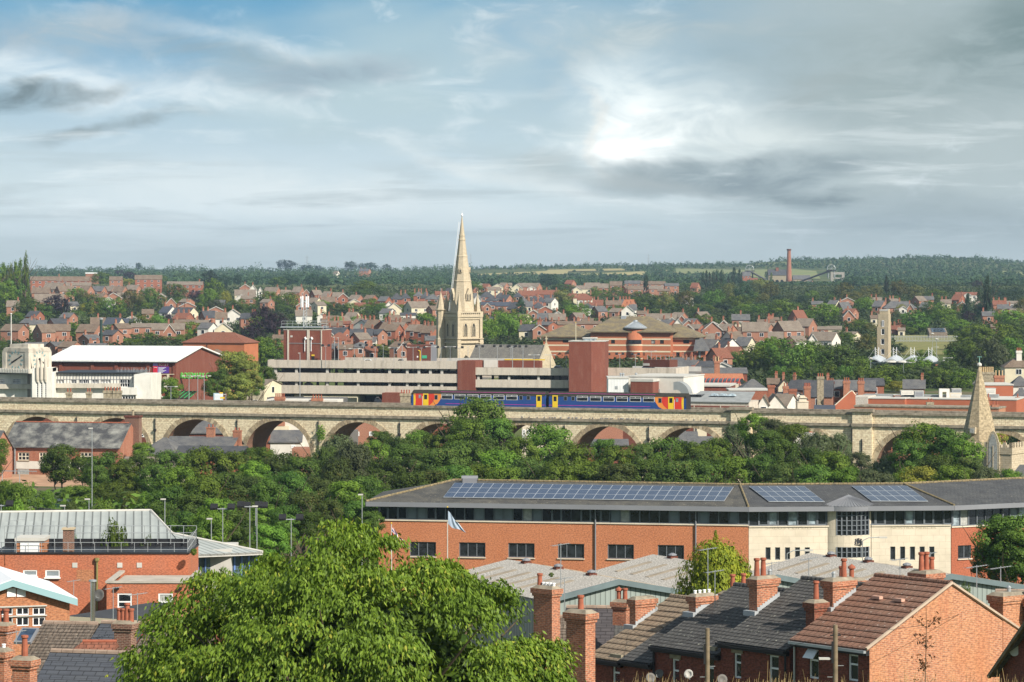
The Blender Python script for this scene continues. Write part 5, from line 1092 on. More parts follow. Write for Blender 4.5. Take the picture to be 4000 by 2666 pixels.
for ang, z0_, z1_, w in ((-pi/2, 905, 790, 1.0), (pi, 905, 790, 1.0), (-pi*3/4+.0, 640, 590, .55), (-pi/4, 640, 590, .5)):
 zz0, zz1 = cz(z0_), cz(z1_); r = float(np.interp(zz0, [zP+.6, zP+(zt-zP)*.58, zt], [R0, R0*.40, .06]))*.93
 e = Vector((cos(ang), sin(ang), 0)); s_ = Vector((-e.y, e.x, 0)); c0 = Vector((cx, cx, 0)); mb = MB(); hh = zz1-zz0
 pr = [(-w*.75, 0), (w*.75, 0), (w*.75, hh*.5), (0, hh), (-w*.75, hh*.5)]
 f0 = [c0+e*(r+.35)+s_*p[0]+Vector((0, 0, zz0+p[1])) for p in pr]; f1 = [c0+e*(r-1.2)+s_*p[0]+Vector((0, 0, zz0+p[1])) for p in pr]
 mb.raw(f0+f1, [(0, 1, 2, 3, 4), (0, 5, 6, 1), (1, 6, 7, 2), (2, 7, 8, 3), (3, 8, 9, 4), (4, 9, 5, 0)]); lu = mb.build('lucarne', STC, ch)
 mb = MB()
 for q in ((-.5, .5) if w > .8 else (0,)):
  pr = [(q*w*.7-.17, .1), (q*w*.7+.17, .1), (q*w*.7+.17, hh*.45), (q*w*.7, hh*.58), (q*w*.7-.17, hh*.45)]; mb.face([c0+e*(r+.37)+s_*p[0]+Vector((0, 0, zz0+p[1])) for p in pr])
 mb.build('lancet', BLK, lu)
MB().lathe([(.03, 0), (.25, .15), (.3, .35), (.06, .9)], (cx, cx, zt-.3), 8).tube((cx, cx, zt), (cx, cx, cz(58)), .05, .04, 5).build('finial', UPV, ch)
mb = MB(); sx0 = Vector((cx-R0*1.02, cx+.3, zP+.2)); sx1 = Vector((cx-.55, cx+.1, cz(160)))
for q in (-.13, .13): mb.tube(sx0+Vector((q-.15, -q, 0)), sx1+Vector((q-.15, -q, 0)), .035, .035, 4)
for i in range(110): p = sx0.lerp(sx1, i/110)+Vector((-.15, 0, 0)); mb.tube(p+Vector((-.16, .16, 0)), p+Vector((.16, -.16, 0)), .03, .03, 4)
mb.build('ladder', UPV, ch)
# stair turret at the far left corner
mb = MB(); tz = cz(990); mb.lathe([(1.35, 0), (1.35, cz(1270)), (1.2, cz(1260)), (1.2, cz(1150)), (1.12, cz(1140)), (1.12, tz-.4), (1.45, tz-.2), (1.45, tz)], (-.7, a+.2, 0), 8, ph=pi/8); mb.build('stair_turret', STC, ch)
mb = MB(); mb.lathe([(1.5, tz), (1.25, tz+.15), (.05, cz(825))], (-.7, a+.2, 0), 8, ph=pi/8); mb.build('turret_cap', STC, ch)
MB().tube((-.7, a+.2, cz(825)), (-.7, a+.2, cz(785)), .05, .04, 4).box(-1.0, -.4, a+.15, a+.25, cz(800), cz(800)+.12).build('turret_cross', STL, ch)
kn = Fac(1824, 812, 2102, 803, kc.zb); nv = kn.thing('church_nave', 'grey slated church nave with stone gable and cross', 'church'); zr = kn.z(1960, 1350); ze = zr-5.0
mb = MB(); L = kn.len; mb.box(0, L, 0, 10, 0, ze); mb.prism([(-.1, ze-.1), (10.1, ze-.1), (5, zr+.75)], L-.35, L+.05, 'x'); mb.face([(0, 10, ze), (0, 0, ze), (0, 5, zr)]); mb.build('wall', STC, nv)
mb = MB(); roofslab(mb, [(0, -.3, ze-.1), (L-.4, -.3, ze-.1), (L-.4, 5, zr+.1), (0, 5, zr+.1)]); roofslab(mb, [(L-.4, 10.3, ze-.1), (0, 10.3, ze-.1), (0, 5, zr+.1), (L-.4, 5, zr+.1)]); mb.build('roof', RT('slate_mossy', (.20, .185, .165), (.13, .125, .12), .35, .45, dirt=(.27, .25, .20), dk=.4), nv)
MB().box(L-.3, L-.05, 4.85, 5.15, zr+.7, zr+2.3).box(L-.3, L-.05, 4.4, 5.6, zr+1.55, zr+1.8).build('cross', STC, nv)
# ---- hipped court building with glazed rotunda
G0 = gz(60, 880)-1
def hipblock(par, K_, X0, X1, Ye, Yr, y, dp, roof=TLC, ov=1.0, R0_=None, R1_=None):
 x0, x1 = K_.X(X0, y), K_.X(X1, y); ze, zr = K_.Z((X0+X1)/2, Ye, y), K_.Z((X0+X1)/2, Yr, y+dp/2)
 m = y+dp/2; a_ = K_.X(R0_, m) if R0_ else x0+dp/2; b_ = K_.X(R1_, m) if R1_ else x1-dp/2; r = MB(); s = (zr-ze)
 A, Bv, C, D = (x0, y, ze), (x1, y, ze), (x1, y+dp, ze), (x0, y+dp, ze); E, H_ = (a_, m, zr), (b_, m, zr)
 roofslab(r, [A, Bv, H_, E], .3); roofslab(r, [Bv, C, H_], .3); roofslab(r, [C, D, E, H_], .3); roofslab(r, [D, A, E], .3); r.build('roof', roof, par)
 return x0+ov, x1-ov, y+ov, y+dp-ov, ze-.25
k = K(2, T, 245, 1790, 884, 876, G0); cb = k.thing('court_building', 'large red brick building with hipped mossy roofs and corner rotunda', 'building')
BKH = BR('brick_court', (.47, .155, .075), (.38, .12, .055), (.42, .25, .17), ms=.008, bump=.1)
wins = []
for (X0, X1, Ye, Yr, y, dp, r0, r1, hs) in ((680, 1478, 808, 670, -6, 22, 925, 1250, [(1085, 1190, 885, 925), (905, 940, 885, 920), (1272, 1308, 882, 922), (1352, 1388, 882, 922), (1200, 1212, 990, 1030)]),
           (248, 725, 853, 735, -2, 20, 525, 545, [(463, 518, 875, 912), (552, 586, 875, 900), (615, 650, 875, 890)]),
           (1436, 1718, 858, 738, 0, 18, 1478, 1530, [(1440, 1470, 880, 920), (1565, 1620, 880, 920), (1445, 1472, 993, 1020), (1500, 1532, 993, 1042), (1565, 1590, 993, 1048)])):
 a, b, y0, y1, ze = hipblock(cb, k, X0, X1, Ye, Yr, y, dp, R0_=r0, R1_=r1); H = [k.R(*h, y=y0) for h in hs]; mb = MB(); wallgrid(mb, a, b, 0, ze, H, .3, y0); mb.box(a, b, y0+.5, y1, 0, ze); mb.face([(b, y0, 0), (b, y0+.5, 0), (b, y0+.5, ze), (b, y0, ze)]); mb.face([(a, y0+.5, 0), (a, y0, 0), (a, y0, ze), (a, y0+.5, ze)])
 mb.build('wall', BKH, cb)
 for i, h in enumerate(H): window(cb, *h, y=y0+.2, nx=max(2, int((h[1]-h[0])/1)), ny=1, fr=P('brown_frame', (.05, .035, .03), .5), gl=GLC if i in (2, 4) else GLD, t=.1)
 mb = MB()
 for Y in (876, 932, 989): z = k.Z((X0+X1)/2, Y, y0); mb.box(a-.02, b+.02, y0-.04, y0+.0, z-.28, z+.1)
 mb.build('buff_band', CRR, cb)
q = k.X(1113, -7); r = (k.X(1200, -7)-k.X(1028, -7))/2; zt, zc_ = k.Z(1110, 782, -9), k.Z(1110, 710, -9)
MB().lathe([(r, 0), (r, zt)], (q, -3.5, 0), 24).build('rotunda', BKH, cb, smooth=True)
mb = MB(); mb.lathe([(r*1.22, zt-.1), (r*1.25, zt+.2), (r*.25, zc_-.4), (r*.22, zc_), (.1, zc_+.1)], (q, -3.5, 0), 24)
for i in range(24): t = i*pi/12; mb.tube((q+cos(t)*r*1.2, -3.5+sin(t)*r*1.2, zt+.25), (q+cos(t)*r*.25, -3.5+sin(t)*r*.25, zc_-.35), .06, .06, 4)
mb.build('rotunda_roof', P('zinc', (.36, .39, .42), .45, .3, var=.1), cb)
mb = MB()
for Y in (934, 992, 1056): z = k.Z(1110, Y, -7); mb.lathe([(r+.04, z-.15), (r+.04, z+.15)], (q, -3.5, 0), 24)
mb.build('buff_band', CRR, cb)
z0, z1 = k.Z(1110, 925, -8), k.Z(1110, 887, -8); mb = MB()
for i in range(7): t = -pi/2+(i-3.2)*.24; c_, s_ = cos(t), sin(t); w = .36; mb.face([(q+(r+.05)*c_+w*-s_*-1, -3.5+(r+.05)*s_+w*c_*-1, z) if e else (q+(r+.05)*c_-w*-s_*-1, -3.5+(r+.05)*s_-w*c_*-1, z) for e, z in ((1, z0), (0, z0), (0, z1), (1, z1))])
mb.build('curved_window', GLD, cb)
a, b, c, d_ = k.R(990, 1036, 668, 695, 2); MB().box(a, b, 3, 6, c-1, d_).build('roof_plant', P('zinc', (.3, .3, .3)), cb)
a, b, c, d_ = k.R(1696, 1765, 985, 1075, -3); mb = MB(); mb.box(a, b, -3, 4, 0, d_); mb.build('side_wing_wall', BKH, cb); mb = MB(); roofslab(mb, [(a-1, -4, d_), (b+1.6, -4, d_), (b-1, 1, d_+3.4), (a-1, 1, d_+3.4)]); mb.build('side_wing_roof', SLG, cb); window(cb, *k.R(1704, 1726, 993, 1048, -3), y=-3.05, nx=1, fr=P('brown_frame', (.05, .035, .03)), gl=GLC)
q = k.X(537, -8); z = k.Z(537, 732, -8); fo = thing('flagpole', 'bare cream flagpole in front of the court building', 'flagpole', (*(k.P+k.u*q+Vector((0, -8))), G0), 0); MB().tube((0, 0, 0), (0, 0, z), .14, .1, 7).build('pole', CRR, fo); MB().lathe([(.01, 0), (.16, .12), (.01, .25)], (0, 0, z), 8).build('finial', YEL, fo)
# ---- fire station with drill tower and wavy canopy
def c3(X, Y): return (3350+X/3.92, 1200+Y/3.92)
kt = Fac(c3(295, 0)[0], 863, c3(470, 0)[0], 861.9); dt = kt.thing('drill_tower', 'square buff brick drill tower with four openings', 'tower')
def tz_(Y): return kt.z(3440, 1200+Y/3.92)
def tx(X): return kt.x(3350+X/3.92)
hs = [(tx(a), tx(b), tz_(d_), tz_(c)) for a, b, c, d_ in ((372, 404, 205, 300), (360, 411, 335, 426), (354, 409, 487, 577), (354, 409, 643, 730))]
secs = [(297, 470, 300, 800, 0), (311, 470, 104, 300, 1), (330, 462, 40, 104, 2)]; mb = MB()
for a, b, t_, bo, i in secs:
 x0, x1, z0, z1 = tx(a), tx(b), max(0, tz_(bo)), tz_(t_); hh = [h for h in hs if h[2] > z0-.5 and h[3] < z1+.5] if i < 2 else []
 y = i*.25; yb = 3.0-i*.25; wallgrid(mb, x0, x1, z0, z1, hh, .35, y); mb.face([(x1, y, z0), (x1, yb, z0), (x1, yb, z1), (x1, y, z1)]); mb.face([(x0, yb, z0), (x0, y, z0), (x0, y, z1), (x0, yb, z1)]); mb.face([(x1, yb, z0), (x0, yb, z0), (x0, yb, z1), (x1, yb, z1)]); mb.face([(x0, y, z1), (x1, y, z1), (x1, yb, z1), (x0, yb, z1)])
mb.build('shaft', BKY, dt); MB().box(tx(328), tx(460), .45, 2.4, tz_(62), tz_(40)+.05).build('cap', CNL, dt)
for h in hs: window(dt, h[0], h[1], h[2], h[3], y=.1, nx=1, ny=1, fr=UPV, gl=BLK, t=.14)
kf = Fac(c3(20, 0)[0], 838, c3(1170, 0)[0], 834); fs_ = kf.thing('fire_station', 'low glazed fire station under a wavy white canopy', 'building')
def fx(X, y=0): return kf.x(3350+X/3.92, y)
def fz(Y): return kf.z(3500, 1200+Y/3.92)
mb = MB(); zt, zb3 = fz(848), fz(935)
mb.box(fx(215), fx(1190), 0, 12, 0, fz(935)); mb.box(fx(215), fx(1190), .4, 12, 0, fz(870))
for X in (352, 505, 652, 800, 950, 1100): mb.box(fx(X), fx(X+18), -.1, .4, 0, fz(870))
mb.build('wall', BK, fs_); MB().box(fx(205), fx(1200), -.6, 12.5, fz(870), zt).build('fascia', P('dark_teal', (.04, .06, .06), .5), fs_)
for X0 in (225, 372, 525, 672, 820, 970, 1118): window(fs_, fx(X0), fx(X0+122 if X0 < 1100 else X0+70), fz(930), fz(874), y=.2, nx=6, ny=2, fr=UPV, gl=GLD, t=.1)
for Xc, hw_ in ((225, 125), (500, 120), (775, 120), (1050, 110)):
 mb = MB(); n = 12; x0 = fx(Xc-hw_); x1 = fx(Xc+hw_); zb4 = fz(845); H = fz(788)-zb4; top = []
 for i in range(n+1): t = i/n; top.append((x0+(x1-x0)*t, zb4+H*sin(pi*t)))
 th = .35
 for (xa, za), (xb_, zc_) in zip(top, top[1:]):
  mb.raw([(xa, 1, za), (xb_, 1, zc_), (xb_+.3, 13, zc_+.5), (xa+.3, 13, za+.5), (xa, 1, za-th), (xb_, 1, zc_-th), (xb_+.3, 13, zc_+.5-th), (xa+.3, 13, za+.5-th)], [(0, 1, 2, 3), (7, 6, 5, 4), (0, 4, 5, 1), (2, 6, 7, 3)])
 mb.build('vault', P('canopy_white', (.42, .45, .48), .5, var=.06), fs_)
for X in (252, 530, 803, 1077):
 mb = MB()
 for q in (-.45, .45): mb.tube((fx(X)+q, 8, fz(845)), (fx(X)+q, 8, fz(628)), .07, .07, 6)
 for q in (-2.6, 2.6): mb.tube((fx(X)+q*.9, 8, fz(800)), (fx(X)+q*.15, 8, fz(640)), .022, .022, 4)
 for q in range(4): z = fz(650+q*35); mb.tube((fx(X)-.45, 8, z), (fx(X)+.45, 8, z-.6), .05, .05, 4)
 mb.build('mast', UPV, fs_)
for X in (510, 822, 680): MB().lathe([(1.6, 0), (1.5, .25), (.9, .45), (.1, .5)], (fx(X), -.2, zt+.02), 12).build('roof_dome', CNL, fs_)
for X, Y, kd, d in ((200, 792, 'bowl', 800), (1210, 497, 'bowl', 900), (1128, 628, 'arm', 880), (1325, 828, 'bowl', 820), (1383, 775, 'double', 815), (1147, 412, 'bowl', 1000), (702, 868, 'arm', 800)):
 p = c3(X, Y); lamp(p[0], p[1], d, kind=kd, grp='lamp posts round the fire station')
# ---- flat roofed shops and plant rooms just behind the line
def blockb(c, X0, X1, Yt, d, dp, mat, name, lab, cat='building', cop=None, Yb=None, dB=None):
 k = K(c, T, X0, X1, d, dB or d); o = k.thing(name, lab, cat); zt = k.Z((X0+X1)/2, Yt); mb = MB(); mb.box(0, k.len, 0, dp, 0, zt); mb.build('wall', mat, o)
 if cop: MB().box(-.1, k.len+.1, -.12, dp+.1, zt+.003, zt+.25).build('coping', cop, o)
 return k, o, zt
RIBW = SEAM('white_ribbed', (.72, .73, .73), .3, .75)
k, o, zt = blockb(2, 878, 1066, 1240, 634, 9, RIBW, 'white_plant_room', 'white ribbed plant room beside the brick shaft', cop=CNL); a, b, c, d_ = k.R(942, 966, 1308, 1335); MB().box(a, b, -.06, 0, c, d_).build('vent_grille', STL, o)
k, o, zt = blockb(2, 1062, 1568, 1226, 637, 14, WHR, 'white_rendered_block', 'white rendered block with brown brick bay and curved duct', cop=CNL, dB=633)
mb = MB(); k.bx(mb, 1084, 1286, 1268, None, -4, 0); mb.build('brick_bay', BKV, o); mb = MB(); k.bx(mb, 1080, 1290, 1245, 1268, -4.1, 0); mb.build('bay_fascia', CNL, o)
mb = MB(); x0 = k.X(1495, -3); zz = k.Z(1540, 1265, -3); n = 8; r = 2.6
pts = [(x0, zz-.1)]+[(x0+.6+r*sin(t*pi/2/n), zz-r+r*cos(t*pi/2/n)) for t in range(n+1)]+[(x0+.6+r, 0), (x0+.6+r-1.6, 0)]+[(x0+.6+(r-1.6)*sin(t*pi/2/n), zz-r+(r-1.6)*cos(t*pi/2/n)) for t in range(n, -1, -1)]+[(x0, zz-1.7)]
mb.prism(pts, -4.4, -2, 'y'); mb.build('duct', P('duct_grey', (.40, .41, .41), .4, .4, var=.08), o)
mb = MB(); k.bx(mb, 1332, 1350, 1335, 1368, -.3, -.02); mb.build('vent_box', STL, o)
for X in (995, 1017, 1135): p = T(2, X, 1200); d = 640; t = thing('roof_flue', '', 'flue', ((p[0]-2000)/F*d, d, zat(T(2, 0, 1240)[1], d)), 0, 'steel flues on the white plant room'); del t['label']; h = zat(p[1], d)-t.location.z; MB().tube((0, 0, 0), (0, 0, h), .2, .2, 8).build('pipe', STL, t); MB().lathe([(.3, 0), (.3, .12), (.05, .3)], (0, 0, h), 8).build('cowl', STL, t); auto(t, 'steel roof flue', p[0], p[1], 'flue', 'steel flues on the white plant room')
k, o, zt = blockb(2, 1600, 1985, 1312, 652, 12, BKV, 'brown_brick_shop', 'brown brick shop block with deep white fascia', cop=None, dB=650.5); MB().box(-.2, k.len+.2, -.25, 12, zt, zt+.35).build('fascia', CNL, o)
mb = MB(); k.bx(mb, 1720, 1910, 1370, None, -14, -8); k.bx(mb, 1590, 1725, 1380, None, -12, -5); mb.build('low_extension', WHR, o)
k = K(2, T, 1568, 2080, 690, 688); o = k.thing('barrel_roof_arcade', 'black glass barrel roof with orange ribs and white gable', 'building'); z0, z1 = k.Z(1800, 1298), k.Z(1800, 1243); n = 8; prof = [(5-5*cos(pi*i/n), z0+(z1-z0)*sin(pi*i/n)) for i in range(n+1)]
mb = MB(); mb.prism(prof, 0, k.len, 'x'); mb.build('barrel_roof', P('smoked_glass', (.03, .035, .045), .25, spec=.5), o); mb = MB(); mb.box(0, k.len, 0, 10, 0, z0); mb.build('wall', BKV, o); mb = MB()
for i in range(14): x = .2+i*(k.len-.4)/13; mb.bars([(x, y-.0, z+.06) for y, z in prof], .10, 4)
mb.build('rib', P('orange_rib', (.55, .10, .05), .5), o)
mb = MB(); k.bx(mb, 1915, 2085, 1290, None, -2.5, -.2); mb.build('glazed_gable', P('cream_panel', (.62, .52, .42), .6), o); a, b, c, d_ = k.R(1915, 2085, 1272, 1345, -2.6); MB().bars([(a, -2.6, c), (a+.6, -2.6, d_), (b, -2.6, d_), (b, -2.6, c)], .1, 4).build('red_frame', P('red_frame', (.5, .08, .05), .5), o)
def slab_house(c, X0, X1, Yr, Ye, d, roof, wall, lab, dp=8, hip=False, name='long_roof_building', hw=5, dB=None, chs=()):
 k = K(c, T, X0, X1, d, dB or d); o = k.thing(name, lab, 'building'); m = (X0+X1)/2; ze, zr = k.Z(m, Ye), k.Z(m, Yr, dp/2); house_parts(o, k.len, dp, ze, zr-ze, roof, wall, 'x', hip, below=0)
 for X, Yt, w in chs: chim(o, k.X(X), dp*.5, ze, k.Z(X, Yt), w, .6, BKC, 3)
 return o
slab_house(2, 1590, 2112, 1197, 1250, 722, TOR, BKT, 'long roof of bright orange pantiles with low ridge', 9)
slab_house(2, 1600, 2150, 1142, 1190, 765, SLG, BKV, 'long grey slate roof behind the orange pantiles', 9, chs=((1665, 1140, .9),))
slab_house(2, 2085, 2345, 1243, 1342, 640, SLG, BKV, 'dark felted roof right of the barrel arcade', 9, True)
k, o, zt = blockb(2, 1590, 2166, 1450, 588, 10, CON, 'flat_grey_workshop', 'low flat grey workshop beside the train', cop=None, dB=584)
mb = MB(); roofslab(mb, [(-.2, -.2, zt), (k.len+.1, -.2, zt), (k.len-1, 8, zt+1.6), (.5, 8, zt+1.6)], .15); mb.build('roof', P('felt_grey', (.27, .28, .28), .8), o); MB().box(0, k.len, -.06, 0, 0, k.Z(1800, 1487)).build('brick_plinth', BKV, o); mb = MB()
for X in (1665, 1905, 2140): k.bx(mb, X-4, X+4, 1487, None, -.12, -.06)
mb.build('pilaster', CON, o)
for X in (1850, 1930, 2010): q = k.X(X, 4); MB().lathe([(1.1, 0), (.7, .35), (.05, .5)], (q, 4, zt+.9), 4, ph=pi/4).build('rooflight', GLP, o)
mb = MB(); k.bx(mb, 1560, 1730, 1385, 1415, 3, 8); mb.build('glazed_lantern', GLD, o)
blockb(2, 1985, 2345, 1350, 622, 8, BK, 'red_brick_shop', 'plain red brick shop wall behind the grey workshop', cop=CNL)
# eastern roofs
H = lambda c, x0, x1, yr, ye, cd, d, hw=6: house(T(c, x0, 0)[0], T(c, x1, 0)[0], T(c, 0, yr)[1], T(c, 0, ye)[1], cd, d=d, hw=hw, group='roofs beyond the east end of the viaduct')
H(2, 2255, 2345, 1395, 1470, 'gbW0', 590); H(3, -20, 165, 1385, 1500, 'gkW0', 592, 8); H(3, 60, 240, 1385, 1500, 'rkW0', 594, 8); H(3, 95, 215, 1245, 1320, 'gbC1', 655); H(3, 0, 100, 1240, 1290, 'fbR1', 660); H(3, 225, 420, 1255, 1340, 'rsB1', 640, 8); H(3, 330, 585, 1258, 1400, 'fsB0', 632, 8)
H(3, 540, 720, 1255, 1330, 'fSR1', 660, 7); H(3, 700, 980, 1258, 1345, 'fSR0', 655, 7); H(3, 890, 1060, 1240, 1300, 'fsR0', 690); H(3, 1240, 1430, 1252, 1330, 'fSR1', 680); H(3, 150, 260, 1370, 1440, 'rSW0', 612, 6); H(3, 430, 600, 1490, 1540, 'fnW0', 583, 3)
H(3, 1930, 2150, 1215, 1290, 'rSC0', 672, 6); H(3, 2235, 2400, 1325, 1420, 'hSC0', 610, 5); H(3, 2230, 2400, 1215, 1300, 'hSW0', 640, 5); H(3, 2165, 2420, 1045, 1128, 'hbC0', 690, 9)
def stack(c, X0, X1, Yt, Yb, d, mat, lab, pots=3, pot=None, name='chimney_stack'):
 k = K(c, T, X0, X1, d, zb=zat(T(c, 0, Yb)[1], d)-4); o = k.thing(name, lab, 'chimney stack'); z = k.Z((X0+X1)/2, Yt); w = k.len
 mb = MB(); mb.box(0, w, 0, .9, 0, z-.5); mb.build('shaft', mat, o); MB().box(-.1, w+.1, -.1, 1.0, z-.5, z).build('cap', mat, o)
 for i in range(pots): part('chimney_pot', pot or POTM, o, ((i+.5)*w/pots, .45, z), 0, (1, 1, 1.4))
 return o
stack(3, 450, 510, 1222, 1350, 622, STG, 'broad cream stone chimney rising from the slate roof', 3); stack(3, 331, 390, 1310, 1400, 620, BKC, 'brick chimney with four pots below the stone chimney', 4); stack(3, 690, 748, 1262, 1375, 618, BKC, 'left one of two tall brick chimneys by the slate roofs', 3); stack(3, 823, 880, 1265, 1362, 618, BKC, 'right one of two tall brick chimneys by the slate roofs', 3)
stack(3, 1925, 2066, 1180, 1245, 640, STG, 'wide stone stack carrying a row of eight buff pots', 8, POTB); stack(3, 2070, 2160, 1212, 1292, 636, BKC, 'brick stack with buff pots next to the wide stone stack', 3, POTB); stack(3, 2272, 2320, 985, 1060, 692, WHR, 'white rendered chimney on the brown house roof', 3)
stack(3, 548, 604, 1265, 1320, 640, BKD, 'dark brick chimney between the slate roofs', 3); stack(3, 140, 186, 1310, 1370, 615, BKC, 'short brick chimney above the white gables', 2); stack(3, 1455, 1512, 1455, 1498, 575, STG, 'low stone chimney with two dark pots on the brick parapet', 2); stack(3, 1978, 2030, 1410, 1490, 572, BKC, 'brick chimney just right of the small spire', 2); stack(3, 2050, 2110, 1480, 1560, 568, BKC, 'brick chimney at the end of the low parapet', 2); stack(3, 2270, 2300, 1410, 1440, 600, BKC, 'single pot chimney on the far right roof', 1)
stack(3, 0, 60, 1300, 1420, 618, BK, 'plain brick chimney breast by the white gables', 0); stack(3, 190, 262, 1335, 1400, 610, BK, 'squat brick stack beside the white gables', 0); stack(2, 1850, 1900, 1080, 1135, 740, BKC, 'squat brick chimney above the pantiled roof', 2, POTB)
for X0, X1, Yt, n, c, lab in ((172, 262, 1408, 5, 1, 'brick chimney with five red pots behind the parapet'), (508, 608, 1420, 4, 1, 'squat brick chimney with four low pots behind the parapet'), (1318, 1412, 1375, 4, 1, 'large mossy stone chimney beside the train cab')):
 stack(c, X0, X1, Yt, 1470, 575, STG if 'stone' in lab else BKC, lab, n)
for X0, X1, Yt, n, lab in ((603, 655, 1362, 2, 'stone chimney in front of the pale wing, smallest pots'), (787, 833, 1360, 2, 'lone stone chimney below the balcony band'), (945, 1025, 1348, 3, 'wide stone chimney beside its twin at the bay'), (1028, 1108, 1350, 3, 'wide stone chimney nearest the pale bay window')):
 stack(0, X0, X1, Yt, 1450, 573, STG, lab, n)
k = K(1, T, 92, 745, 577, 575); o = k.thing('white_flat_roof', 'low white parapet roof behind the viaduct', 'building'); MB().box(0, k.len, 0, 5, 0, k.Z(400, 1432)).build('wall', WHR, o); MB().box(-1, k.len, 5, 9, 0, k.Z(400, 1425)).build('felt_roof', SLG, o)
# long brick parapets at the east end
k = K(3, T, 912, 2270, 600, 592); o = k.thing('long_brick_block', 'long flat roofed red brick block with plant on top', 'building'); BKS = P('smooth_red_brick', (.40, .125, .065), .85, var=.1, scale=.5)
mb = MB(); k.bx(mb, 912, 1250, 1425, None, -2, 12); k.bx(mb, 1258, 2270, 1432, None, 0, 14); mb.build('wall', BKS, o); mb = MB(); k.bx(mb, 905, 1255, 1417, 1425, -2.1, 12); k.bx(mb, 1255, 2275, 1424, 1432, -.1, 14); mb.build('coping', CNL, o)
mb = MB(); k.bx(mb, 762, 912, 1405, None, -2.4, 6); mb.build('whitewashed_end', BR('whitewashed_brick', (.66, .63, .57), (.58, .54, .48), (.45, .38, .3), stain=(.45, .30, .2)), o)
mb = MB(); k.bx(mb, 870, 1850, 1388, 1420, 6, 9); k.bx(mb, 1960, 2100, 1385, 1424, 6, 8); mb.build('roof_upstand', P('felt_grey', (.3, .3, .3)), o)
for i, (X0, X1, Y0, Y1, m) in enumerate(((1218, 1332, 1352, 1388, WHR), (1340, 1425, 1356, 1420, STL), (1662, 1770, 1370, 1422, CRM), (1685, 1768, 1337, 1368, STL), (1955, 2082, 1332, 1384, WHR), (1150, 1215, 1392, 1418, TRD))):
 kk = K(3, T, X0, X1, 601); u = kk.thing('roof_plant_unit', ['patched white air handling unit', 'torn silver duct unit', 'cream roof cabinet', 'grey cooling unit above the cream cabinet', 'torn white unit right of the small spire', 'small red roof hatch'][i]+' on the long brick block', 'roof unit'); z0, z1 = kk.Z(X0, Y1), kk.Z(X0, Y0)
 MB().box(0, kk.len, 0, 2, z0, z1).build('casing', m, u); MB().box(-.06, kk.len+.06, -.06, 2.06, z1, z1+.08).build('lid', CNL, u); MB().box(.2, kk.len-.2, -.04, 0, z0+.3*(z1-z0), z1-.2).build('panel', GRL if i % 2 else CNL, u)
kk = K(3, T, 1566, 1660, 601); u = kk.thing('duct_frame', 'white boxed duct arch standing on the long brick block', 'duct'); z0, z1 = kk.Z(1600, 1420), kk.Z(1600, 1332); w = kk.len; MB().box(0, w*.3, 0, 1, z0, z1).box(w*.7, w, 0, 1, z0, z1-.02).build('duct_leg', WHR, u); MB().box(w*.3, w*.7, 0, 1, z1-(z1-z0)*.33, z1-.01).build('duct_top', WHR, u)
k, o, zt = blockb(3, 790, 2110, 1506, 575, 6, BR('brick_pale_orange', (.52, .22, .12), (.40, .15, .08), (.45, .32, .22), stain=(.45, .35, .25)), 'low_brick_parapet', 'low weathered orange brick parapet nearest the viaduct', cop=COP, dB=566)
blockb(3, 1950, 2242, 1302, 625, 10, BKS, 'brown_brick_annexe', 'brick annexe with white coping behind the small spire', cop=CNL)
k = K(3, T, 600, 790, 590); o = k.thing('brick_gable_wall', 'brick gable wall with stepped stone coping by the whitewashed end', 'building'); p = [(k.X(600), 0), (k.X(800), 0), (k.X(800), k.Z(790, 1395)), (k.X(770), k.Z(770, 1355)), (k.X(752), k.Z(752, 1362)), (k.X(600), k.Z(600, 1500))]
MB().prism(p, 0, .5, 'y').build('wall', BKS, o); MB().bars([(p[i][0], .2, p[i][1]+.05) for i in (5, 4, 3, 2)], .16, 5).build('coping', CRM, o)
k = K(3, T, 268, 372, 588); o = k.thing('ornate_gable', 'small ornate cream stone gable between the white gables', 'building'); mb = MB(); k.bx(mb, 270, 370, 1455, None, 0, 4); k.bx(mb, 285, 352, 1418, None, .1, 3.5); k.bx(mb, 295, 340, 1398, None, .2, 3); mb.build('wall', CRM, o); mb = MB(); k.bx(mb, 280, 357, 1412, 1418, -.1, 3.6); k.bx(mb, 266, 374, 1449, 1455, -.1, 4.1); mb.build('cornice', CRM, o)
# road sign board and masts left of the car park
p = T(0, 1952, 1372); d = 582; q = T(0, 2040, 1448); x0, x1 = (p[0]-2000)/F*d, (q[0]-2000)/F*d; z1, z0 = zat(p[1], d), zat(q[1], d)
o = thing('direction_sign', 'large pale blue direction board with small yellow patches', 'sign', (x0, d, z0-6)); MB().box(0, x1-x0, 0, .08, 6, 6+z1-z0).build('board', P('sign_blue', (.42, .55, .62), .4, var=.05), o); mb = MB(); rj = random.Random(3)
for i in range(5): z = 6.2+i*(z1-z0-.3)/5; mb.box(.2, .2+rj.uniform(1, 1.9), -.02, 0, z, z+.14)
mb.build('lettering', UPV, o); MB().box(1.2, 2.0, -.03, 0, 6.5, 6.8).box(1.1, 1.7, -.03, 0, 7.4, 7.65).build('yellow_patch', YEL, o); MB().tube((.6, .2, 0), (.6, .2, 7), .08, .08, 6).tube((x1-x0-.6, .2, 0), (x1-x0-.6, .2, 7), .08, .08, 6).build('post', STL, o)
for i, (X, Y) in enumerate(((1728, 1212), (1808, 1216), (1866, 1212), (1562, 1310), (2064, 1385))):
 p = T(0, X, Y); lamp(p[0], p[1], 590, kind='double' if i < 4 else 'single', grp='white masts by the brick hall')
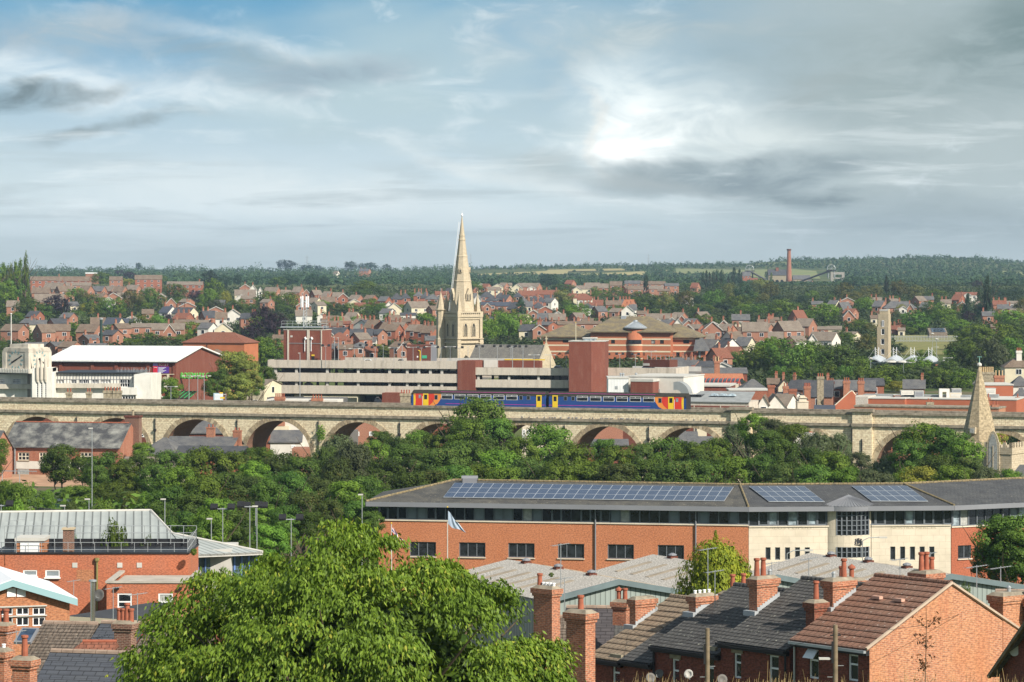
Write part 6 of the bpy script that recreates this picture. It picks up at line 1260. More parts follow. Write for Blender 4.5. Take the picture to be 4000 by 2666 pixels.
p = T(0, 925, 700); d = 900; o = thing('steel_stack', 'dark green steel pole standing beside the brick homes', 'pole', ((p[0]-2000)/F*d, d, gz(0, d))); h = zat(p[1], d)-o.location.z; MB().tube((0, 0, 0), (0, 0, h), .42, .38, 10).build('shaft', P('dark_green', (.03, .06, .05), .5), o); MB().tube((0, 0, h), (0, 0, h+.5), .5, .5, 10).build('cap', STL, o)
# ------------------------------------------------------------------ railway viaduct
dv = lambda px: 287500/(520+.01525*px)
fv = Fac(-420, dv(-420), 4420, dv(4420), 8.0); vd = fv.thing('railway_viaduct', 'long honey stone railway viaduct with round arches', 'viaduct')
LV = fv.len; TOP = 19.0; WD = 8.6; R = 6.0; CRN = 16.1
arcs = [(-480, R), (-165, R), (147, R), (455, R), (768, R), (1085, R), (1402, R), (1720, R), (2042, R), (2370, R), (2695, R), (3128, 6.4), (3575, 6.4), (3896, 6.4), (4218, 6.4)]
arcs = [(fv.x(p), r) for p, r in arcs if fv.x(p) > -9]
pil = [(2858, 2936), (3332, 3408)]
n = 20; zs_top = 16.8
wall = MB(); sof = []
edges = [0.0]
for c, r in arcs:
 zc = CRN-r; pts = [(c-r*cos(pi*i/n), zc+r*sin(pi*i/n)) for i in range(n+1)]
 for y, flip in ((0, False), (WD, True)):
  for (xa, za), (xb, zb_) in zip(pts, pts[1:]):
   f = [(xa, y, za), (xb, y, zb_), (xb, y, zs_top), (xa, y, zs_top)]; wall.face(f[::-1] if flip else f)
 s = MB()
 for (xa, za), (xb, zb_) in zip(pts, pts[1:]): s.face([(xa, 0, za), (xa, WD, za), (xb, WD, zb_), (xb, 0, zb_)])
 s.build('arch_barrel', BR('brick_soffit', (.30, .16, .11), (.22, .11, .075), (.2, .15, .1), stain=(.12, .08, .06)), vd)
 s = MB()
 s.face([(c-r, 0, 0), (c-r, WD, 0), (c-r, WD, zc), (c-r, 0, zc)]); s.face([(c+r, WD, 0), (c+r, 0, 0), (c+r, 0, zc), (c+r, WD, zc)]); s.build('pier_side', STN, vd)
ed = [-1.0]+[q for c, r in arcs for q in (c-r, c+r)]+[LV]
for a, b in zip(ed[0::2], ed[1::2]):
 if b > a: wall.face([(a, 0, 0), (b, 0, 0), (b, 0, zs_top), (a, 0, zs_top)]); wall.face([(b, WD, 0), (a, WD, 0), (a, WD, zs_top), (b, WD, zs_top)])
wall.face([(LV, 0, 0), (LV, WD, 0), (LV, WD, zs_top), (LV, 0, zs_top)])
wall.build('spandrel_wall', STN, vd)
rv = random.Random(8)
for c, r in arcs:
 mb = MB(); zc = CRN-r; k_ = 33; nb_ = 33
 for i in range(nb_):
  t0, t1 = pi*(i+.04)/nb_, pi*(i+.96)/nb_; ro = r+.78+rv.uniform(-.08, .08); pr = .07+rv.uniform(0, .04)
  pts = [(c-r*cos(t0), zc+r*sin(t0)), (c-ro*cos(t0), zc+ro*sin(t0)), (c-ro*cos(t1), zc+ro*sin(t1)), (c-r*cos(t1), zc+r*sin(t1))]
  mb.prism(pts, -pr, .1, 'y', rv.choice((0, 0, 1, 2)))
 mb.build('arch_ring', [STR, P('ring_light', (.50, .41, .28), .9, var=.2, scale=2), P('ring_dark', (.30, .235, .16), .9, var=.25, scale=2)], vd)
mb = MB(); nblk = int(LV/1.9)
for i in range(nblk):
 a = i*LV/nblk; pr = rv.uniform(-.02, .03); h = rv.uniform(-.02, .02)
 mb.box(a+.01, a+LV/nblk-.01, -.30-pr, .55, TOP-.36, TOP+h)
mb.box(0, LV, WD-.55, WD+.3, TOP-.36, TOP); mb.build('coping', COP, vd)
MB().box(0, LV, -.04, .5, 17.25, TOP-.36).box(0, LV, WD-.5, WD+.04, 17.25, TOP-.36).build('parapet', STN, vd)
MB().box(0, LV, -.36, .3, 16.8, 17.25).box(0, LV, -.2, .3, 16.66, 16.8).box(0, LV, WD-.3, WD+.36, 16.8, 17.25).build('string_course', COP, vd)
MB().box(0, LV, .5, WD-.5, 17.0, 17.5).build('ballast', P('ballast', (.16, .14, .12), .95, var=.4, scale=4), vd)
mb = MB()
for y in (2.2, 3.64, 5.3, 6.74): mb.box(0, LV, y, y+.07, 17.56, 17.72)
mb.build('rail', P('rail_rust', (.18, .10, .06), .6, .4), vd)
for a, b in pil:
 xa, xb = fv.x(a), fv.x(b); mb = MB(); mb.box(xa, xb, -.5, .0, 0, 16.8); mb.box(xa, xb, -.5, .3, 17.25, TOP+.1); mb.build('pilaster', STN, vd); MB().box(xa-.25, xb+.25, -.85, .6, TOP+.1, TOP+.55).box(xa-.1, xb+.1, -.8, -.36, 16.78, 17.27).build('pilaster_cap', COP, vd)
for p in (300, 607, 927, 1244, 1562, 1882, 2205, 2534): x = fv.x(p); MB().tube((x, -.14, 3), (x, -.14, 15.6), .09, .09, 7).lathe([(.1, 15.0), (.24, 15.2), (.28, 15.5), (.1, 15.6)], (x, -.18, -1.2), 7).lathe([(.08, 15.6), (.14, 15.8), (.02, 16.3)], (x, -.14, 0), 6).build('drainpipe', BLK, vd)
for p, y0 in ((3331, 1650), (3370, 1680)): x = fv.x(p); MB().tube((x, -.62, 5), (x, -.62, 16.5 if p < 3350 else 14.8), .10, .10, 7).build('drainpipe', BLK, vd)
# ivy tufts and pigeons on the ledge
global_rs = rs
def tuft(name, lab, cat, px, py, d, w, h, col, n=260, size=.16, group=None, down=0.0):
 global rs
 rs = np.random.RandomState(int(px)); dd = rs.normal(size=(n, 3)); dd /= np.linalg.norm(dd, axis=1)[:, None]; kk = rs.rand(n)[:, None]**.45
 me = leafmesh('foliage', dd*kk*np.array([w/2, w/3, h/2])+np.array([0, 0, h/2]), dd+rs.normal(size=(n, 3))*.6+np.array([0, -.3, .3]), size, rs.rand(n), down=down); me.materials[0] = LM[col][0]
 o = bpy.data.objects.new(name, me); COL.objects.link(o); o.location = W(px, py, d)-Vector((0, 0, h/2)); tag(o, lab, cat, group); return o
p = M(1, 598, 455); tuft('ivy_clump', 'bush of ivy growing out of the viaduct beside a drainpipe', 'ivy', p[0], p[1], fv.hit(p[0])[1]-.5, 1.6, 3.4, 'g')
for i, X in enumerate((95, 160, 235, 300, 350, 375, 400, 450, 520, 530, 560, 590, 600, 640, 720, 745, 820, 838, 860, 880, 910, 925, 980, 1000, 1012, 1024, 1060, 1078, 1100, 1120, 1150, 1170, 1240, 1260, 1608, 1675, 1740, 1800)):
 p = M(2, X, 300); x = fv.x(p[0]); o = thing('pigeon', '', 'pigeon', (*(fv.P+fv.u*x+Vector((-fv.u.y, fv.u.x))*-.15), 8+17.25), random.Random(i).uniform(0, 6), 'pigeons sitting in a row on the viaduct ledge')
 MB().lathe([(.01, -.16), (.07, -.1), (.09, 0), (.06, .1), (.01, .14)], (0, 0, 0), 7).build('body', P('pigeon_grey', (.16, .17, .20), .7), o).rotation_euler = (1.1, 0, 0); o.children[0].location = (0, 0, .13)
 MB().lathe([(.01, -.04), (.04, 0), (.01, .05)], (0, -.12, .25), 6).build('head', P('pigeon_grey', (.16, .17, .20), .7), o)
 o['label'] = f'{ORD[i]} grey pigeon from the left along the viaduct ledge'
# ------------------------------------------------------------------ train
yT = 1.6
x0 = fv.x(1607, yT); x1 = fv.x(2130, yT); x2 = fv.x(2144, yT); x3 = fv.x(2680, yT)
tr = thing('diesel_train', 'two car blue passenger train with red and yellow ends crossing the viaduct', 'train', (*(fv.P+fv.u*x0+Vector((-fv.u.y, fv.u.x))*yT), 8+17.72), fv.rz)
TBL = P('train_blue', (.022, .07, .25), .3, var=.05, scale=.3, spec=.5); TRE = P('train_red', (.68, .055, .03), .35, var=.04); TOG = P('train_orange', (.85, .30, .06), .35, var=.04); TYE = P('train_yellow', (.85, .58, .03), .35, var=.04); TMG = P('train_magenta', (.55, .05, .35), .4); TRF = P('train_roof', (.045, .042, .034), .9, var=.25, scale=2, spec=.05)
def carriage(xo, L, mir):
 sc = L/1670.0
 def X(v): u = (v-300)*sc; return xo+(L-u if mir else u)
 def Z(v): return .95+(1320-v)*.0173
 b0, b1 = .85, 3.20; mb = MB(); pr = [(0, 1.0), (.06, .75), (2.64, .75), (2.7, 1.0), (2.7, 2.9), (2.62, 3.15), (.08, 3.15), (0, 2.9)]; mb.prism(pr, xo, xo+L, 'x'); c = mb.build('carriage_body', TBL, tr)
 mb = MB(); mb.prism([(-.02, 3.03), (.14, 3.33), (.5, 3.6), (1.0, 3.76), (1.7, 3.76), (2.2, 3.6), (2.56, 3.33), (2.72, 3.03)], xo+.05, xo+L-.05, 'x'); mb.build('roof', TRF, c)
 def poly(name, pts, off, m):
  q = [(X(a), Z(b)) for a, b in pts]; mb = MB(); mb.prism(q, -off, -off+.004 if off > .02 else .0, 'y'); return mb.build(name, m, c)
 poly('orange_panel', [(1597, 1192), (1592, 1215), (1605, 1245), (1640, 1285), (1700, 1310), (1750, 1318), (1940, 1318), (1940, 1192)], .010, TOG)
 poly('red_panel', [(1690, 1192), (1672, 1210), (1678, 1240), (1700, 1272), (1740, 1300), (1770, 1318), (1915, 1318), (1915, 1192)], .016, TRE)
 poly('yellow_nose', [(1942, 1195), (1922, 1215), (1915, 1250), (1922, 1290), (1942, 1316)], .022, TYE)
 poly('cantrail_stripe', [(300, 1172), (1600, 1172), (1600, 1169), (300, 1169)], .012, TMG); poly('sill_stripe', [(300, 1285), (1540, 1285), (1540, 1281), (300, 1281)], .012, TMG)
 a, b = sorted((X(1945), X(1972))); MB().box(a, b, .02, 2.68, .9, 3.3).build('cab_end', BLK, c)
 for wa, wb, za, zb_, big in ((485, 528, 1196, 1236, 0), (578, 620, 1196, 1236, 0), (643, 782, 1192, 1240, 1), (806, 943, 1192, 1240, 1), (968, 1104, 1192, 1240, 1), (1128, 1266, 1192, 1240, 1), (1291, 1427, 1192, 1240, 1), (1452, 1590, 1192, 1240, 1), (1637, 1677, 1202, 1246, 0), (1845, 1878, 1202, 1236, 2)):
  a, b = sorted((X(wa), X(wb))); z1, z0 = Z(za)+.0, Z(zb_); f = MB(); f.box(a, b, -.03, -.002, z0, z1); w = f.build('window', UPV if big == 1 else P('rubber_grey', (.22, .23, .25), .5), c)
  MB().box(a+.07, b-.07, -.04, -.03, z0+.06, z1-(.28 if big == 1 else .06)).build('pane', GLD if big < 2 else GLP, w)
  if big == 1: m_ = (a+b)/2; MB().box(a+.07, m_-.04, -.04, -.03, z1-.22, z1-.06).box(m_+.04, b-.07, -.04, -.03, z1-.22, z1-.06).build('vent_pane', GLD, w)
 for wa, wb in ((345, 410), (1755, 1822)):
  a, b = sorted((X(wa), X(wb))); d_ = MB().box(a, b, -.035, 0, Z(1318), Z(1190)).build('door', TYE, c); MB().box(a+.2, b-.2, -.045, -.035, Z(1245), Z(1200)).build('pane', GLD, d_)
 a = X(1830); MB().box(a-.03, a+.03, -.05, -.02, Z(1305), Z(1215)).build('grab_rail', UPV, c)
 for f in (.14, .86):
  mb = MB(); q = xo+L*f
  for dx in (-1.2, 1.2): mb.tube((q+dx, .5, .42), (q+dx, 2.2, .42), .42, .42, 12)
  mb.box(q-1.7, q+1.7, .4, .55, .35, .8); mb.build('bogie', BLK, c)
 MB().box(xo+L*.3, xo+L*.7, .3, 2.4, .3, .75).build('engine_box', BLK, c)
carriage(0, x1-x0, True); carriage(x2-x0, x3-x2, False)
MB().box(x1-x0-.1, x2-x0+.1, .5, 2.2, .8, 3.3).build('gangway', BLK, tr)
# ------------------------------------------------------------------ solar roofed office in front of the trees
OZ = 14.0
so_ = thing('solar_office', 'long low office of orange brick and cream stone with solar panels on its roof', 'building', (0, 306, OZ))
def adopt(tmp, par=so_):
 for ch in list(tmp.children):
  l = Matrix.Rotation(tmp.rotation_euler.z, 3, 'Z') @ ch.location+tmp.location-par.location
  ch.parent = par; ch.location = l; ch.rotation_euler.z += tmp.rotation_euler.z
 bpy.data.objects.remove(tmp)
EZ = 27.4
dA, dB, dC_, dE = 306.8, 300.0, 301.8, 309.0
BKP = BR('brick_office', (.545, .205, .10), (.44, .155, .075), (.50, .28, .16), ms=.008, bump=.15, stain=(.50, .16, .06), sk=.3); BKQ = BR('brick_office_red', (.42, .12, .06), (.34, .095, .05), (.35, .2, .14), ms=.008, bump=.15)
RSO = RT('office_slate', (.085, .082, .078), (.065, .064, .062), .3, .45, dirt=(.15, .138, .115), dk=.7, lichen=(.36, .33, .22)); RSP = RT('office_slate_dark', (.075, .077, .082), (.06, .06, .065), .3, .45, dirt=(.13, .13, .125), dk=.4, lichen=(.25, .24, .2))
f1 = Fac(1429, dA, 2924, dB, OZ); f2 = Fac(2924, dB, 3728, dC_, OZ); f3 = Fac(3728, dC_, 4230, dE, OZ)
IN = .95; H = EZ-OZ; ZF = H-.44
def band(tmp, f, pxa, pxb, z0, z1, y, pitch=.95, seed=1, light=.2):
 a, b = f.x(pxa, y), f.x(pxb, y); n = max(1, round((b-a)/pitch)); r = random.Random(seed); cells = [a+(b-a)*i/n for i in range(n+1)]; i = 0
 while i < n:
  j = min(n, i+4); mb = MB()
  for q in range(i, j+1): mb.box(cells[q]-.055, cells[q]+.055, y-.06, y+.05, z0, z1)
  mb.box(cells[i], cells[j], y-.05, y+.05, z0, z0+.08); mb.box(cells[i], cells[j], y-.05, y+.05, z1-.08, z1)
  for q in range(i, j):
   if r.random() < .45:
    for u, v in ((cells[q]+.055, cells[q]+.12), (cells[q+1]-.12, cells[q+1]-.055)): mb.box(u, v, y-.035, y+.04, z0+.08, z1-.08)
    mb.box(cells[q]+.12, cells[q+1]-.12, y-.035, y+.04, z0+.08, z0+.14); mb.box(cells[q]+.12, cells[q+1]-.12, y-.035, y+.04, z1-.14, z1-.08)
  w = mb.build('window', GRF, tmp); p = MB()
  for q in range(i, j): p.face([(cells[q], y+.045, z0), (cells[q+1], y+.045, z0), (cells[q+1], y+.045, z1), (cells[q], y+.045, z1)], r.choices((0, 1, 2, 3), (7, 1.6, light*7, 1))[0])
  p.build('pane', [GLD, P('office_blind', (.17, .20, .22), .35, spec=.5), GLP, GLC], w); i = j
def wing(f, pxa, pxb, segs, lows, seed, light, ysill=2040):
 tmp = f.thing('x', 'x', 'x'); y = IN; zs_ = f.z((pxa+pxb)/2, ysill, y)
 for (a, b, m) in segs:
  xa, xb = f.x(a, y), f.x(b, y); hs = [f.rect(*q, y=y) for q in lows if a-1 <= q[0] and q[1] <= b+1]
  mb = MB(); wallgrid(mb, xa, xb, 0, zs_-.12, hs, .22, y); mb.build('wall', m, tmp)
  for h in hs: nx = 3 if h[1]-h[0] > 2 else 2 if h[1]-h[0] > 1.1 else 1; window(tmp, *h, y=y+.14, nx=nx, ny=1, fr=GRF, gl=GLD, t=.08, sill=CRM if nx > 1 else None)
  MB().box(xa, xb, y-.1, y+.15, zs_-.118, zs_).build('sill_band', CRM, tmp)
 band(tmp, f, pxa, pxb, zs_+.003, ZF, y+.05, seed=seed, light=light)
 mb = MB(); mb.box(f.x(pxa, y), f.x(pxb, y), y+.6, y+11, 0, zs_); mb.build('interior', P('interior_dark', (.06, .05, .05)), tmp)
 return tmp, zs_
low1 = [(c-52, c+51, 2125+(c-2231)*.013, 2182+(c-2231)*.013) for c in (1652, 1845, 2037, 2231, 2425, 2621, 2814)]
t1, z1_ = wing(f1, 1479, 2924, [(1479, 2924, BKP)], low1, 3, .02)
for px in (2326, 2718): x = f1.x(px, IN-.1); MB().tube((x, IN-.15, 0), (x, IN-.15, ZF), .07, .07, 8).build('downpipe', GRL, t1)
x = f1.x(1479, IN); MB().box(x-.02, x+.18, IN-.04, IN+9, z1_, ZF).build('corner_frame', GRL, t1)
mb = MB(); mb.face([(x, IN+11, 0), (x, IN, 0), (x, IN, z1_), (x, IN+11, z1_)]); mb.build('wall', BKP, t1)
adopt(t1)
slots = [B(3, X, 0)[0] for X in (0, 88, 179, 271, 361, 1147, 1237, 1328, 1417, 1506)]
low2 = [(s-10, s+10, 2139 if s < 3300 else 2136, 2188) for s in slots]
t2, z2_ = wing(f2, 2925, 3722, [(2925, 3244, CRM), (3404, 3714, CRM)], low2, 9, .5, 2053)
for s_, a in (('SALUS POPULI', 2990), ('NOSTRA MERCES', 3478)):
 xa = f2.x(a, IN); tx_ = text(t2, s_, xa, f2.z(a, 2068, IN), IN-.005, .34, P('letter_cream', (.42, .36, .26)), ext=.006); tx_.scale.x = {0: 1, 1: 1}[0]*((f2.x(3168, IN)-f2.x(2990, IN)) if a < 3100 else (f2.x(3655, IN)-f2.x(3478, IN)))/max(.1, tx_.dimensions.x)
# curved entrance bay
bc = f2.x(3324, 0); rb = 3.0; yb = IN+2.2; zt = ZF; z0w, z1w = f2.z(3340, 2093), f2.z(3340, 2003); n = 14
def arcp(t, r=rb, dy=0.0): return (bc+r*sin(t), yb-r*cos(t)+dy)
def arcwall(mb, t0, t1, za, zb_, r=rb, k_=8, inv=False):
 ps = [arcp(t0+(t1-t0)*i/k_, r) for i in range(k_+1)]
 for (xa, ya), (xb, yb_) in zip(ps, ps[1:]): mb.face([(xa, ya, za), (xb, yb_, za), (xb, yb_, zb_), (xa, ya, zb_)])
mb = MB(); TH = .80; arcwall(mb, -TH, TH, 0, f2.z(3340, 2180)); arcwall(mb, -TH, TH, f2.z(3340, 2139), z0w); arcwall(mb, -TH, -.44, f2.z(3340, 2180), zt); arcwall(mb, .68, TH, f2.z(3340, 2180), zt)
mb.build('bay_wall', CRM, t2)
for za, zb_, nz in ((z0w, zt, 5), (f2.z(3340, 2180), f2.z(3340, 2139), 2)):
 g = MB(); arcwall(g, -.44, .68, za, zb_, rb-.15); fr_ = MB()
 for i in range(8): t = -.44+1.12*i/7; a = arcp(t, rb-.02); fr_.box(a[0]-.06, a[0]+.06, a[1]-.03, a[1]+.12, za, zb_)
 for j in range(nz+1):
  z = za+(zb_-za)*j/nz
  for i in range(10): p, q = arcp(-.44+1.12*i/10, rb-.05), arcp(-.44+1.12*(i+1)/10, rb-.05); fr_.tube((p[0], p[1], z), (q[0], q[1], z), .05, .05, 4)
 w = fr_.build('window', GRF, t2); g.build('pane', GLD, w)
mb = MB(); arcwall(mb, -.80, .80, ZF, H+.02, 3.6, 16); mb.build('bay_fascia', GRL, t2)
ap = (bc+.1, 1.6, H+.95); mb = MB()
for i in range(18):
 p, q = arcp(-.8+1.6*i/18, 3.62), arcp(-.8+1.6*(i+1)/18, 3.62); mb.face([(p[0], p[1], H), (q[0], q[1], H), ap])
mb.build('bay_roof', P('zinc_roof', (.20, .205, .22), .45, .2, var=.1), t2)
mb = MB()
for i in range(19): p = arcp(-.8+1.6*i/18, 3.62); mb.tube((p[0], p[1], H+.03), (ap[0], ap[1], ap[2]+.03), .035, .03, 4)
mb.build('bay_roof_seam', GRL, t2)
# coat of arms: shield, two supporters, crown and scroll in dark relief
cx_, cz_ = bc+.75, f2.z(3357, 2118); yy = yb-rb+.06; DK = P('crest_dark', (.045, .045, .05), .6); o = MB(); sh_ = [(-.14, .16), (.14, .16), (.14, -.02), (.07, -.15), (0, -.2), (-.07, -.15), (-.14, -.02)]
o.prism([(cx_+a, cz_+b) for a, b in sh_], yy-.05, yy+.12, 'y'); o.prism([(cx_+a, cz_+b) for a, b in ((-.1, .2), (.1, .2), (.14, .34), (.06, .27), (0, .38), (-.06, .27), (-.14, .34))], yy-.05, yy+.12, 'y')
for s_ in (-1, 1):
 b_ = [(.17, -.2), (.24, -.05), (.17, .08), (.2, .24), (.27, .3), (.34, .24), (.3, .1), (.38, -.02), (.33, -.12), (.4, -.24), (.28, -.2)]; b_ = [(cx_+s_*p, cz_+q) for p, q in b_]; o.prism(b_ if s_ > 0 else b_[::-1], yy-.04, yy+.12, 'y')
o.prism([(cx_+a, cz_+b) for a, b in ((-.4, -.25), (.4, -.25), (.34, -.33), (-.34, -.33))], yy-.04, yy+.12, 'y'); o.build('coat_of_arms', DK, t2)
adopt(t2)
t3, z3_ = wing(f3, 3717, 4200, [(3716, 4200, BKQ)], [(3742, 3794, 2131, 2183), (3840, 3890, 2127, 2178)], 5, .4, 2046)
x = f3.x(3915, IN); MB().tube((x, IN-.1, 0), (x, IN-.1, ZF), .07, .07, 8).build('downpipe', GRL, t3); adopt(t3)
# roof in world coordinates
def wp(px, d, z): return Vector(((px-2000)/F*d, d-306, z-OZ))
A, Bq, C, E = wp(1429, dA, EZ), wp(2924, dB, EZ), wp(3728, dC_, EZ), wp(4230, dE, EZ)
RZ = EZ+1.55; R1, R2, R3, R4 = wp(1775, 314.4, RZ), wp(2890, 307.7, RZ), wp(3530, 308.9, RZ), wp(4100, 319, RZ)
bk = lambda v, q: Vector((v.x, v.y+q, EZ-OZ)); mb = MB()
roofslab(mb, [A, Bq, R2, R1], .05, 0); mb.build('roof', RSO, so_); mb = MB(); roofslab(mb, [Bq, C, R3, R2], .05); roofslab(mb, [C, E, R4, R3], .05); mb.build('roof', RSP, so_)
mb = MB(); Ab, Bb, Cb, Eb = wp(1500, 321, EZ), bk(R2, 7.5), bk(R3, 7.5), bk(R4, 7); roofslab(mb, [Ab, A, R1], .05); roofslab(mb, [Bb, Ab, R1, R2], .05); roofslab(mb, [Cb, Bb, R2, R3], .05); roofslab(mb, [Eb, Cb, R3, R4], .05); mb.build('rear_roof', RSO, so_)
mb = MB(); dn = Vector((0, 0, -.44))
for p, q in ((A, Bq), (Bq, C), (C, E)):
 nrm = Vector((q.y-p.y, p.x-q.x, 0)).normalized()*.06; mb.raw([p+nrm, q+nrm, q+nrm+dn, p+nrm+dn, p-nrm, q-nrm, q-nrm+dn, p-nrm+dn], [(3, 2, 1, 0), (4, 5, 6, 7), (0, 1, 5, 4), (2, 3, 7, 6)])
nrm = Vector((-.05, .02, 0)); mb.raw([A+nrm, Ab+nrm, Ab+nrm+dn, A+nrm+dn], [(3, 2, 1, 0), (0, 1, 2, 3)]); mb.build('fascia', GRL, so_)
mb = MB()
for p, q in ((A, Bq), (Bq, C), (C, E)): n_ = Vector((p.y-q.y, q.x-p.x, 0)).normalized()*1.0; mb.face([p+dn, q+dn, q+n_+dn, p+n_+dn][::-1])
mb.build('soffit', GRF, so_)
LT = P('ridge_tile', (.17, .155, .12), .9, var=.4, scale=3, c2=(.36, .27, .13))
for p, q in ((A, R1), (R1, R2), (R2, R3), (R3, R4), (R2, Bq), (R3, C)):
 n_ = int((q-p).length/.45); mb = MB()
 for i in range(n_): a, b = p.lerp(q, (i+.04)/n_), p.lerp(q, (i+.96)/n_); mb.tube(a+Vector((0, 0, .06)), b+Vector((0, 0, .06)), .11, .11, 6)
 mb.build('ridge_tiles', LT, so_)
PVM, nt, bb = newmat('photovoltaic'); u = uvn(nt)
t = nt.nodes.new('ShaderNodeTexBrick'); nt.links.new(u, t.inputs['Vector']); t.offset = 0; t.inputs['Scale'].default_value = 1; t.inputs['Brick Width'].default_value = .165; t.inputs['Row Height'].default_value = .165; t.inputs['Mortar Size'].default_value = .008
t.inputs['Color1'].default_value = (.030, .045, .085, 1); t.inputs['Color2'].default_value = (.040, .055, .10, 1); t.inputs['Mortar'].default_value = (.10, .13, .19, 1); nt.links.new(t.outputs[0], bb.inputs['Base Color']); bb.inputs['Roughness'].default_value = .18; bb.inputs['Specular IOR Level'].default_value = .55
def pv(P0, P1, R0_, R1_, pa, pb, ya, yb_, ncol, shear_px=0.0):
 """panels on the slope P0 P1 (eaves) R0 R1 (ridge); pa..pb pixel columns of the lower edge"""
 n_ = (P1-P0).cross(R1_-P0).normalized()
 def hitp(px, py):
  o_ = Vector((0, -306, CZ-OZ)); dr = Vector(((px-2000)/F, 1, -(py-HZ)/F)); t_ = (P0-o_).dot(n_)/dr.dot(n_); return o_+dr*t_
 c00, c10, c11, c01 = [hitp(*q) for q in pa]; c00, c10, c11, c01 = [c+n_*.12 for c in (c00, c10, c11, c01)]
 for i in range(ncol):
  for j in range(3):
   def q(a, b): return c00.lerp(c10, a).lerp(c01.lerp(c11, a), b)
   e = .06/((c10-c00).length/ncol); g = .03; a0, a1, b0, b1 = (i+e/2)/ncol, (i+1-e/2)/ncol, (j+g)/3, (j+1-g)/3
   mb = MB(); roofslab(mb, [q(i/ncol, j/3), q((i+1)/ncol, j/3), q((i+1)/ncol, (j+1)/3), q(i/ncol, (j+1)/3)], .05); f = mb.build('solar_panel', P('panel_frame', (.55, .57, .60), .4, .5), so_)
   mb = MB(); mb.face([q(a0, b0)+n_*.004, q(a1, b0)+n_*.004, q(a1, b1)+n_*.004, q(a0, b1)+n_*.004]); mb.build('cells', PVM, f)
pv(A, Bq, R1, R2, [(1732, 1947), (2829, 1962), (2866, 1907), (1776, 1891)], None, 0, 0, 28)
pv(Bq, C, R2, R3, [(3003, 1964), (3221, 1965), (3142, 1905), (2926, 1905)], None, 0, 0, 6)
pv(Bq, C, R2, R3, [(3404, 1962), (3625, 1963), (3542, 1903), (3327, 1904)], None, 0, 0, 6)
v = wp(1835, 313, RZ); MB().box(v.x-.7, v.x+.7, v.y-.5, v.y+.5, v.z-.5, v.z+.3).tube((v.x-.8, v.y, v.z+.3), (v.x+.8, v.y, v.z+.3), .25, .25, 8).build('ridge_vent', GRL, so_)
# ------------------------------------------------------------------ flags
def flag(px, pt, d, name, lab, rule, mats, L=1.9, Hh=1.2, pole_b=2235):
 zb_ = zat(pole_b, d); x = (px-2000)/F*d; o = thing(name, lab, 'flag', (x, d, zb_-3)); Hp = zat(pt, d)-zb_+3
 MB().tube((0, 0, 0), (0, 0, Hp), .055, .04, 8).build('pole', CNL, o); MB().lathe([(.01, 0), (.08, .07), (.01, .15)], (0, 0, Hp), 8).build('finial', YEL, o)
 nu, nv_ = 48, 26; vs = []
 for j in range(nv_+1):
  for i in range(nu+1):
   u, v = i/nu, j/nv_; s = u*L; ang = .92-.25*v*u; xx = .05+s*cos(ang)*(.95+.0*v)+v*.18*u; zz = Hp-.25-v*Hh*(1-.35*u)-s*sin(ang)*.92+.06*sin(u*9+v*2)
   vs.append((xx, .16*sin(u*8+v*3)*u+.1*sin(u*15-v*4)*u, zz))
 mb = MB(); b = len(mb.v); mb.v += vs
 for j in range(nv_):
  for i in range(nu): mb.f.append((j*(nu+1)+i, (j+1)*(nu+1)+i, (j+1)*(nu+1)+i+1, j*(nu+1)+i+1)); mb.m.append(rule((i+.5)/nu, (j+.5)/nv_))
 mb.build('cloth', mats, o, smooth=True); return o
def uj(u, v):
 x, y = (u-.5)*2, (v-.5)
 if abs(y) < .1 or abs(x) < .1: return 2
 if abs(y) < .17 or abs(x) < .17: return 1
 d1 = abs(y-x*.5)*.9; d2 = abs(y+x*.5)*.9
 if min(d1, d2) < .035: return 2
 return 1 if min(d1, d2) < .1 else 0
flag(1529, 2048, 285, 'union_flag', 'red white and blue national flag drooping on a white pole', uj, [P('flag_blue', (.02, .03, .16), .7, var=.03), P('flag_white', (.75, .75, .75), .7, var=.03), P('flag_red', (.60, .04, .05), .7, var=.03)])
flag(1748, 1985, 283, 'pale_flag', 'pale blue grey flag hanging limp on a tall white pole', lambda u, v: 1 if u > .78 and v < .5 else 0, [P('flag_pale', (.33, .40, .50), .7, var=.08, scale=2), P('flag_light', (.55, .66, .74), .7, var=.03)], L=1.9).children[2].location.z = -1.25
# ------------------------------------------------------------------ ribbed warehouses
wx, wy = Vector((.45, -.893)), Vector((.893, .45)); WR = atan2(wx.y, wx.x); gzw = 22.0
wh = thing('ribbed_warehouse', 'low triple warehouse with speckled sheet roofs and grey green ribbed walls', 'warehouse', (0, 0, gzw), WR)
CLD = SEAM('green_cladding', (.26, .30, .28), .33, .45, thick=.16); RSH, nt, bb = newmat('speckled_sheet'); u = uvn(nt)
cc = mixc(nt, rng(nt, noise(nt, u, 9, 3, .7), .45, .56), (.26, .235, .205), (.56, .52, .47)); cc = mixc(nt, rng(nt, noise(nt, u, .7, 4), .45, .7, 0, .5), cc, (.33, .30, .27)); nt.links.new(cc, bb.inputs['Base Color']); bb.inputs['Roughness'].default_value = .85
bays = [(-176, -162, 83.4, 93.4, 0), (-175, -160.3, 93.4, 102.7, 1), (-171, -155.7, 102.7, 118, 2)]
TRIM = P('eaves_trim', (.13, .17, .18), .5)
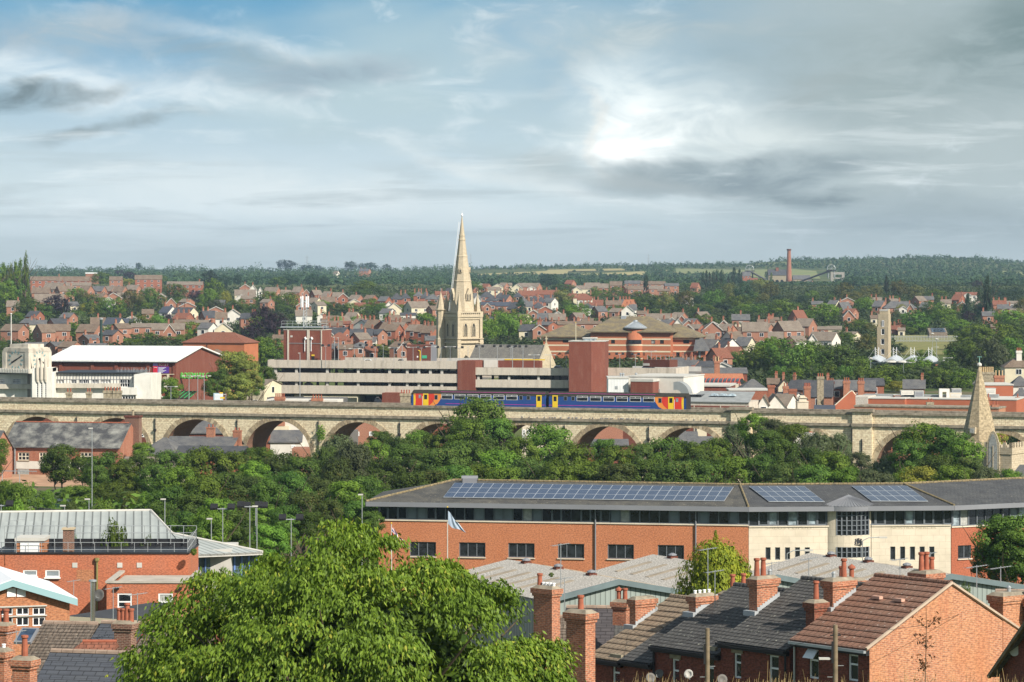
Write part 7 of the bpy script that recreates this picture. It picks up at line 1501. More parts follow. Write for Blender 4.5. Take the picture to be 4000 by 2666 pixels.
for xa, xb, ya, yb_, i in bays:
 m = (ya+yb_)/2 if i < 2 else 107.1; ze, zr = (9.0, 9.95) if i < 2 else (9.0, 10.0)
 if i == 2: roofpts = [(ya, ze), (m, zr), (yb_, 8.15)]
 else: roofpts = [(ya, ze), (m, zr), (yb_, ze)]
 mb = MB()
 for (y0, z0), (y1, z1) in zip(roofpts, roofpts[1:]): roofslab(mb, [(xb+.3, y0, z0), (xb+.3, y1, z1), (xa, y1, z1), (xa, y0, z0)], .12)
 mb.build('roof', RSH, wh)
 mb = MB(); mb.face([(xb, ya, -2), (xb, yb_, -2), (xb, yb_, roofpts[2][1]-.1), (xb, m, zr-.1), (xb, ya, ze-.1)]); mb.face([(xa, yb_, -2), (xa, ya, -2), (xa, ya, ze), (xa, m, zr), (xa, yb_, roofpts[2][1])]); mb.face([(xa, ya, -2), (xb, ya, -2), (xb, ya, ze), (xa, ya, ze)]); mb.face([(xb, yb_, -2), (xa, yb_, -2), (xa, yb_, roofpts[2][1]), (xb, yb_, roofpts[2][1])]); mb.build('cladding', CLD, wh)
 mb = MB()
 for (y0, z0), (y1, z1) in zip(roofpts, roofpts[1:]): mb.raw([(xb+.32, y0, z0-.3), (xb+.32, y1, z1-.3), (xb+.32, y1, z1+.02), (xb+.32, y0, z0+.02), (xb+.2, y0, z0-.3), (xb+.2, y1, z1-.3), (xb+.2, y1, z1+.02), (xb+.2, y0, z0+.02)], [(0, 1, 2, 3), (0, 4, 5, 1), (3, 2, 6, 7)])
 mb.build('verge_trim', TRIM, wh)
 for s in (0, 1):
  (y0, z0), (y1, z1) = roofpts[s], roofpts[s+1]
  for q in range(6):
   x = xa+1.8+q*(xb-xa-3)/6; f0, f1_ = (.2, .72) if s == 0 else (.28, .8); mb = MB(); roofslab(mb, [(x+.45, y0+(y1-y0)*f0, z0+(z1-z0)*f0+.03), (x+.45, y0+(y1-y0)*f1_, z0+(z1-z0)*f1_+.03), (x, y0+(y1-y0)*f1_, z0+(z1-z0)*f1_+.03), (x, y0+(y1-y0)*f0, z0+(z1-z0)*f0+.03)], .02); mb.build('rooflight', P('rooflight_strip', (.33, .27, .20), .6, var=.3), wh)
 for q in range(3):
  x = xa+2.5+q*4.2; o = MB(); o.box(x-.25, x+.25, m-.25, m+.25, zr-.1, zr+.08); v_ = o.build('roof_vent', BKD, wh); MB().lathe([(.18, 0), (.28, .06), (.26, .12), (.08, .2)], (x, m, zr+.08), 10).build('vent_cowl', GRL, v_)
# ------------------------------------------------------------------ near terrace on the slope (local x along the ridge towards the camera)
EX, EY = Vector((.629, -.777)), Vector((.777, .629)); TR = atan2(EX.y, EX.x); O = Vector((14.3, 128.0))
RTB = RT('near_tile_brown', (.27, .14, .095), (.215, .11, .075), .42, .3, dirt=(.19, .13, .10), dk=.5, rib=.15, lichen=(.5, .42, .36)); RTT = RT('near_tile_tan', (.30, .225, .155), (.25, .185, .13), .42, .3, dirt=(.20, .16, .12), dk=.5, rib=.15, lichen=(.42, .36, .28)); RTS = RT('near_slate', (.092, .088, .085), (.07, .067, .065), .25, .3, dirt=(.13, .125, .115), dk=.4, lichen=(.32, .32, .27), rib=.25)
RTG = RT('near_tile_grey', (.185, .145, .115), (.14, .11, .09), .33, .3, dirt=(.10, .085, .07), dk=.6, rib=.2, lichen=(.4, .36, .3)); RTN = RT('near_slate_new', (.080, .086, .10), (.068, .074, .09), .28, .5, dirt=(.085, .095, .12), dk=.3)
BKW = BR('brick_terrace_front', (.24, .07, .045), (.16, .045, .03), (.17, .11, .08), ms=.01, stain=(.09, .04, .03), sk=.35)
def course_roof(par, a, b, c, d, n, mat, lip=.045):
 """a b eaves, c d ridge (b-c and a-d edges): laid in n lapped courses"""
 mb = MB(); nn = (b-a).cross(d-a).normalized()
 for i in range(n):
  t0, t1 = i/n, min(1, (i+1.06)/n); e0, e1 = a.lerp(d, t0), b.lerp(c, t0); f0, f1_ = a.lerp(d, t1), b.lerp(c, t1)
  mb.raw([e0+nn*lip, e1+nn*lip, f1_+nn*.004, f0+nn*.004, e0-nn*.02, e1-nn*.02], [(0, 1, 2, 3), (4, 5, 1, 0), (0, 3, 4), (1, 5, 2)])
 mb.raw([a, b, c, d, a-nn*.1, b-nn*.1, c-nn*.1, d-nn*.1], [(7, 6, 5, 4), (0, 4, 5, 1), (1, 5, 6, 2), (3, 7, 4, 0)])
 return mb.build('roof', mat, par)
def nchim(x, y, z0, z1, wx, wy, pots, lab, mat=None, kind=0, rz=None, o2=None):
 """near chimney stack, a part cannot be shared by two houses so each stack is its own thing"""
 p = (O+EX*x+EY*y) if o2 is None else o2; o = thing('chimney_stack', lab, 'chimney stack', (p.x, p.y, z0), TR if rz is None else rz, 'chimney stacks of the near terraces'); h = z1-z0
 MB().box(-wx/2, wx/2, -wy/2, wy/2, -.5, h-.42).build('shaft', mat or BKC, o)
 mb = MB(); mb.box(-wx/2-.05, wx/2+.05, -wy/2-.05, wy/2+.05, h-.42, h-.3); mb.box(-wx/2-.10, wx/2+.10, -wy/2-.10, wy/2+.10, h-.3, h-.08); mb.build('corbel', mat or BKC, o)
 mb = MB(); v = [(-wx/2-.08, -wy/2-.08, h-.08), (wx/2+.08, -wy/2-.08, h-.08), (wx/2+.08, wy/2+.08, h-.08), (-wx/2-.08, wy/2+.08, h-.08), (-wx/2+.08, -wy/2+.1, h+.05), (wx/2-.08, -wy/2+.1, h+.05), (wx/2-.08, wy/2-.1, h+.05), (-wx/2+.08, wy/2-.1, h+.05)]
 mb.raw(v, [(4, 5, 6, 7), (0, 1, 5, 4), (1, 2, 6, 5), (2, 3, 7, 6), (3, 0, 4, 7)]); mb.build('flaunching', COP, o)
 for i, pk in enumerate(pots):
  t = (i+.5)/len(pots)-.5; px, py = (0, t*wy*.95) if wy > wx else (t*wx*.95, 0); r = .12; mb = MB()
  if pk == 'r': mb.lathe([(r*1.05, 0), (r*.95, .1), (r*.85, .45), (r*1.1, .48), (r*1.1, .56), (r*.8, .57)], (px, py, h), 12); m = TCT
  elif pk == 't': mb.lathe([(r*1.05, 0), (r*.9, .5), (r*.8, .68), (r*1.15, .72), (r*1.1, .8), (r*.7, .81)], (px, py, h), 12); m = TCT
  elif pk == 'c': mb.lathe([(r*.9, 0), (r*.9, .4), (r*1.5, .44), (r*1.3, .52), (r*.3, .6), (r*.2, .62)], (px, py, h), 12); m = TCT
  elif pk == 'w': mb.lathe([(r*.55, 0), (r*.55, .14), (r*.7, .15), (r*.6, .19)], (px, py, h), 10); m = UPV
  else: mb.lathe([(r*.7, 0), (r*.7, .2), (r*.9, .22), (r*.3, .3)], (px, py, h), 10); m = STL
  mb.build('chimney_pot', m, o)
 return o
def terrace(xl, xr, ze, mat, lab, rise=2.24, D=9.3, n=13, front=BKW, gable=None, wins=(), y0=0.0, below=6, zr=None, lip=.045, gut=BLK):
 w = xr-xl; p = O+EX*xl; m = 4.75; o = thing('terraced_house', lab, 'house', (p.x, p.y, ze-5.4), TR, 'stepped terrace of brick houses'); h = 5.4; R_ = h+rise; f = Fac.__new__(Fac); f.P = p; f.u = EX; f.zb = ze-5.4; f.len = w; f.rz = TR
 f.Q = p+EX*w; hs = [f.rect(*q[:4], y=y0) for q in wins]; mb = MB(); wallgrid(mb, 0, w, -below, h-.02, hs, .16, y0); mb.build('front_wall', front, o)
 mb = MB(); V = Vector
 mb.face([(w, y0, -below), (w, D, -below), (w, D, h-.3), (w, m, R_-.06), (w, y0, h-.1)]); (mb.build('gable_wall', gable or front, o))
 mb = MB(); mb.face([(0, D, -below), (0, y0, -below), (0, y0, h-.1), (0, m, R_-.06), (0, D, h-.3)]); mb.face([(w, D, -below), (0, D, -below), (0, D, h-.3), (w, D, h-.3)]); mb.build('rear_wall', front, o)
 ov = .22; k = rise/m; course_roof(o, V((0, y0-ov, h-k*(ov-y0)*1.0)), V((w, y0-ov, h-k*(ov-y0))), V((w, m, R_)), V((0, m, R_)), n, mat, lip)
 rr = MB(); roofslab(rr, [(w, D+ov, h-.25), (0, D+ov, h-.25), (0, m, R_), (w, m, R_)], .08); rr.build('rear_roof', mat, o)
 mb = MB(); nn = int(w/.42)
 for i in range(nn): mb.tube((i*w/nn+.01, m, R_+.0), ((i+1)*w/nn-.01, m, R_+.0), .12, .12, 8)
 mb.build('ridge_tiles', mat, o); zg_ = h-k*ov-.06; MB().box(0, w, y0-ov-.12, y0-ov+.02, zg_-.09, zg_+.02).build('gutter', gut, o); MB().box(0, w, y0-ov+.02, y0, zg_-.2, zg_).build('fascia_board', BLK, o)
 for q, hh in zip(wins, hs):
  a, b, c, d_ = hh; window(o, a, b, c, d_, y=y0+.1, nx=1 if b-a < .7 else 2, ny=2, fr=UPV, gl=GLC if q[4] == 'c' else GLD, t=.075, rows=[c, c+(d_-c)*.62, d_])
  if q[4] != 'n': MB().box(a-.12, b+.12, y0-.03, y0+.12, d_, d_+.34).build('lintel', STG, o)
 return o, f
cxs = lambda c, X, Y: B(c, X, Y)
def wr(c, X0, X1, Y0, Y1, k='d'): a, b = B(c, X0, Y0), B(c, X1, Y1); return (a[0], b[0], a[1], b[1], k)
h1, f1_ = terrace(-4.35, 0, 34.77, RTB, 'brown tiled end house with broad orange brick gable', gable=BKG, wins=[wr(3, 375, 465, 1262, 1535), wr(3, 735, 828, 1310, 1556)], n=13, gut=STL)
mb = MB()
for i in range(14):
 a = Vector((4.35+.0, -.22, 5.4-.1)).lerp(Vector((4.35, 4.75, 7.64)), i/14); b = Vector((4.35, -.22, 5.3)).lerp(Vector((4.35, 4.75, 7.64)), (i+1)/14); mb.tube(a+Vector((.04, 0, .03)), b+Vector((.04, 0, .03)), .07, .07, 5)
mb.tube((4.39, 4.75, 7.64), (4.39, 9.5, 5.12), .08, .08, 5); mb.build('verge', P('verge_mortar', (.42, .33, .25), .9), h1)
for X, Y in ((850, 808), (1178, 853)):
 p = B(3, X, Y); x = {850: 1.75, 1178: 3.0}[X]; y = 3.1; MB().box(x-.22, x+.22, y-.12, y+.1, 5.4+y*.4716+.04, 5.4+y*.4716+.16).build('tile_vent', P('clay_pink', (.55, .33, .25), .8), h1)
x, = (.12,); MB().tube((x, -.08, -6), (x, -.08, 5.1), .045, .045, 7).build('downpipe', STL, h1)
for s_ in (1,): v = f1_.rect(*wr(3, 372, 465, 1258, 1340)[:4], y=0); MB().raw([(v[0], -.02, v[3]), (v[1], -.02, v[3]), (v[1], -.35, v[2]), (v[0], -.35, v[2]), (v[0], .02, v[3]), (v[1], .02, v[3]), (v[1], -.31, v[2]), (v[0], -.31, v[2])], [(3, 2, 1, 0), (4, 5, 6, 7), (0, 4, 7, 3), (1, 2, 6, 5), (2, 3, 7, 6)]).build('open_top_light', UPV, h1)
h2, f2_ = terrace(-8.75, -4.6, 34.32, RTS, 'dark tiled terraced house next to the brown tiled end house', wins=[wr(3, 8, 98, 1320, 1640), wr(2, 2038, 2106, 1300, 1530)], n=22, lip=.02)
h3, f3_ = terrace(-13.0, -8.75, 33.75, RTS, 'black slated terraced house in the middle of the stepped row', wins=[wr(2, 1775, 1855, 1312, 1640), wr(2, 1470, 1535, 1352, 1640)], n=22, lip=.02, rise=2.2)
h4, f4_ = terrace(-15.0, -13.0, 32.95, RTS, 'narrow slated part of the terrace beside the tan tiled house', wins=[], n=22, lip=.02, rise=2.2); h5, f5_ = terrace(-17.2, -15.0, 32.85, RTT, 'tan tiled terraced house at the low end of the row', wins=[wr(2, 922, 990, 1382, 1640)], n=13, rise=2.26)
for o, f, w in ((h2, f2_, 4.15), (h3, f3_, 4.25)): MB().tube((w-.15 if o is h2 else .1, -.1, -5), (w-.15 if o is h2 else .1, -.1, 5.1), .05, .05, 7).build('downpipe', BLK, o)
v = f4_.rect(*wr(2, 1155, 1285, 1430, 1540)[:4]); 
nchim(-4.5, 2.75, 34.8, 37.0, .55, 1.25, 'st', 'tall brick stack with crown pots beside the brown tiled roof'); nchim(-4.62, 1.55, 34.3, 36.15, .5, .7, 't', 'short dark stack with one tapered pot against the tall stack', BR('brick_sooty', (.26, .085, .05), (.15, .045, .03), (.2, .15, .11), ms=.012, stain=(.07, .04, .03), sk=.7))
nchim(-8.9, 2.6, 34.6, 36.75, .5, 1.2, 'ttn', 'brick stack with three tapered pots above the black slates'); nchim(-13.1, 2.9, 34.0, 35.65, .46, 1.15, 'wwww', 'brick stack with four small white caps in mid terrace'); nchim(-17.05, 2.9, 33.7, 35.2, .4, 1.17, '', 'potless brick stack rising from the tan tiled roof')
for x, y, zt, wy_, pots, lab in ((-8.9, 7.6, 36.35, 1.3, 'rc', 'rear stack with domed cap behind the dark tiled house'), (-4.5, 8.0, 37.0, 1.0, 'ttr', 'rear stack with two tall red pots behind the terrace'), (0.6, 9.6, 36.2, 1.2, 'rtct', 'rear stack with four mixed pots behind the brown ridge'), (-15.4, 7.2, 35.3, 1.4, 'tt', 'rear stack with two tapered pots beside the conifer')):
 nchim(x, y, 33, zt, .9, wy_, pots, lab)
# chimney on the rear corner of the orange gable
nchim(-.35, 8.6, 33.0, 36.35, .75, 1.55, 'n', 'pale jointed brick stack built on the rear of the orange gable', BKG)
mb = MB(); LE = [(-4.5, 2.75, 34.77), (-8.9, 2.6, 34.32), (-13.1, 2.9, 33.7), (-17.05, 2.9, 32.9)]
for i, (x, y, ze) in enumerate(LE):
 o = [h1, h2, h3, h5][i]; xo = [-4.35, -8.75, -13.0, -17.2][i]; mb = MB(); w_ = (.55, .5, .46, .4)[i]/2
 for q in range(9): yy = y-.6+q*.145; z = 5.4+(yy)*.4716; mb.box(x-xo+w_+.005, x-xo+w_+.03, yy, yy+.145, z-.05, z+.24)
 mb.box(x-xo-w_-.1, x-xo+w_+.12, y-.85, y-.62, 5.4+(y-.85)*.4716-.02, 5.4+(y-.6)*.4716+.08); mb.build('flashing', LED, o)
# other near roofs
def near_house(pa, da, pb, db, yr, ye, roof, wall, lab, D=8, n=16, hw=5, lip=.03, rise=None, name='terraced_house', grp=None):
 f = Fac(pa, da, pb, db, 20.0); pm = (pa+pb)/2; ze = f.z(pm, ye); zr = f.z(pm, yr, D/2); o = f.thing(name, lab, 'house', grp); L = f.len; V = Vector
 mb = MB(); mb.box(0, L, 0, D, ze-hw-3, ze-.02); mb.face([(L, 0, ze-.02), (L, D, ze-.02), (L, D/2, zr-.05)]); mb.face([(0, D, ze-.02), (0, 0, ze-.02), (0, D/2, zr-.05)]); mb.build('wall', wall, o)
 course_roof(o, V((-.02, -.25, ze-.12)), V((L+.02, -.25, ze-.12)), V((L+.02, D/2, zr)), V((-.02, D/2, zr)), n, roof, lip); rr = MB(); roofslab(rr, [(L, D+.2, ze-.1), (0, D+.2, ze-.1), (0, D/2, zr), (L, D/2, zr)], .08); rr.build('rear_roof', roof, o)
 mb = MB(); nn = max(1, int(L/.45))
 for i in range(nn): mb.tube((i*L/nn+.01, D/2, zr+.02), ((i+1)*L/nn-.01, D/2, zr+.02), .11, .11, 7)
 mb.build('ridge_tiles', P('ridge_clay', (.30, .22, .17), .9, var=.3, scale=2), o); return o, f, ze, zr
Gt = 'slate and tile roofs below the huge tree'
near_house(2190, 150.2, 2392, 150, 2374, 2600, RT('near_slate_purple', (.085, .075, .078), (.07, .062, .066), .3, .5, dirt=(.10, .09, .09), dk=.3), BKW, 'purple slated house behind the tall brick stack', n=20, lip=.015, grp=Gt); near_house(2392, 150, 2600, 149.8, 2374, 2600, RTS, BKW, 'black slated house left of the tan tiled roof', n=20, lip=.02, grp=Gt)
near_house(2090, 145.1, 2212, 145, 2412, 2560, RTG, BKW, 'mossy tiled roof peeping out beside the tall stack', n=14, D=4, grp=Gt)
near_house(3905, 149.2, 4080, 149, 2312, 2420, SLG, BKW, 'grey slated roof with red crested ridge behind the gable', n=12, lip=.01, grp=Gt); near_house(3900, 140.3, 4080, 140, 2353, 2500, RTB, BKW, 'brown tiled roof right of the gable chimney', n=10, grp=Gt)
k = Fac(3905, 117.5, 4120, 113, 22.0); o = k.thing('dark_gabled_house', 'dark shaded brick gable with timber verge at the picture edge', 'house'); z0, z1 = k.z(3908, 2616), k.z(4000, 2484); L = k.len; x4 = k.x(4000); xx = x4*1.9; zz = z0+(z1-z0)*1.9
o.rotation_euler.z = k.rz; mb = MB(); mb.prism([(0, 0), (xx, 0), (xx, zz), (0, z0)], 0, 6, 'y'); mb.build('wall', BKW, o); mb = MB(); roofslab(mb, [(-.25, 6, z0-.2), (-.25, -.3, z0-.2), (xx, -.3, zz+.12), (xx, 6, zz+.12)], .12); mb.build('roof', SLG, o); MB().bars([(-.25, -.32, z0-.3), (xx, -.32, zz)], .09, 4).build('verge_board', TMB, o)
MB().lathe([(.04, 0), (.2, .06), (.24, .1)], (0, 0, 0), 14).build('satellite_dish', CNL, o, (k.x(3968), .0, k.z(3968, 2538)), 0).rotation_euler = (pi/2, 0, .5)
# left bottom terraces
near_house(50, 141, 270, 140.5, 2434, 2640, RTG, BKW, 'grey brown tiled roof with a skylight', n=18, grp=Gt); o, f, ze, zr = near_house(268, 140.5, 446, 140, 2432, 2640, RTN, BKW, 'new blue slate roof between two brown tiled ones', n=22, lip=.012, grp=Gt); near_house(530, 139.5, 760, 139, 2430, 2640, RTG, BKW, 'brown tiled roof right of the dark brick stack', n=18, grp=Gt)
near_house(446, 140, 532, 139.7, 2445, 2640, RTG, BKW, 'narrow tiled strip behind the dark brick stack', n=18, grp=Gt); near_house(40, 119.5, 405, 118.6, 2546, 2860, RTN, BKW, 'broad new slate roof at the lower edge', n=22, lip=.012, grp=Gt); near_house(405, 118.6, 700, 118, 2546, 2860, RTG, BKW, 'old mottled tiled roof at the lower edge', n=22, grp=Gt); near_house(-120, 122, 44, 119.5, 2562, 2860, RTG, BKW, 'shaded tiled roof in the lower corner', n=20, grp=Gt)
f = Fac(50, 141, 270, 140.5, 20.0); zc = f.z(110, 2488, 2.2); k = (zr-ze)/4; x = f.x(104, 2.2); sk = MB(); t_ = atan2(f.z(160, 2434, 4)-f.z(160, 2640), 4)
sw = thing('skylight', 'grey framed roof window in the grey brown tiles', 'skylight', (*(f.P+f.u*x+Vector((-f.u.y, f.u.x))*2.2), zc+20.0), f.rz); MB().box(-.4, .4, -.62, .62, -.02, .1).build('frame', GRL, sw).rotation_euler = (t_, 0, 0); MB().box(-.31, .31, -.5, .5, .1, .115).build('pane', GL('sky_glass', (.04, .065, .11)), sw).rotation_euler = (t_, 0, 0)
def at_px(px, d): return Vector(((px-2000)/F*d, d))
BKX = BR('brick_dark_pointed', (.20, .085, .06), (.12, .055, .045), (.46, .38, .28), ms=.014, stain=(.08, .05, .04), sk=.3)
def lstack(px0, px1, pt, pb, d, pots, lab, mat, side=.35, rz=-.35):
 w = max(.42, ((px1-px0)/F*d-.55*abs(sin(rz)))/cos(rz)); nchim(0, 0, zat(pb, d), zat(pt, d), w, .55, pots, lab, mat, rz=rz, o2=at_px((px0+px1)/2, d))
lstack(447, 532, 2428, 2600, 138.5, 'rrtr', 'dark pale jointed stack with red pots between tiled roofs', BKX); lstack(50, 143, 2568, 2760, 117, 't', 'orange brick stack with one chipped pot at the lower edge', BKC); lstack(-30, 50, 2434, 2560, 128, 'rr', 'red brick stack with two pots at the picture edge', BKC); lstack(-40, 42, 2535, 2640, 119, 'ww', 'low brick stack with two white caps in the corner', BKC)
lstack(2212, 2325, 2385, 2700, 119, 'r', 'very tall weathered brick stack beside the leafy tree', BKC, rz=-.75); lstack(2084, 2188, 2292, 2540, 143, 'rwwww', 'brown brick stack with one red pot and white caps', BKC, rz=-.75); lstack(2393, 2466, 2345, 2400, 150, 'cr', 'low red stack with domed pot in front of the cladding', BKC, rz=-.5)
mb = MB(); p = W(362, 2541, 126); o = thing('clay_hip_ridge', 'weathered red clay ridge roof between the slate roofs', 'roof', (p.x, p.y, p.z-.05)); MB().raw([(-.9, 0, 0), (.85, 0, 0), (.85, .8, .3), (-.5, .8, .3), (-.9, 1.6, 0), (.85, 1.6, 0)], [(0, 1, 2, 3), (5, 4, 3, 2), (4, 0, 3), (1, 5, 2), (0, 4, 5, 1)]).build('slope', TRD, o); MB().tube((-.5, .8, .31), (.85, .8, .31), .07, .07, 8).build('ridge_tiles', TCT, o)
# ------------------------------------------------------------------ left middle distance: brick block, hall, ribbed metal roof
k = K(0, B, -100, 1733, 222, 222); f = k; o = k.thing('flat_roofed_block', 'two storey orange red brick block with flat black roof and railings', 'building'); zt = k.Z(900, 372); L = k.len
BKF = BR('brick_block', (.45, .14, .072), (.35, .10, .055), (.46, .29, .19), ms=.009, bump=.2, patch=(.54, .17, .08))
hs = [k.R(212, 342, 535, 592), k.R(416, 550, 535, 602)]; mb = MB(); wallgrid(mb, 0, L, 0, zt-.12, hs, .12); mb.face([(L, 0, 0), (L, 7, 0), (L, 7, zt-.12), (L, 0, zt-.12)]); mb.build('wall', BKF, o); MB().box(-.0, L+.06, -.08, .25, zt-.118, zt).box(L-.2, L+.06, .25, 7, zt-.118, zt).box(0, L-.2, .25, 7, zt-.4, zt-.15).box(0, L, 6.8, 7, zt-.15, zt+.35).build('roof', BLK, o)
for h in hs: window(o, *h, y=.06, nx=1, fr=UPV, gl=P('obscure_glass', (.22, .25, .27), .3), t=.09, sill=WHT)
mb = MB(); mb.box(k.X(705), k.X(860), -.01, -.002, k.Z(780, 640), k.Z(780, 532)); mb.build('brick_patch', BKO, o)
for X in (665, 1078, 1258): a, b, c, d_ = k.R(X, X+47, 468, 513); MB().box(a, b, -.04, 0, c, d_).build('vent_grille', CNL, o)
q = k.X(893); MB().tube((q, -.12, 2), (q, -.12, k.Z(893, 460)), .08, .08, 7).lathe([(.09, 0), (.17, .12), (.17, .3)], (q, -.14, k.Z(893, 462)), 6).build('downpipe', P('olive_pipe', (.22, .19, .07), .6), o)
mb = MB()
for z, pts in ((zt+.55, None), (zt+1.05, None)): mb.tube((0, .3, z-.4), (L-.1, .3, z-.4), .022, .022, 5); mb.tube((L-.1, .3, z-.4), (L-.1, 6.6, z), .022, .022, 5); mb.tube((0, 6.6, z+.25), (L-.1, 6.6, z+.25), .022, .022, 5)
for i in range(16): x = L*i/15-.1; mb.tube((max(.02, x), .3, zt), (max(.02, x), .3, zt+.66), .02, .02, 5); mb.tube((max(.02, x), 6.6, zt), (max(.02, x), 6.6, zt+1.3), .025, .025, 5)
for i in range(8): mb.tube((L-.1, .3+i*.9, zt), (L-.1, .3+i*.9, zt+1.07), .025, .025, 5)
mb.build('railing', STL, o)
a, b, c, d_ = k.R(578, 667, 140, 355, 1); t = thing('roof_chimney', 'banded brown brick chimney standing on the flat black roof', 'chimney', (*(k.P+k.u*a+Vector((0, 1))), k.zb+zt-.1), 0); w = b-a; h = d_-zt; MB().box(0, w, 0, .9, 0, h-.1).build('shaft', BKX, t); MB().box(-.08, w+.08, -.08, .98, h-.1, h+.02).build('cap', P('cap_buff', (.50, .40, .27), .8), t); MB().lathe([(.1, 0), (.1, .1)], (w/2, .45, h), 8).build('flue', STL, t)
a, b, c, d_ = k.R(148, 404, 262, 360, .6); t = thing('roof_hut', 'small brick roof hut with wide white doors', 'hut', (*(k.P+k.u*a+Vector((0, .6))), k.zb+zt-.15), 0); w = b-a; h = d_-zt+.1; MB().box(0, w, 0, 2.4, 0, h).build('wall', BKO, t); MB().box(-.08, w+.08, -.15, 2.5, h, h+.22).build('roof', CNL, t); MB().box(w*.15, w*.84, -.05, 0, .05, h-.05).build('door', UPV, t)
k = K(0, B, 980, 1738, 214, 214); o = k.thing('brick_annexe', 'single storey brick annexe with concrete parapet and two white windows', 'building'); zt = k.Z(1300, 642); L = k.len; hs = [k.R(1080, 1212, 750, 885), k.R(1455, 1590, 750, 888)]; mb = MB(); wallgrid(mb, 0, L, 0, zt-.1, hs, .12); mb.face([(L, 0, 0), (L, 7.5, 0), (L, 7.5, zt-.1), (L, 0, zt-.1)]); mb.face([(0, 7.5, 0), (0, 0, 0), (0, 0, zt-.1), (0, 7.5, zt-.1)]); mb.build('wall', BKF, o)
MB().box(-.08, L+.08, -.08, .3, zt-.098, zt+.04).box(-.08, .3, .3, 7.6, zt-.098, zt+.04).box(L-.3, L+.08, .3, 7.6, zt-.098, zt+.04).box(.3, L-.3, .3, 7.5, zt-.5, zt-.3).build('parapet', P('parapet_stone', (.42, .38, .33), .9, var=.2), o)
for i, h in enumerate(hs): window(o, *h, y=.05, nx=1, ny=2, fr=UPV, gl=GLC if i else GLD, t=.09, rows=[h[2], h[2]+(h[3]-h[2])*.42, h[3]], sill=CNL)
for X in (1058, 1635): a, b, c, d_ = k.R(X, X+38, 690, 712); MB().box(a, b, -.25, 0, c, d_).build('wall_lamp', BLK, o)
k = K(0, B, -430, 640, 168.2, 170.0); o = k.thing('white_roofed_hall', 'brick hall with white sheet roof and pale blue fascia boards', 'building'); L = k.len; x1_ = L; xa_ = L/2; ze = k.Z(640, 772); zr = k.Z(105, 628); hs = [k.R(a, b, 880, 950) for a, b in ((5, 120), (150, 268), (300, 418))]+[k.R(a, b, 968, 1050) for a, b in ((5, 120), (150, 268), (300, 418))]
mb = MB(); wallgrid(mb, 0, L, 0, ze-.4, hs, .15); mb.face([(0, 0, ze-.4), (L, 0, ze-.4), (L, 0, ze), (xa_, 0, zr-.05), (0, 0, ze)]); mb.face([(L, 0, 0), (L, 9, 0), (L, 9, ze), (L, 0, ze)]); mb.build('wall', BKO, o)
mb = MB(); roofslab(mb, [(L+.35, -.4, ze-.1), (L+.35, 9.2, ze-.1), (xa_, 9.2, zr+.1), (xa_, -.4, zr+.1)], .06); roofslab(mb, [(-.35, 9.2, ze-.1), (-.35, -.4, ze-.1), (xa_, -.4, zr+.1), (xa_, 9.2, zr+.1)], .06); mb.build('roof', P('white_sheeting', (.80, .80, .82), .5, var=.03), o)
mb = MB(); mb.raw([(xa_, -.43, zr+.06), (L+.36, -.43, ze-.14), (L+.36, -.43, ze-.5), (xa_, -.43, zr-.3), (-.36, -.43, ze-.14), (-.36, -.43, ze-.5), (xa_, -.38, zr+.06), (L+.36, -.38, ze-.14), (L+.36, -.38, ze-.5), (xa_, -.38, zr-.3)], [(3, 2, 1, 0), (5, 3, 0, 4), (6, 7, 8, 9), (3, 9, 8, 2)]); mb.build('fascia', P('duck_egg', (.28, .44, .47), .5, var=.03), o)
for i, h in enumerate(hs): window(o, *h, y=.08, nx=2, ny=1, fr=UPV, gl=GLD, t=.055)
for Y in (872, 960): a, b, c, d_ = k.R(-20, 430, Y-8, Y+2); MB().box(a, b, -.08, .1, c, d_).build('lintel', CNL, o)
for X in (64, 155): a, b, c, d_ = k.R(X, X+80, 702 if X < 100 else 710, 780); MB().box(a, b, -.06, 0, c, d_).build('louvre_vent', UPV, o)
p = B(0, 853, 645); d = 163; t = thing('steel_flue', 'shiny steel flue pipe with flat cowl', 'flue', ((p[0]-2000)/F*d, d, 26)); h = zat(p[1], d)-26; MB().tube((0, 0, 0), (0, 0, h), .13, .13, 14).build('pipe', P('bright_steel', (.55, .52, .48), .2, .9, var=.2), t); MB().lathe([(.12, 0), (.2, .02), (.2, .1), (.06, .13)], (0, 0, h), 14).build('cowl', STL, t)
k = K(0, B, 632, 1250, 186, 184); o = k.thing('felted_lean_to', 'low black felted roof with cream edge beside the steel flue', 'building'); z0, z1 = k.Z(900, 972), k.Z(900, 808, 9); mb = MB(); mb.box(0, k.len, 0, 9, 0, z0-.3); mb.build('wall', BKO, o); mb = MB(); roofslab(mb, [(-.1, -.1, z0), (k.len+.1, -.1, z0), (k.len-3, 9, z1), (-.1, 9, z1)], .15); mb.build('roof', P('black_felt', (.05, .05, .055), .8, var=.3, scale=.6), o); MB().box(-.1, k.len+.1, -.16, -.1, z0-.32, z0-.02).build('edge_trim', CRR, o)
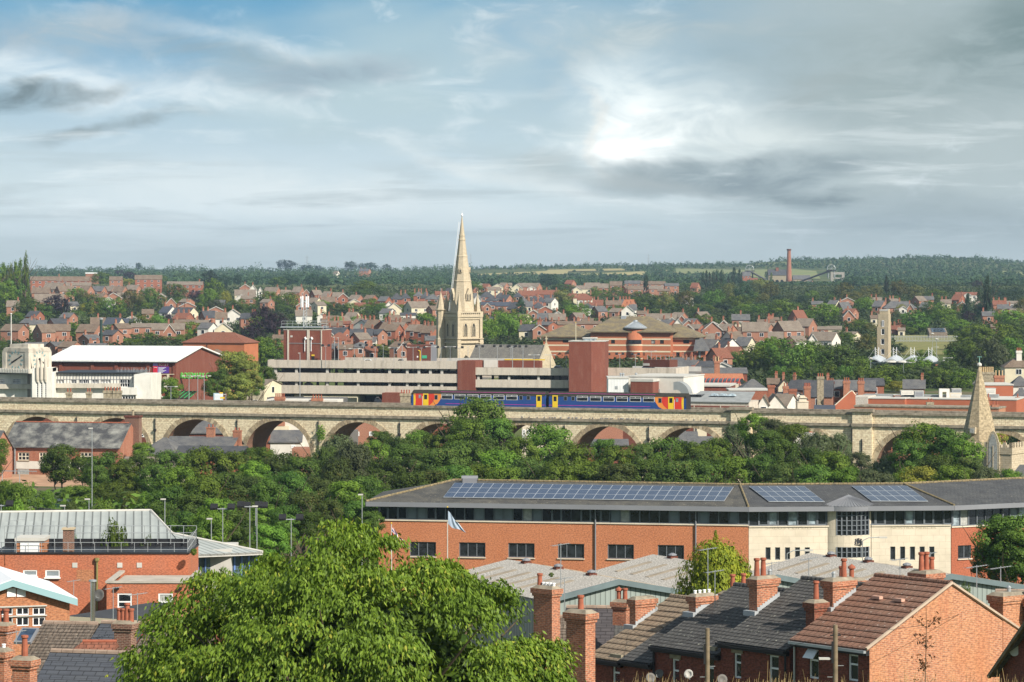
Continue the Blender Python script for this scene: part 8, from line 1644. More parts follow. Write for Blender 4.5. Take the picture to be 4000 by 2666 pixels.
# ribbed metal roof
o = thing('metal_roofed_hall', 'large hall under a pale ribbed metal roof', 'building', (0, 235, 22)); MR = SEAM('standing_seam', (.34, .365, .355), .62, .35, .75, thick=.16)
def q3(px, py, d): return W(px, py, d)-Vector((0, 235, 22))
a, b, c, d_ = q3(-500, 2175, 231), q3(742, 2168, 232), q3(588, 1995, 245), q3(-500, 2008, 241); mb = MB(); roofslab(mb, [a, b, c, d_], .15); e, g = q3(1026, 2157, 236), q3(672, 2084, 238.5); mb.build('roof', MR, o); mb = MB(); roofslab(mb, [b, e, g], .15); mb.build('side_roof', MR, o)
mb = MB(); dn = Vector((0, 0, -.22)); mb.raw([b, e, e+dn, b+dn], [(3, 2, 1, 0)]); mb.face([b+dn, e+dn, e+dn+Vector((-.4, 1.5, 0)), b+dn+Vector((.3, 1.5, 0))][::-1]); mb.bars([d_, c, g, e], .12, 6); mb.build('fascia', CNL, o)
k = Fac(744, 233.4, 1000, 237, 22); t = k.thing('x', 'x', 'x'); zt = k.z(850, 2178); L = k.len; n = 9; mb = MB(); pm = MB()
for i in range(n+1): x = L*i/n; mb.box(x-.06, x+.06, -.05, .1, zt-1.9, zt)
w = mb.build('window', P('blue_frame', (.12, .20, .45), .4), t); pm.box(0, L, .02, .06, zt-1.9, zt); pm.build('pane', GLB, w); MB().box(0, L, 0, .3, -3, zt-1.9).build('wall', CNL, t); adopt(t, o); MB().box(-40, -20.6, -.5, 6, 0, 7.2).build('rear_wall', CNL, o)
for X, Y in ((1388, 130), (1030, 140)): p = B(0, X, Y); v = q3(p[0], p[1]+12, 242 if X > 1200 else 241); MB().box(v.x-.5, v.x+.5, v.y-.4, v.y+.4, v.z-.4, v.z+.2).build('roof_vent', GRL, o)
# ------------------------------------------------------------------ poles, aerials, dishes
def aerial(c, X, Yt, Yb, d, w=.9, ang=.5, lab=None):
 p, q = B(c, X, Yt), B(c, X, Yb); x = (p[0]-2000)/F*d; zb = zat(q[1], d); H = zat(p[1], d)-zb; o = thing('tv_aerial', '', 'aerial', (x, d, zb), ang, 'television aerials on the near roofs'); del o['label']
 MB().tube((0, 0, 0), (0, 0, H), .022, .018, 5).build('mast', STL, o); mb = MB(); mb.tube((-w/2, 0, H-.1), (w/2, 0, H-.02), .015, .015, 4)
 for i in range(9): t = -w/2+w*i/8; mb.tube((t, -.22+.012*i, H-.1+.08*i/8), (t, .22-.012*i, H-.1+.08*i/8), .008, .008, 4)
 mb.build('array', STL, o); auto(o, 'thin television aerial', p[0], p[1], 'aerial', 'television aerials on the near roofs')
for a in ((2, 448, 290, 700, 146), (2, 482, 600, 900, 145), (2, 1800, 330, 740, 141), (2, 1865, 535, 880, 138), (3, 375, 420, 610, 150), (3, 1213, 425, 605, 150), (3, 1493, 370, 635, 142, .6), (3, 1918, 490, 700, 135, 1.1), (3, 2138, 500, 650, 135, 1.1), (3, 35, 460, 640, 148), (0, 150, 70, 380, 221, 1.2), (0, 1040, 690, 1010, 160), (0, 1263, 745, 1080, 141, .9), (0, 150, 1090, 1220, 126, .8), (0, 677, 625, 840, 185, .8), (3, -1130+2353*0, 900, 1000, 140)):
 if a[1] > 0: aerial(*a)
def dish(c, X, Y, d, r, az, lab):
 p = B(c, X, Y); v = W(p[0], p[1], d); o = thing('satellite_dish', lab, 'satellite dish', v, az); s = MB().lathe([(.01, .0), (r*.6, .05), (r, .14), (r*.98, .16), (r*.55, .08)], (0, 0, 0), 18).build('reflector', CNL if 'pale' in lab else P('dish_grey', (.14, .13, .12), .6), o, smooth=True); s.rotation_euler = (1.25, 0, 0); MB().bars([(0, .05, -.2), (0, -.45, -.05), (0, -.45, .05)], .02, 5).bars([(0, .1, 0), (0, .4, -.1)], .03, 5).build('arm', STL, o)
dish(2, 1632, 1497, 134.6, .2, -.4, 'pale satellite dish on the terrace wall between two windows'); dish(2, 1362, 1495, 137.5, .2, -.4, 'brown satellite dish under the slated eaves'); dish(2, 1265, 1532, 137, .22, .3, 'dark round satellite dish next to the open skylight'); dish(2, 1925, 1547, 132.5, .22, .2, 'dark satellite dish below the narrow sash window'); dish(0, 918, 772, 213, .42, -.5, 'small dark satellite dish by the annexe side wall')
def woodpole(c, X, Yt, d, lab, lampx=False):
 p = B(c, X, Yt); x = (p[0]-2000)/F*d; zb = gz(x, d)-.3; H = zat(p[1], d)-zb; o = thing('telegraph_pole', lab, 'telegraph pole', (x, d, zb)); MB().tube((0, 0, 0), (0, 0, H), .11, .085, 12).build('pole', TMB, o)
 mb = MB()
 for i in range(8): mb.tube((-.3 if i % 2 else .05, 0, H-1.5-i*.42), (-.05 if i % 2 else .3, 0, H-1.5-i*.42), .015, .015, 4)
 mb.build('climbing_iron', STL, o); MB().tube((-.2, 0, H-.38), (.2, 0, H-.38), .03, .03, 5).box(-.16, -.08, -.16, -.1, H-1.4, H-.6).build('bracket', BLK, o)
 if lampx: z = zat(2000+1355/2.353, d)-zb; MB().tube((0, 0, z), (-.35, -.1, z+.03), .03, .03, 5).box(-.62, -.22, -.2, .02, z, z+.07).build('lamp_head', CNL, o)
woodpole(2, 1797, 1070, 126, 'leaning grey telegraph pole in front of the slated terrace'); woodpole(3, 620, 1040, 118, 'mossy topped telegraph pole with lamp in front of the brown tiled house', True)
lamp(*B(3, 870, 265), 275, kind='arm', grp='street lamps by the offices'); lamp(*B(3, 175, 385), 262, kind='arm', grp='street lamps by the offices')
for X, Y, d, kd in ((323, 60, 262, 'flood'), ): lamp(*B(1, X, Y), d, kind=kd, grp='floodlight masts behind the metal hall')
for c, X, Y, d, kd in ((0, 2047, 1140, 262, 'flood'), (0, 2296, 1120, 255, 'flood'), (0, 2350, 1125, 262, 'flood'), (0, 1942, 1245, 250, 'single'), (0, 818, 1065, 268, 'single'), (0, 594, 1125, 262, 'single'), (0, 1515, 1065, 270, 'single'), (0, 10, 1110, 262, 'flood'), (0, 846, 412, 330, 'single'), (1, 975, 1022, 285, 'single'), (1, 8, 1130, 252, 'single')): lamp(*M(c, X, Y), d, kind=kd, grp='floodlight masts behind the metal hall')
lamp(*B(0, 2010, 410), 236, kind='single', grp='floodlight masts behind the metal hall')
# ------------------------------------------------------------------ the huge cherry in front
def spray_tree(name, lab, px, d, zc, ax, az_, nsp, per, L, wd, mats, cat='tree', seed=1, ztop=None, inner=5000, hull=None):
 r = np.random.RandomState(seed); x = (px-2000)/F*d; zb = gz(x, d); o = thing(name, lab, cat, (x, d, zb)); zc -= zb
 u = r.normal(size=(nsp, 3)); u /= np.linalg.norm(u, axis=1)[:, None]; th = np.arctan2(u[:, 1], u[:, 0])
 nb = 250; bu = r.normal(size=(nb, 3)); bu /= np.linalg.norm(bu, axis=1)[:, None]; br_ = np.where(r.rand(nb) < .2, r.uniform(.94, 1.0, nb), r.uniform(.76, .94, nb)); bi = r.randint(0, nb, nsp); cr = r.uniform(.10, .165, nb); dd = r.normal(size=(nsp, 3))+bu[bi]*.9+np.array([0, 0, .35]); dd /= np.linalg.norm(dd, axis=1)[:, None]
 c = (bu[bi]*br_[bi][:, None]+dd*cr[bi][:, None]*(.6+.4*r.rand(nsp, 1)))*np.array([ax, ax*.9, az_])+np.array([0, 0, zc]); u = dd*.7+bu[bi]*.5; u /= np.linalg.norm(u, axis=1)[:, None]; th = 0
 k = np.repeat(np.arange(nsp), per); n = nsp*per
 out = u[k].copy(); out[:, 2] = out[:, 2]*.4; s = r.rand(n)[:, None]; side = r.normal(size=(n, 3))*.13; side[:, 2] *= .6
 pos = c[k]+out*s*.42+side+np.array([0, 0, -.16])*s**2; ax_ = out*.55+r.normal(size=(n, 3))*.33+np.array([0, 0, -.95]); ax_ /= np.linalg.norm(ax_, axis=1)[:, None]
 sd = np.cross(ax_, u[k]+r.normal(size=(n, 3))*.75); sd /= np.maximum(np.linalg.norm(sd, axis=1), 1e-6)[:, None]; l = L*(.65+.6*r.rand(n, 1)); w = wd*(.7+.5*r.rand(n, 1))
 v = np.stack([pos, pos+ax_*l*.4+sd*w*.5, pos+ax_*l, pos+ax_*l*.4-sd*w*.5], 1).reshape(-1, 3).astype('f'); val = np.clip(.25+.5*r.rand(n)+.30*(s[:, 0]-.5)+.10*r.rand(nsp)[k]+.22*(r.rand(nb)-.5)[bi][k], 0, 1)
 me = bpy.data.meshes.new('crown'); me.vertices.add(4*n); me.vertices.foreach_set('co', v.ravel()); me.loops.add(4*n); me.loops.foreach_set('vertex_index', np.arange(4*n, dtype='i')); me.polygons.add(n); me.polygons.foreach_set('loop_start', np.arange(0, 4*n, 4, dtype='i')); me.update(calc_edges=True)
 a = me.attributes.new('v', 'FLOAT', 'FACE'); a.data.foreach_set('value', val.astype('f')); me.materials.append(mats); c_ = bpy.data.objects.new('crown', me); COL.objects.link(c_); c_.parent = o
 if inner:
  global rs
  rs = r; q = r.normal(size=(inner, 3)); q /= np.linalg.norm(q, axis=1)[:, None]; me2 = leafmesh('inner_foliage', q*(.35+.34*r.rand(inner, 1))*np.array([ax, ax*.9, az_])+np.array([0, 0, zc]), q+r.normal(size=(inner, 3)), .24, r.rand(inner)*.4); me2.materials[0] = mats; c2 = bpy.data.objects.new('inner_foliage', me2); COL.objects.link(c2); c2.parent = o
 mb = MB(); rr = random.Random(seed); mb.tube((0, 0, -.3), (.1, 0, zc-az_*.55), ax*.05, ax*.04, 9)
 for i in range(26):
  t = i*2.4; b = Vector((.1, 0, zc-az_*.55)); e = Vector((cos(t)*ax*.8, sin(t)*ax*.7, zc+az_*(-.3+1.1*rr.random()))); m_ = b.lerp(e, .5)+Vector((0, 0, .4)); mb.tube(b, m_, ax*.016, ax*.009, 6); mb.tube(m_, e, ax*.009, ax*.003, 5)
 mb.build('trunk', BRK, o); return o
CHL = LEAF('leaf_cherry', (.032, .070, .009), (.200, .300, .028), (.34, .33, .05), tr_=.25, ro=.55, sp=.22)
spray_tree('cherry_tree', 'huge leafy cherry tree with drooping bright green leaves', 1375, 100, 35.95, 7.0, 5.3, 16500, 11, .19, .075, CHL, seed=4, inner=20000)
YC = LEAF('leaf_cypress', (.12, .19, .016), (.42, .46, .035), (.55, .52, .05))
# ------------------------------------------------------------------ mid left: mill, low slate roofs, road
SLM = RT('slate_mossed', (.085, .085, .088), (.065, .065, .07), .25, .3, dirt=(.34, .335, .30), dk=.85)
k = K(0, M, 40, 1108, 492, 488); o = k.thing('slate_mill', 'long brick mill with mossy slate roof and arched white windows', 'building'); ze, zr = k.Z(600, 578), k.Z(600, 362, 5); L = k.len; D = 10
hs = [k.R(a, b, 630, 705) for a, b in ((165, 270), (360, 450), (738, 842), (945, 1045))]; mb = MB(); wallgrid(mb, 0, L, 0, ze, hs, .2); mb.face([(L, 0, 0), (L, D, 0), (L, D, ze), (L, D/2, zr), (L, 0, ze)]); mb.face([(0, D, 0), (0, 0, 0), (0, 0, ze), (0, D/2, zr), (0, D, ze)]); mb.build('wall', BR('brick_mill', (.42, .15, .085), (.30, .10, .06), (.40, .28, .2), stain=(.55, .42, .34), sk=.35), o)
mb = MB(); roofslab(mb, [(-.2, -.4, ze-.1), (L, -.4, ze-.1), (L, D/2, zr+.1), (-.2, D/2, zr+.1)]); roofslab(mb, [(L, D+.4, ze-.1), (-.2, D+.4, ze-.1), (-.2, D/2, zr+.1), (L, D/2, zr+.1)]); mb.build('roof', SLM, o)
mb = MB()
for i in range(int(L/.5)): mb.tube((i*.5+.02, D/2, zr+.15), (i*.5+.42, D/2, zr+.15), .13, .13, 5)
mb.build('ridge_tiles', TCT, o)
for h in hs: window(o, *h, y=.1, nx=3, ny=2, fr=P('cream_frame', (.70, .64, .52), .5), gl=GLD, t=.13, sill=STG)
mb = MB(); k.bx(mb, 148, 900, 715, 786, -.06, 0); mb.build('white_band', WHR, o); a, b, c, d_ = k.R(165, 268, 786, 862); MB().box(a, b, -.1, 0, c, d_-.9).build('boarded_door', P('boarding', (.42, .30, .16), .8), o); MB().box(a, b, -.12, -.02, d_-.9, d_).build('fanlight', GLC, o)
for X in (108, 140): q = k.X(X); MB().tube((q, -.15, 0), (q, -.15, ze), .1, .1, 6).build('downpipe', STL, o)
t = thing('mill_chimney', 'brown brick chimney on the east gable of the slate mill', 'chimney', (*(k.P+k.u*(L-.1)+Vector((0, 6))), k.zb), k.rz); z = k.Z(1200, 292, 6); MB().box(0, 2.3, 0, 1.4, 0, z-.3).build('shaft', BKX, t); MB().box(-.12, 2.42, -.12, 1.52, z-.3, z).build('cap', BKD, t); MB().lathe([(.2, 0), (.2, .8), (.3, .85)], (1.1, .7, z), 8).build('chimney_pot', STG, t)
k = K(0, M, -60, 110, 480, 484); o = k.thing('end_cottage', 'narrow brick end wall beside the slate mill', 'building'); house_parts(o, k.len, 6, k.Z(40, 585), 2.5, SLG, BKT, 'y')
def mh(X0, X1, Yr, Ye, cd, d, lab, c=0, hw=6, chs=()):
 a, b = M(c, X0, Yr), M(c, X1, Ye); k = Fac(a[0], d, b[0], d-1.5); o = k.thing('slate_roofed_house', lab, 'house'); pm = (a[0]+b[0])/2; dp = 8; ze, zr = k.z(pm, b[1]), k.z(pm, a[1], dp/2); house_parts(o, k.len, dp, ze, zr-ze, RC[cd[1]][0], WC[cd[2]][0], 'y' if cd[0] == 'g' else 'x', cd[0] == 'h', below=0)
 for X, Yt in chs: p = M(c, X, Yt); chim(o, k.x(p[0]), dp/2, ze, k.z(p[0], p[1]), 1.3, .8, BKC, 2)
 for i in range(max(1, int(k.len/4))): part('window', WINW, o, ((i+.5)*k.len/max(1, int(k.len/4)), 0, ze-1.3))
 return o
mh(1270, 1600, 492, 640, 'hSB', 505, 'mossy hipped slate roof above a weathered brick wall'); mh(1520, 2130, 488, 575, 'fSB', 512, 'long low grey slate roof with stone chimney on it', chs=((1885, 410), (2130, 440))); mh(1600, 2210, 575, 690, 'fsR', 497, 'dark slate roof with pale gable verge before the arches')
mh(1095, 1580, 676, 770, 'fkC', 480, 'pale corrugated lean to roof among the trees', hw=4)
# seen through the arches
def back(c, X0, X1, Yt, d, mat, lab, roof=None, wn=()):
 a, b = M(c, X0, Yt), M(c, X1, Yt); k = Fac(a[0], d, b[0], d); o = k.thing('back_building', lab, 'building'); zt = k.z((a[0]+b[0])/2, a[1]); MB().box(0, k.len, 0, 6, 0, zt).build('wall', mat, o)
 if roof is not None: r_ = MB(); h = k.z(0, M(c, 0, roof)[1]); roofslab(r_, [(-.3, -.3, zt), (k.len+.3, -.3, zt), (k.len+.3, 3, h), (-.3, 3, h)], .2); r_.build('roof', SLG, o)
 for X, Y0, Y1, w in wn: p, q, s = M(c, X, Y0), M(c, X, Y1), M(c, X+w, Y0); window(o, k.x(p[0]), k.x(s[0]), k.z(p[0], q[1]), k.z(p[0], p[1]), y=-.04, nx=2, ny=3, fr=UPV, gl=GLD, t=.12)
back(0, 60, 560, 300, 575, BKD, 'dark brick building framed by the westernmost arch', None, ((180, 330, 380, 40),)); back(0, 850, 1390, 300, 572, BKD, 'dark brick building with sash windows behind the second arch', None, ((1232, 410, 485, 40), (1297, 415, 490, 45))); back(0, 1600, 2130, 450, 568, BKV, 'brick gabled workshops behind the third arch', 335)
back(0, 2290, 2480, 430, 566, BK, 'brick house with sash window at the edge of the tall arch', None, ((2322, 500, 580, 50),)); back(1, 132, 410, 532, 566, WHR, 'white walled house with grey slate roof inside the tall arch', 432, ((322, 562, 590, 40),)); back(1, 405, 560, 490, 568, WHR, 'white annexe with blue door inside the tall arch', None)
back(1, 120, 300, 392, 575, CRR, 'cream rendered block high in the tall arch'); back(1, 835, 1250, 355, 570, BKT, 'pale mortared red brick wall filling the fifth arch', None, ((905, 440, 480, 45), (1040, 440, 480, 45))); back(1, 760, 930, 430, 566, CND, 'grey shed at the left side of the fifth arch'); back(1, 330, 520, 596, 558, BKT, 'small flat topped brick shed below the white house'); back(1, 1500, 1900, 380, 570, BKV, 'brown brick wall behind the leafy sixth arch')
back(2, 90, 300, 370, 568, CRM, 'cream building with tall windows behind the seventh arch', None, ((95, 420, 500, 30), (135, 420, 500, 30))); back(2, 700, 1020, 385, 566, BKT, 'bright brick wall with small window in the middle arch', None, ((685, 450, 490, 25),)); back(2, 690, 1060, 560, 560, BKV, 'low slated outbuilding at the foot of the middle arch', 515); back(2, 1000, 1180, 440, 567, BKD, 'dark opening and brick wall in the middle arch')
back(2, 1390, 1700, 530, 562, SLG, 'grey roofs crowded under the eastern arch', 445); back(2, 1700, 1790, 395, 566, CRR, 'cream gable under the eastern arch'); back(2, 1630, 1930, 560, 558, BKD, 'dark roofed brick house under the eastern arch', 490); back(3, 230, 560, 455, 560, WHR, 'white wall glimpsed behind the birch tree'); back(3, 380, 500, 425, 562, BK, 'brick wall above the white wall behind the birch')
# small church in front of the east end
k = Fac(3752, 442, 3952, 438); o = k.thing('battlemented_church', 'small stone church tower with battlements under an octagonal spire', 'church'); c4 = lambda X, Y: (3700+X/3.0167, 1380+Y/3.0167); Z4 = lambda Y: k.z(3850, c4(0, Y)[1]); L = k.len; zt, zm = Z4(1050), Z4(1110); D = L
mb = MB(); mb.box(0, L, 0, D, 0, Z4(1185)); mb.box(-.1, L+.1, -.1, D+.1, Z4(1185), zm); mb.box(-.6, .5, -.5, .8, 0, Z4(1300)); mb.box(L-.5, L+.4, -.5, .8, 0, Z4(1350)); mb.build('tower', STC, o); mb = MB()
for i in range(9):
 x = -.1+i*(L+.2)/8.5
 mb.box(x, x+(L+.2)/17, -.1, .3, zm, zt); mb.box(L-.3, L+.1, x, x+(L+.2)/17, zm, zt)
mb.build('battlement', STC, o)
sx = k.x(c4(372, 0)[0], 3); mb = MB(); r = 2.45; mb.lathe([(r, zm-.2), (r*.86, Z4(900)), (.14, Z4(165))], (sx, 3.2, 0), 8, ph=pi/8); mb.build('spire', BR('stone_spire', (.46, .37, .24), (.34, .27, .17), (.22, .17, .11), .5, .3, .02, stain=(.24, .2, .14), sk=.5), o)
x = k.x(c4(345, 0)[0], 3.2); mb = MB(); mb.box(sx-.5, sx+.4, 3.2-r*.97, 3.2-r*.5, Z4(960), Z4(880)); mb.build('louvre_hood', STC, o); MB().box(sx-.35, sx+.25, 3.2-r*1.0, 3.2-r*.97, Z4(950), Z4(895)).build('louvre', GLC, o)
MB().lathe([(.05, -.3), (.32, -.15), (.36, 0), (.3, .2), (.05, .35)], (sx, 3.2, Z4(150)), 10).build('ball_finial', CNL, o); MB().tube((sx, 3.2, Z4(150)), (sx, 3.2, Z4(45)), .07, .05, 6).box(sx-.3, sx+.35, 3.17, 3.23, Z4(60), Z4(48)).build('weathervane', P('verdigris', (.22, .42, .34), .6), o)
lw = k.x(c4(545, 0)[0]); zb_ = Z4(1380); pts = ARCHP(1.5, 5.2, 0); MB().prism([(lw+a*1.25, zb_+b*1.05) for a, b in pts], -.16, 0, 'y').build('arch_moulding', STC, o); w = MB().prism([(lw+a*.86, zb_+.1+b*.95) for a, b in pts], -.19, -.165, 'y').build('tracery_window', GLC, o); MB().box(lw-.07, lw+.07, -.24, -.19, zb_, zb_+3.4).build('mullion', STC, w); MB().tube((lw-1.5, -.3, 0), (lw-1.5, -.3, Z4(1190)), .1, .1, 6).build('downpipe', BLK, o)
mh(2240, 2450, 750, 870, 'fSC', 430, 'mauve slated church roof right of the battlemented tower', c=3); mh(985, 1120, 700, 790, 'rSB', 455, 'brick cottage with chimney half hidden by the valley trees', c=3, chs=((1020, 628),))
lamp(*c4(835, 1165), 470, kind='arm', grp='street lamps under the last arch')
# road with guard rail on the left
def strip(name, pts, w, mat, lift): 
 mb = MB(); vs = []
 for px, py in pts: d = solve(px, py, 0, 230); x = (px-2000)/F*d; z = gz(x, d)+lift; vs += [(x, d-w/2, z), (x, d+w/2, z)]
 mb.raw(vs, [(2*i, 2*i+2, 2*i+3, 2*i+1) for i in range(len(pts)-1)]); o = mb.build(name, mat); o['kind'] = 'structure'
strip('road', [M(0, X, Y) for X, Y in ((-400, 1040), (0, 1065), (250, 1085), (560, 1108), (900, 1125), (1330, 1140), (1900, 1170))], 9, ASP, .14); strip('dirt_yard', [M(0, X, Y) for X, Y in ((-200, 930), (120, 935), (430, 940), (900, 950))], 44, P('red_earth', (.40, .24, .15), .95, var=.3, scale=.3), .12)
def rail(rows, lab, mat, h=.75, hh=.35, name='guard_rail', step=3.0, d0=230):
 P_ = []
 for px, py in rows: d = solve(px, py, h, d0); x = (px-2000)/F*d; P_.append(Vector((x, d, gz(x, d)+h)))
 o = thing(name, lab, 'fence', P_[0]-Vector((0, 0, h))); q = [p-o.location for p in P_]; mb = MB()
 for a, b in zip(q, q[1:]): mb.raw([a, b, b+Vector((0, 0, -hh)), a+Vector((0, 0, -hh)), a+Vector((0, .08, 0)), b+Vector((0, .08, 0)), b+Vector((0, .08, -hh)), a+Vector((0, .08, -hh))], [(3, 2, 1, 0), (0, 1, 5, 4), (4, 5, 6, 7), (2, 3, 7, 6)])
 mb.build('rail', mat, o)
 for a, b in zip(q, q[1:]):
  n = max(1, int((b-a).length/step))
  for i in range(n): p = a.lerp(b, i/n); MB().box(p.x-.06, p.x+.06, p.y+.02, p.y+.15, p.z-h-.3, p.z-.05).build('post', mat, o)
rail([M(0, X, Y) for X, Y in ((190, 1046), (420, 1050), (670, 1066))], 'short curved steel guard rail above the road', STL); rail([M(0, X, Y) for X, Y in ((770, 1072), (1000, 1092), (1330, 1120))], 'longer curved steel guard rail running into the trees', STL)
rail([M(0, X, Y) for X, Y in ((-60, 1128), (70, 1130), (300, 1142), (640, 1172))], 'weathered close boarded fence behind the metal roof', P('fence_grey', (.30, .28, .24), .9, var=.2, scale=2), 1.8, 1.7, 'board_fence', 2.4); rail([M(0, X, Y) for X, Y in ((270, 1092), (400, 1100), (620, 1112))], 'low green mesh fence beside the road', P('fence_green', (.05, .12, .09), .7), 1.0, .7, 'mesh_fence')
rail([M(0, X, Y) for X, Y in ((20, 800), (340, 806))], 'site fence panels in front of the white banded mill wall', STL, 2.0, .12, 'site_fence', 2.5, 430)
# ------------------------------------------------------------------ trees of the valley and near gardens
def vt(c, rows, grp='trees of the valley below the viaduct', fn=M):
 for r in rows.split(';'):
  a = r.split(','); p = fn(c, float(a[0]), float(a[1])); kd = {'U': 'bush', 'W': 'wide', 'L': 'willow', 'C': 'cone'}.get(a[5] if len(a) > 5 else '', 'round'); tree(p[0], p[1], float(a[2])/2.353, float(a[3]), a[4], kd, 'n', group=grp)
vt(0, """560,572,330,425,d;500,640,230,430,g;760,680,230,445,d;985,640,330,430,d;1130,720,260,420,g;1290,665,330,435,d;1560,625,300,440,d;1430,760,300,410,d;1720,640,230,455,g;1900,600,430,430,g;2150,640,330,440,g;2310,600,240,450,d;1310,548,200,488,g;
1650,780,360,400,g;1850,860,400,385,g;2080,820,380,392,d;2290,860,330,385,x;1560,960,360,360,d;1780,1020,360,350,d;2010,1060,330,335,g;2230,1060,350,340,x;1480,1090,260,330,d;1930,1180,330,300,g;2180,1180,300,305,d;1700,1180,300,310,d;
190,900,290,360,l,U;60,880,190,365,g,U;150,1068,290,300,g,U;700,930,300,390,g,U;1200,985,330,370,g,U;930,1070,300,310,l,U;430,985,150,370,g,U;1360,990,200,365,l,U;660,1075,220,305,x,U;-20,510,200,440,l;-60,650,180,430,g;880,760,230,400,d;1010,900,240,390,g,U""")
vt(1, """220,650,430,420,x;60,590,230,440,g;-20,720,300,400,g;430,680,330,410,d;750,500,330,430,w,L;640,600,300,420,x,L;880,560,330,415,w,L;760,720,360,395,x,L;560,860,330,380,x;280,820,380,370,d;100,900,330,350,d;430,1000,330,335,x;1150,440,230,470,d;1080,530,300,450,g;1290,500,300,460,d;
1180,700,360,400,d;1400,560,380,430,d;1480,440,280,475,l;1560,600,330,425,x;1700,440,300,470,g;1680,600,380,415,x;2050,150,520,470,l,W;1960,330,330,455,g;2200,330,330,460,d;1880,540,380,420,d;2100,520,400,430,x;2290,470,170,460,p;2230,620,400,415,g;1000,860,330,365,d;1200,980,330,340,d;1400,820,380,370,d;1600,800,380,375,x;1830,760,380,380,d;2050,760,380,385,g;2280,780,340,380,g;
820,900,330,350,g;950,1080,300,315,d;700,1080,260,325,x;250,1130,330,300,d;60,1120,260,310,g;500,1180,230,300,d;1060,1180,230,305,d""")
vt(2, """350,385,460,450,l;80,500,300,440,g;560,560,360,430,g;850,515,240,450,d;960,580,320,425,g;1180,560,260,430,x;1420,515,420,440,d;1640,540,300,430,g;1860,505,300,445,g;2060,385,250,465,w,L;2230,290,300,455,g;2360,430,300,445,d;180,700,400,395,x;430,720,400,390,g;700,720,400,395,g;960,740,380,390,x;1230,700,400,395,d;1500,720,400,390,x;1760,710,400,395,d;2020,680,380,400,g;2260,660,380,400,d;1750,620,260,420,d""")
vt(3, """30,330,260,450,w;230,380,330,445,g;450,470,280,440,w,L;650,475,230,455,w,L;120,520,330,420,d;380,600,360,410,d;600,640,380,400,g;840,640,260,440,w;1080,700,280,430,w,L;160,740,380,390,x;420,760,380,385,d;700,780,360,385,g;980,800,360,380,w;1260,800,300,385,g;1440,375,440,425,g,W;1650,420,380,420,d;1800,520,330,415,g;1300,520,300,415,d;1400,770,330,380,y;1700,760,330,375,g;2000,780,260,375,w,L;2210,790,230,370,g;1550,660,380,400,d;1850,680,260,400,x;1120,440,160,520,l;2110,440,150,560,y;2190,600,90,500,l;2330,430,260,565,d;2250,480,200,580,d;2300,720,110,500,y,U""")
vt(0, "1060,85,280,229,l,U;700,240,100,229,l,U;1340,235,170,229,w,U;1780,340,60,221,l;1800,560,280,226,w,U;2120,520,330,225,l,U", 'garden greenery between the halls', B)
vt(1, "130,130,340,262,l;-60,280,240,258,l;300,200,140,266,g", 'garden greenery between the halls', B)
vt(2, "360,560,40,150,g", 'garden greenery between the halls', B)
tree(*B(3, 2210, 40), 230, 236, 'd', 'round', 'n', group='dark trees at the right edge'); tree(*B(3, 2330, 180), 200, 234, 'd', 'round', 'n', group='dark trees at the right edge'); tree(*B(3, 2050, 300), 150, 238, 'd', 'round', 'n', group='dark trees at the right edge')
for o, Y in ((tree(*B(3, 1820, 640), 60, 152, 'l', 'bush', 'n', group='garden greenery between the halls'), 0),): pass
cy = thing('golden_cypress', 'golden green cypress with spiky tips in front of the orange offices', 'conifer', (*at_px(2795, 172), gz(11, 172))); me = crown('crown', 'round', 40000, .0155, 230, 91); me.materials[0] = YC
c = bpy.data.objects.new('crown', me); COL.objects.link(c); c.parent = cy; h = zat(2105, 172)-cy.location.z; c.scale = (4.5, 4.5, h*.98); 
for dx, dz in ((-.5, -.2), (.3, 0), (0, .55), (.7, -.5)): t_ = crown('spike', 'cone', 1500, .05, 20, int(dx*10)+50); t_.materials[0] = YC; s = bpy.data.objects.new('spiky_tip', t_); COL.objects.link(s); s.parent = cy; s.location = (dx, 0, h-1.6+dz); s.scale = (.6, .6, 1.5)
MB().tube((0, 0, -.3), (0, 0, h*.8), .22, .06, 8).build('trunk', BRK, cy)
# dry sapling in front of the gable
px, py = B(3, 1440, 880); d = 112; x = (px-2000)/F*d; sp = thing('dry_sapling', 'thin sapling with sparse brown leaves in front of the orange gable', 'tree', (x, d, gz(x, d))); H = zat(B(3, 0, 880)[1], d)-sp.location.z; mb = MB(); rr = random.Random(6); pts = []; lf = []; 
path = [Vector((.02*sin(i*1.3)+.05*i/12, 0, H*i/12)) for i in range(13)]
for i, (a, b) in enumerate(zip(path, path[1:])): mb.tube(a, b, .045*(1-i*.07), .045*(1-(i+1)*.07), 6)
for i in range(46):
 a = path[3+rr.randrange(9)]; t = rr.random()*6.28; l = rr.uniform(.25, .75)*(1.3 if a.z < H*.55 else .7); b = a+Vector((cos(t)*l, sin(t)*l*.5, l*.9)); mb.tube(a, b, .010, .004, 4); lf += [a.lerp(b, q/6)+Vector((rr.uniform(-.08, .08), rr.uniform(-.08, .08), rr.uniform(-.05, .08))) for q in range(2, 8)]*(3 if a.z < H*.62 else 1)
mb.build('trunk', BRK, sp); lf = np.array([tuple(v) for v in lf]); rs = np.random.RandomState(3); lf = lf+rs.normal(size=lf.shape)*.07; me = leafmesh('foliage', lf, rs.normal(size=lf.shape), .075, rs.rand(len(lf))); me.materials[0] = LEAF('leaf_dry', (.10, .045, .025), (.26, .12, .05)); c = bpy.data.objects.new('crown', me); COL.objects.link(c); c.parent = sp
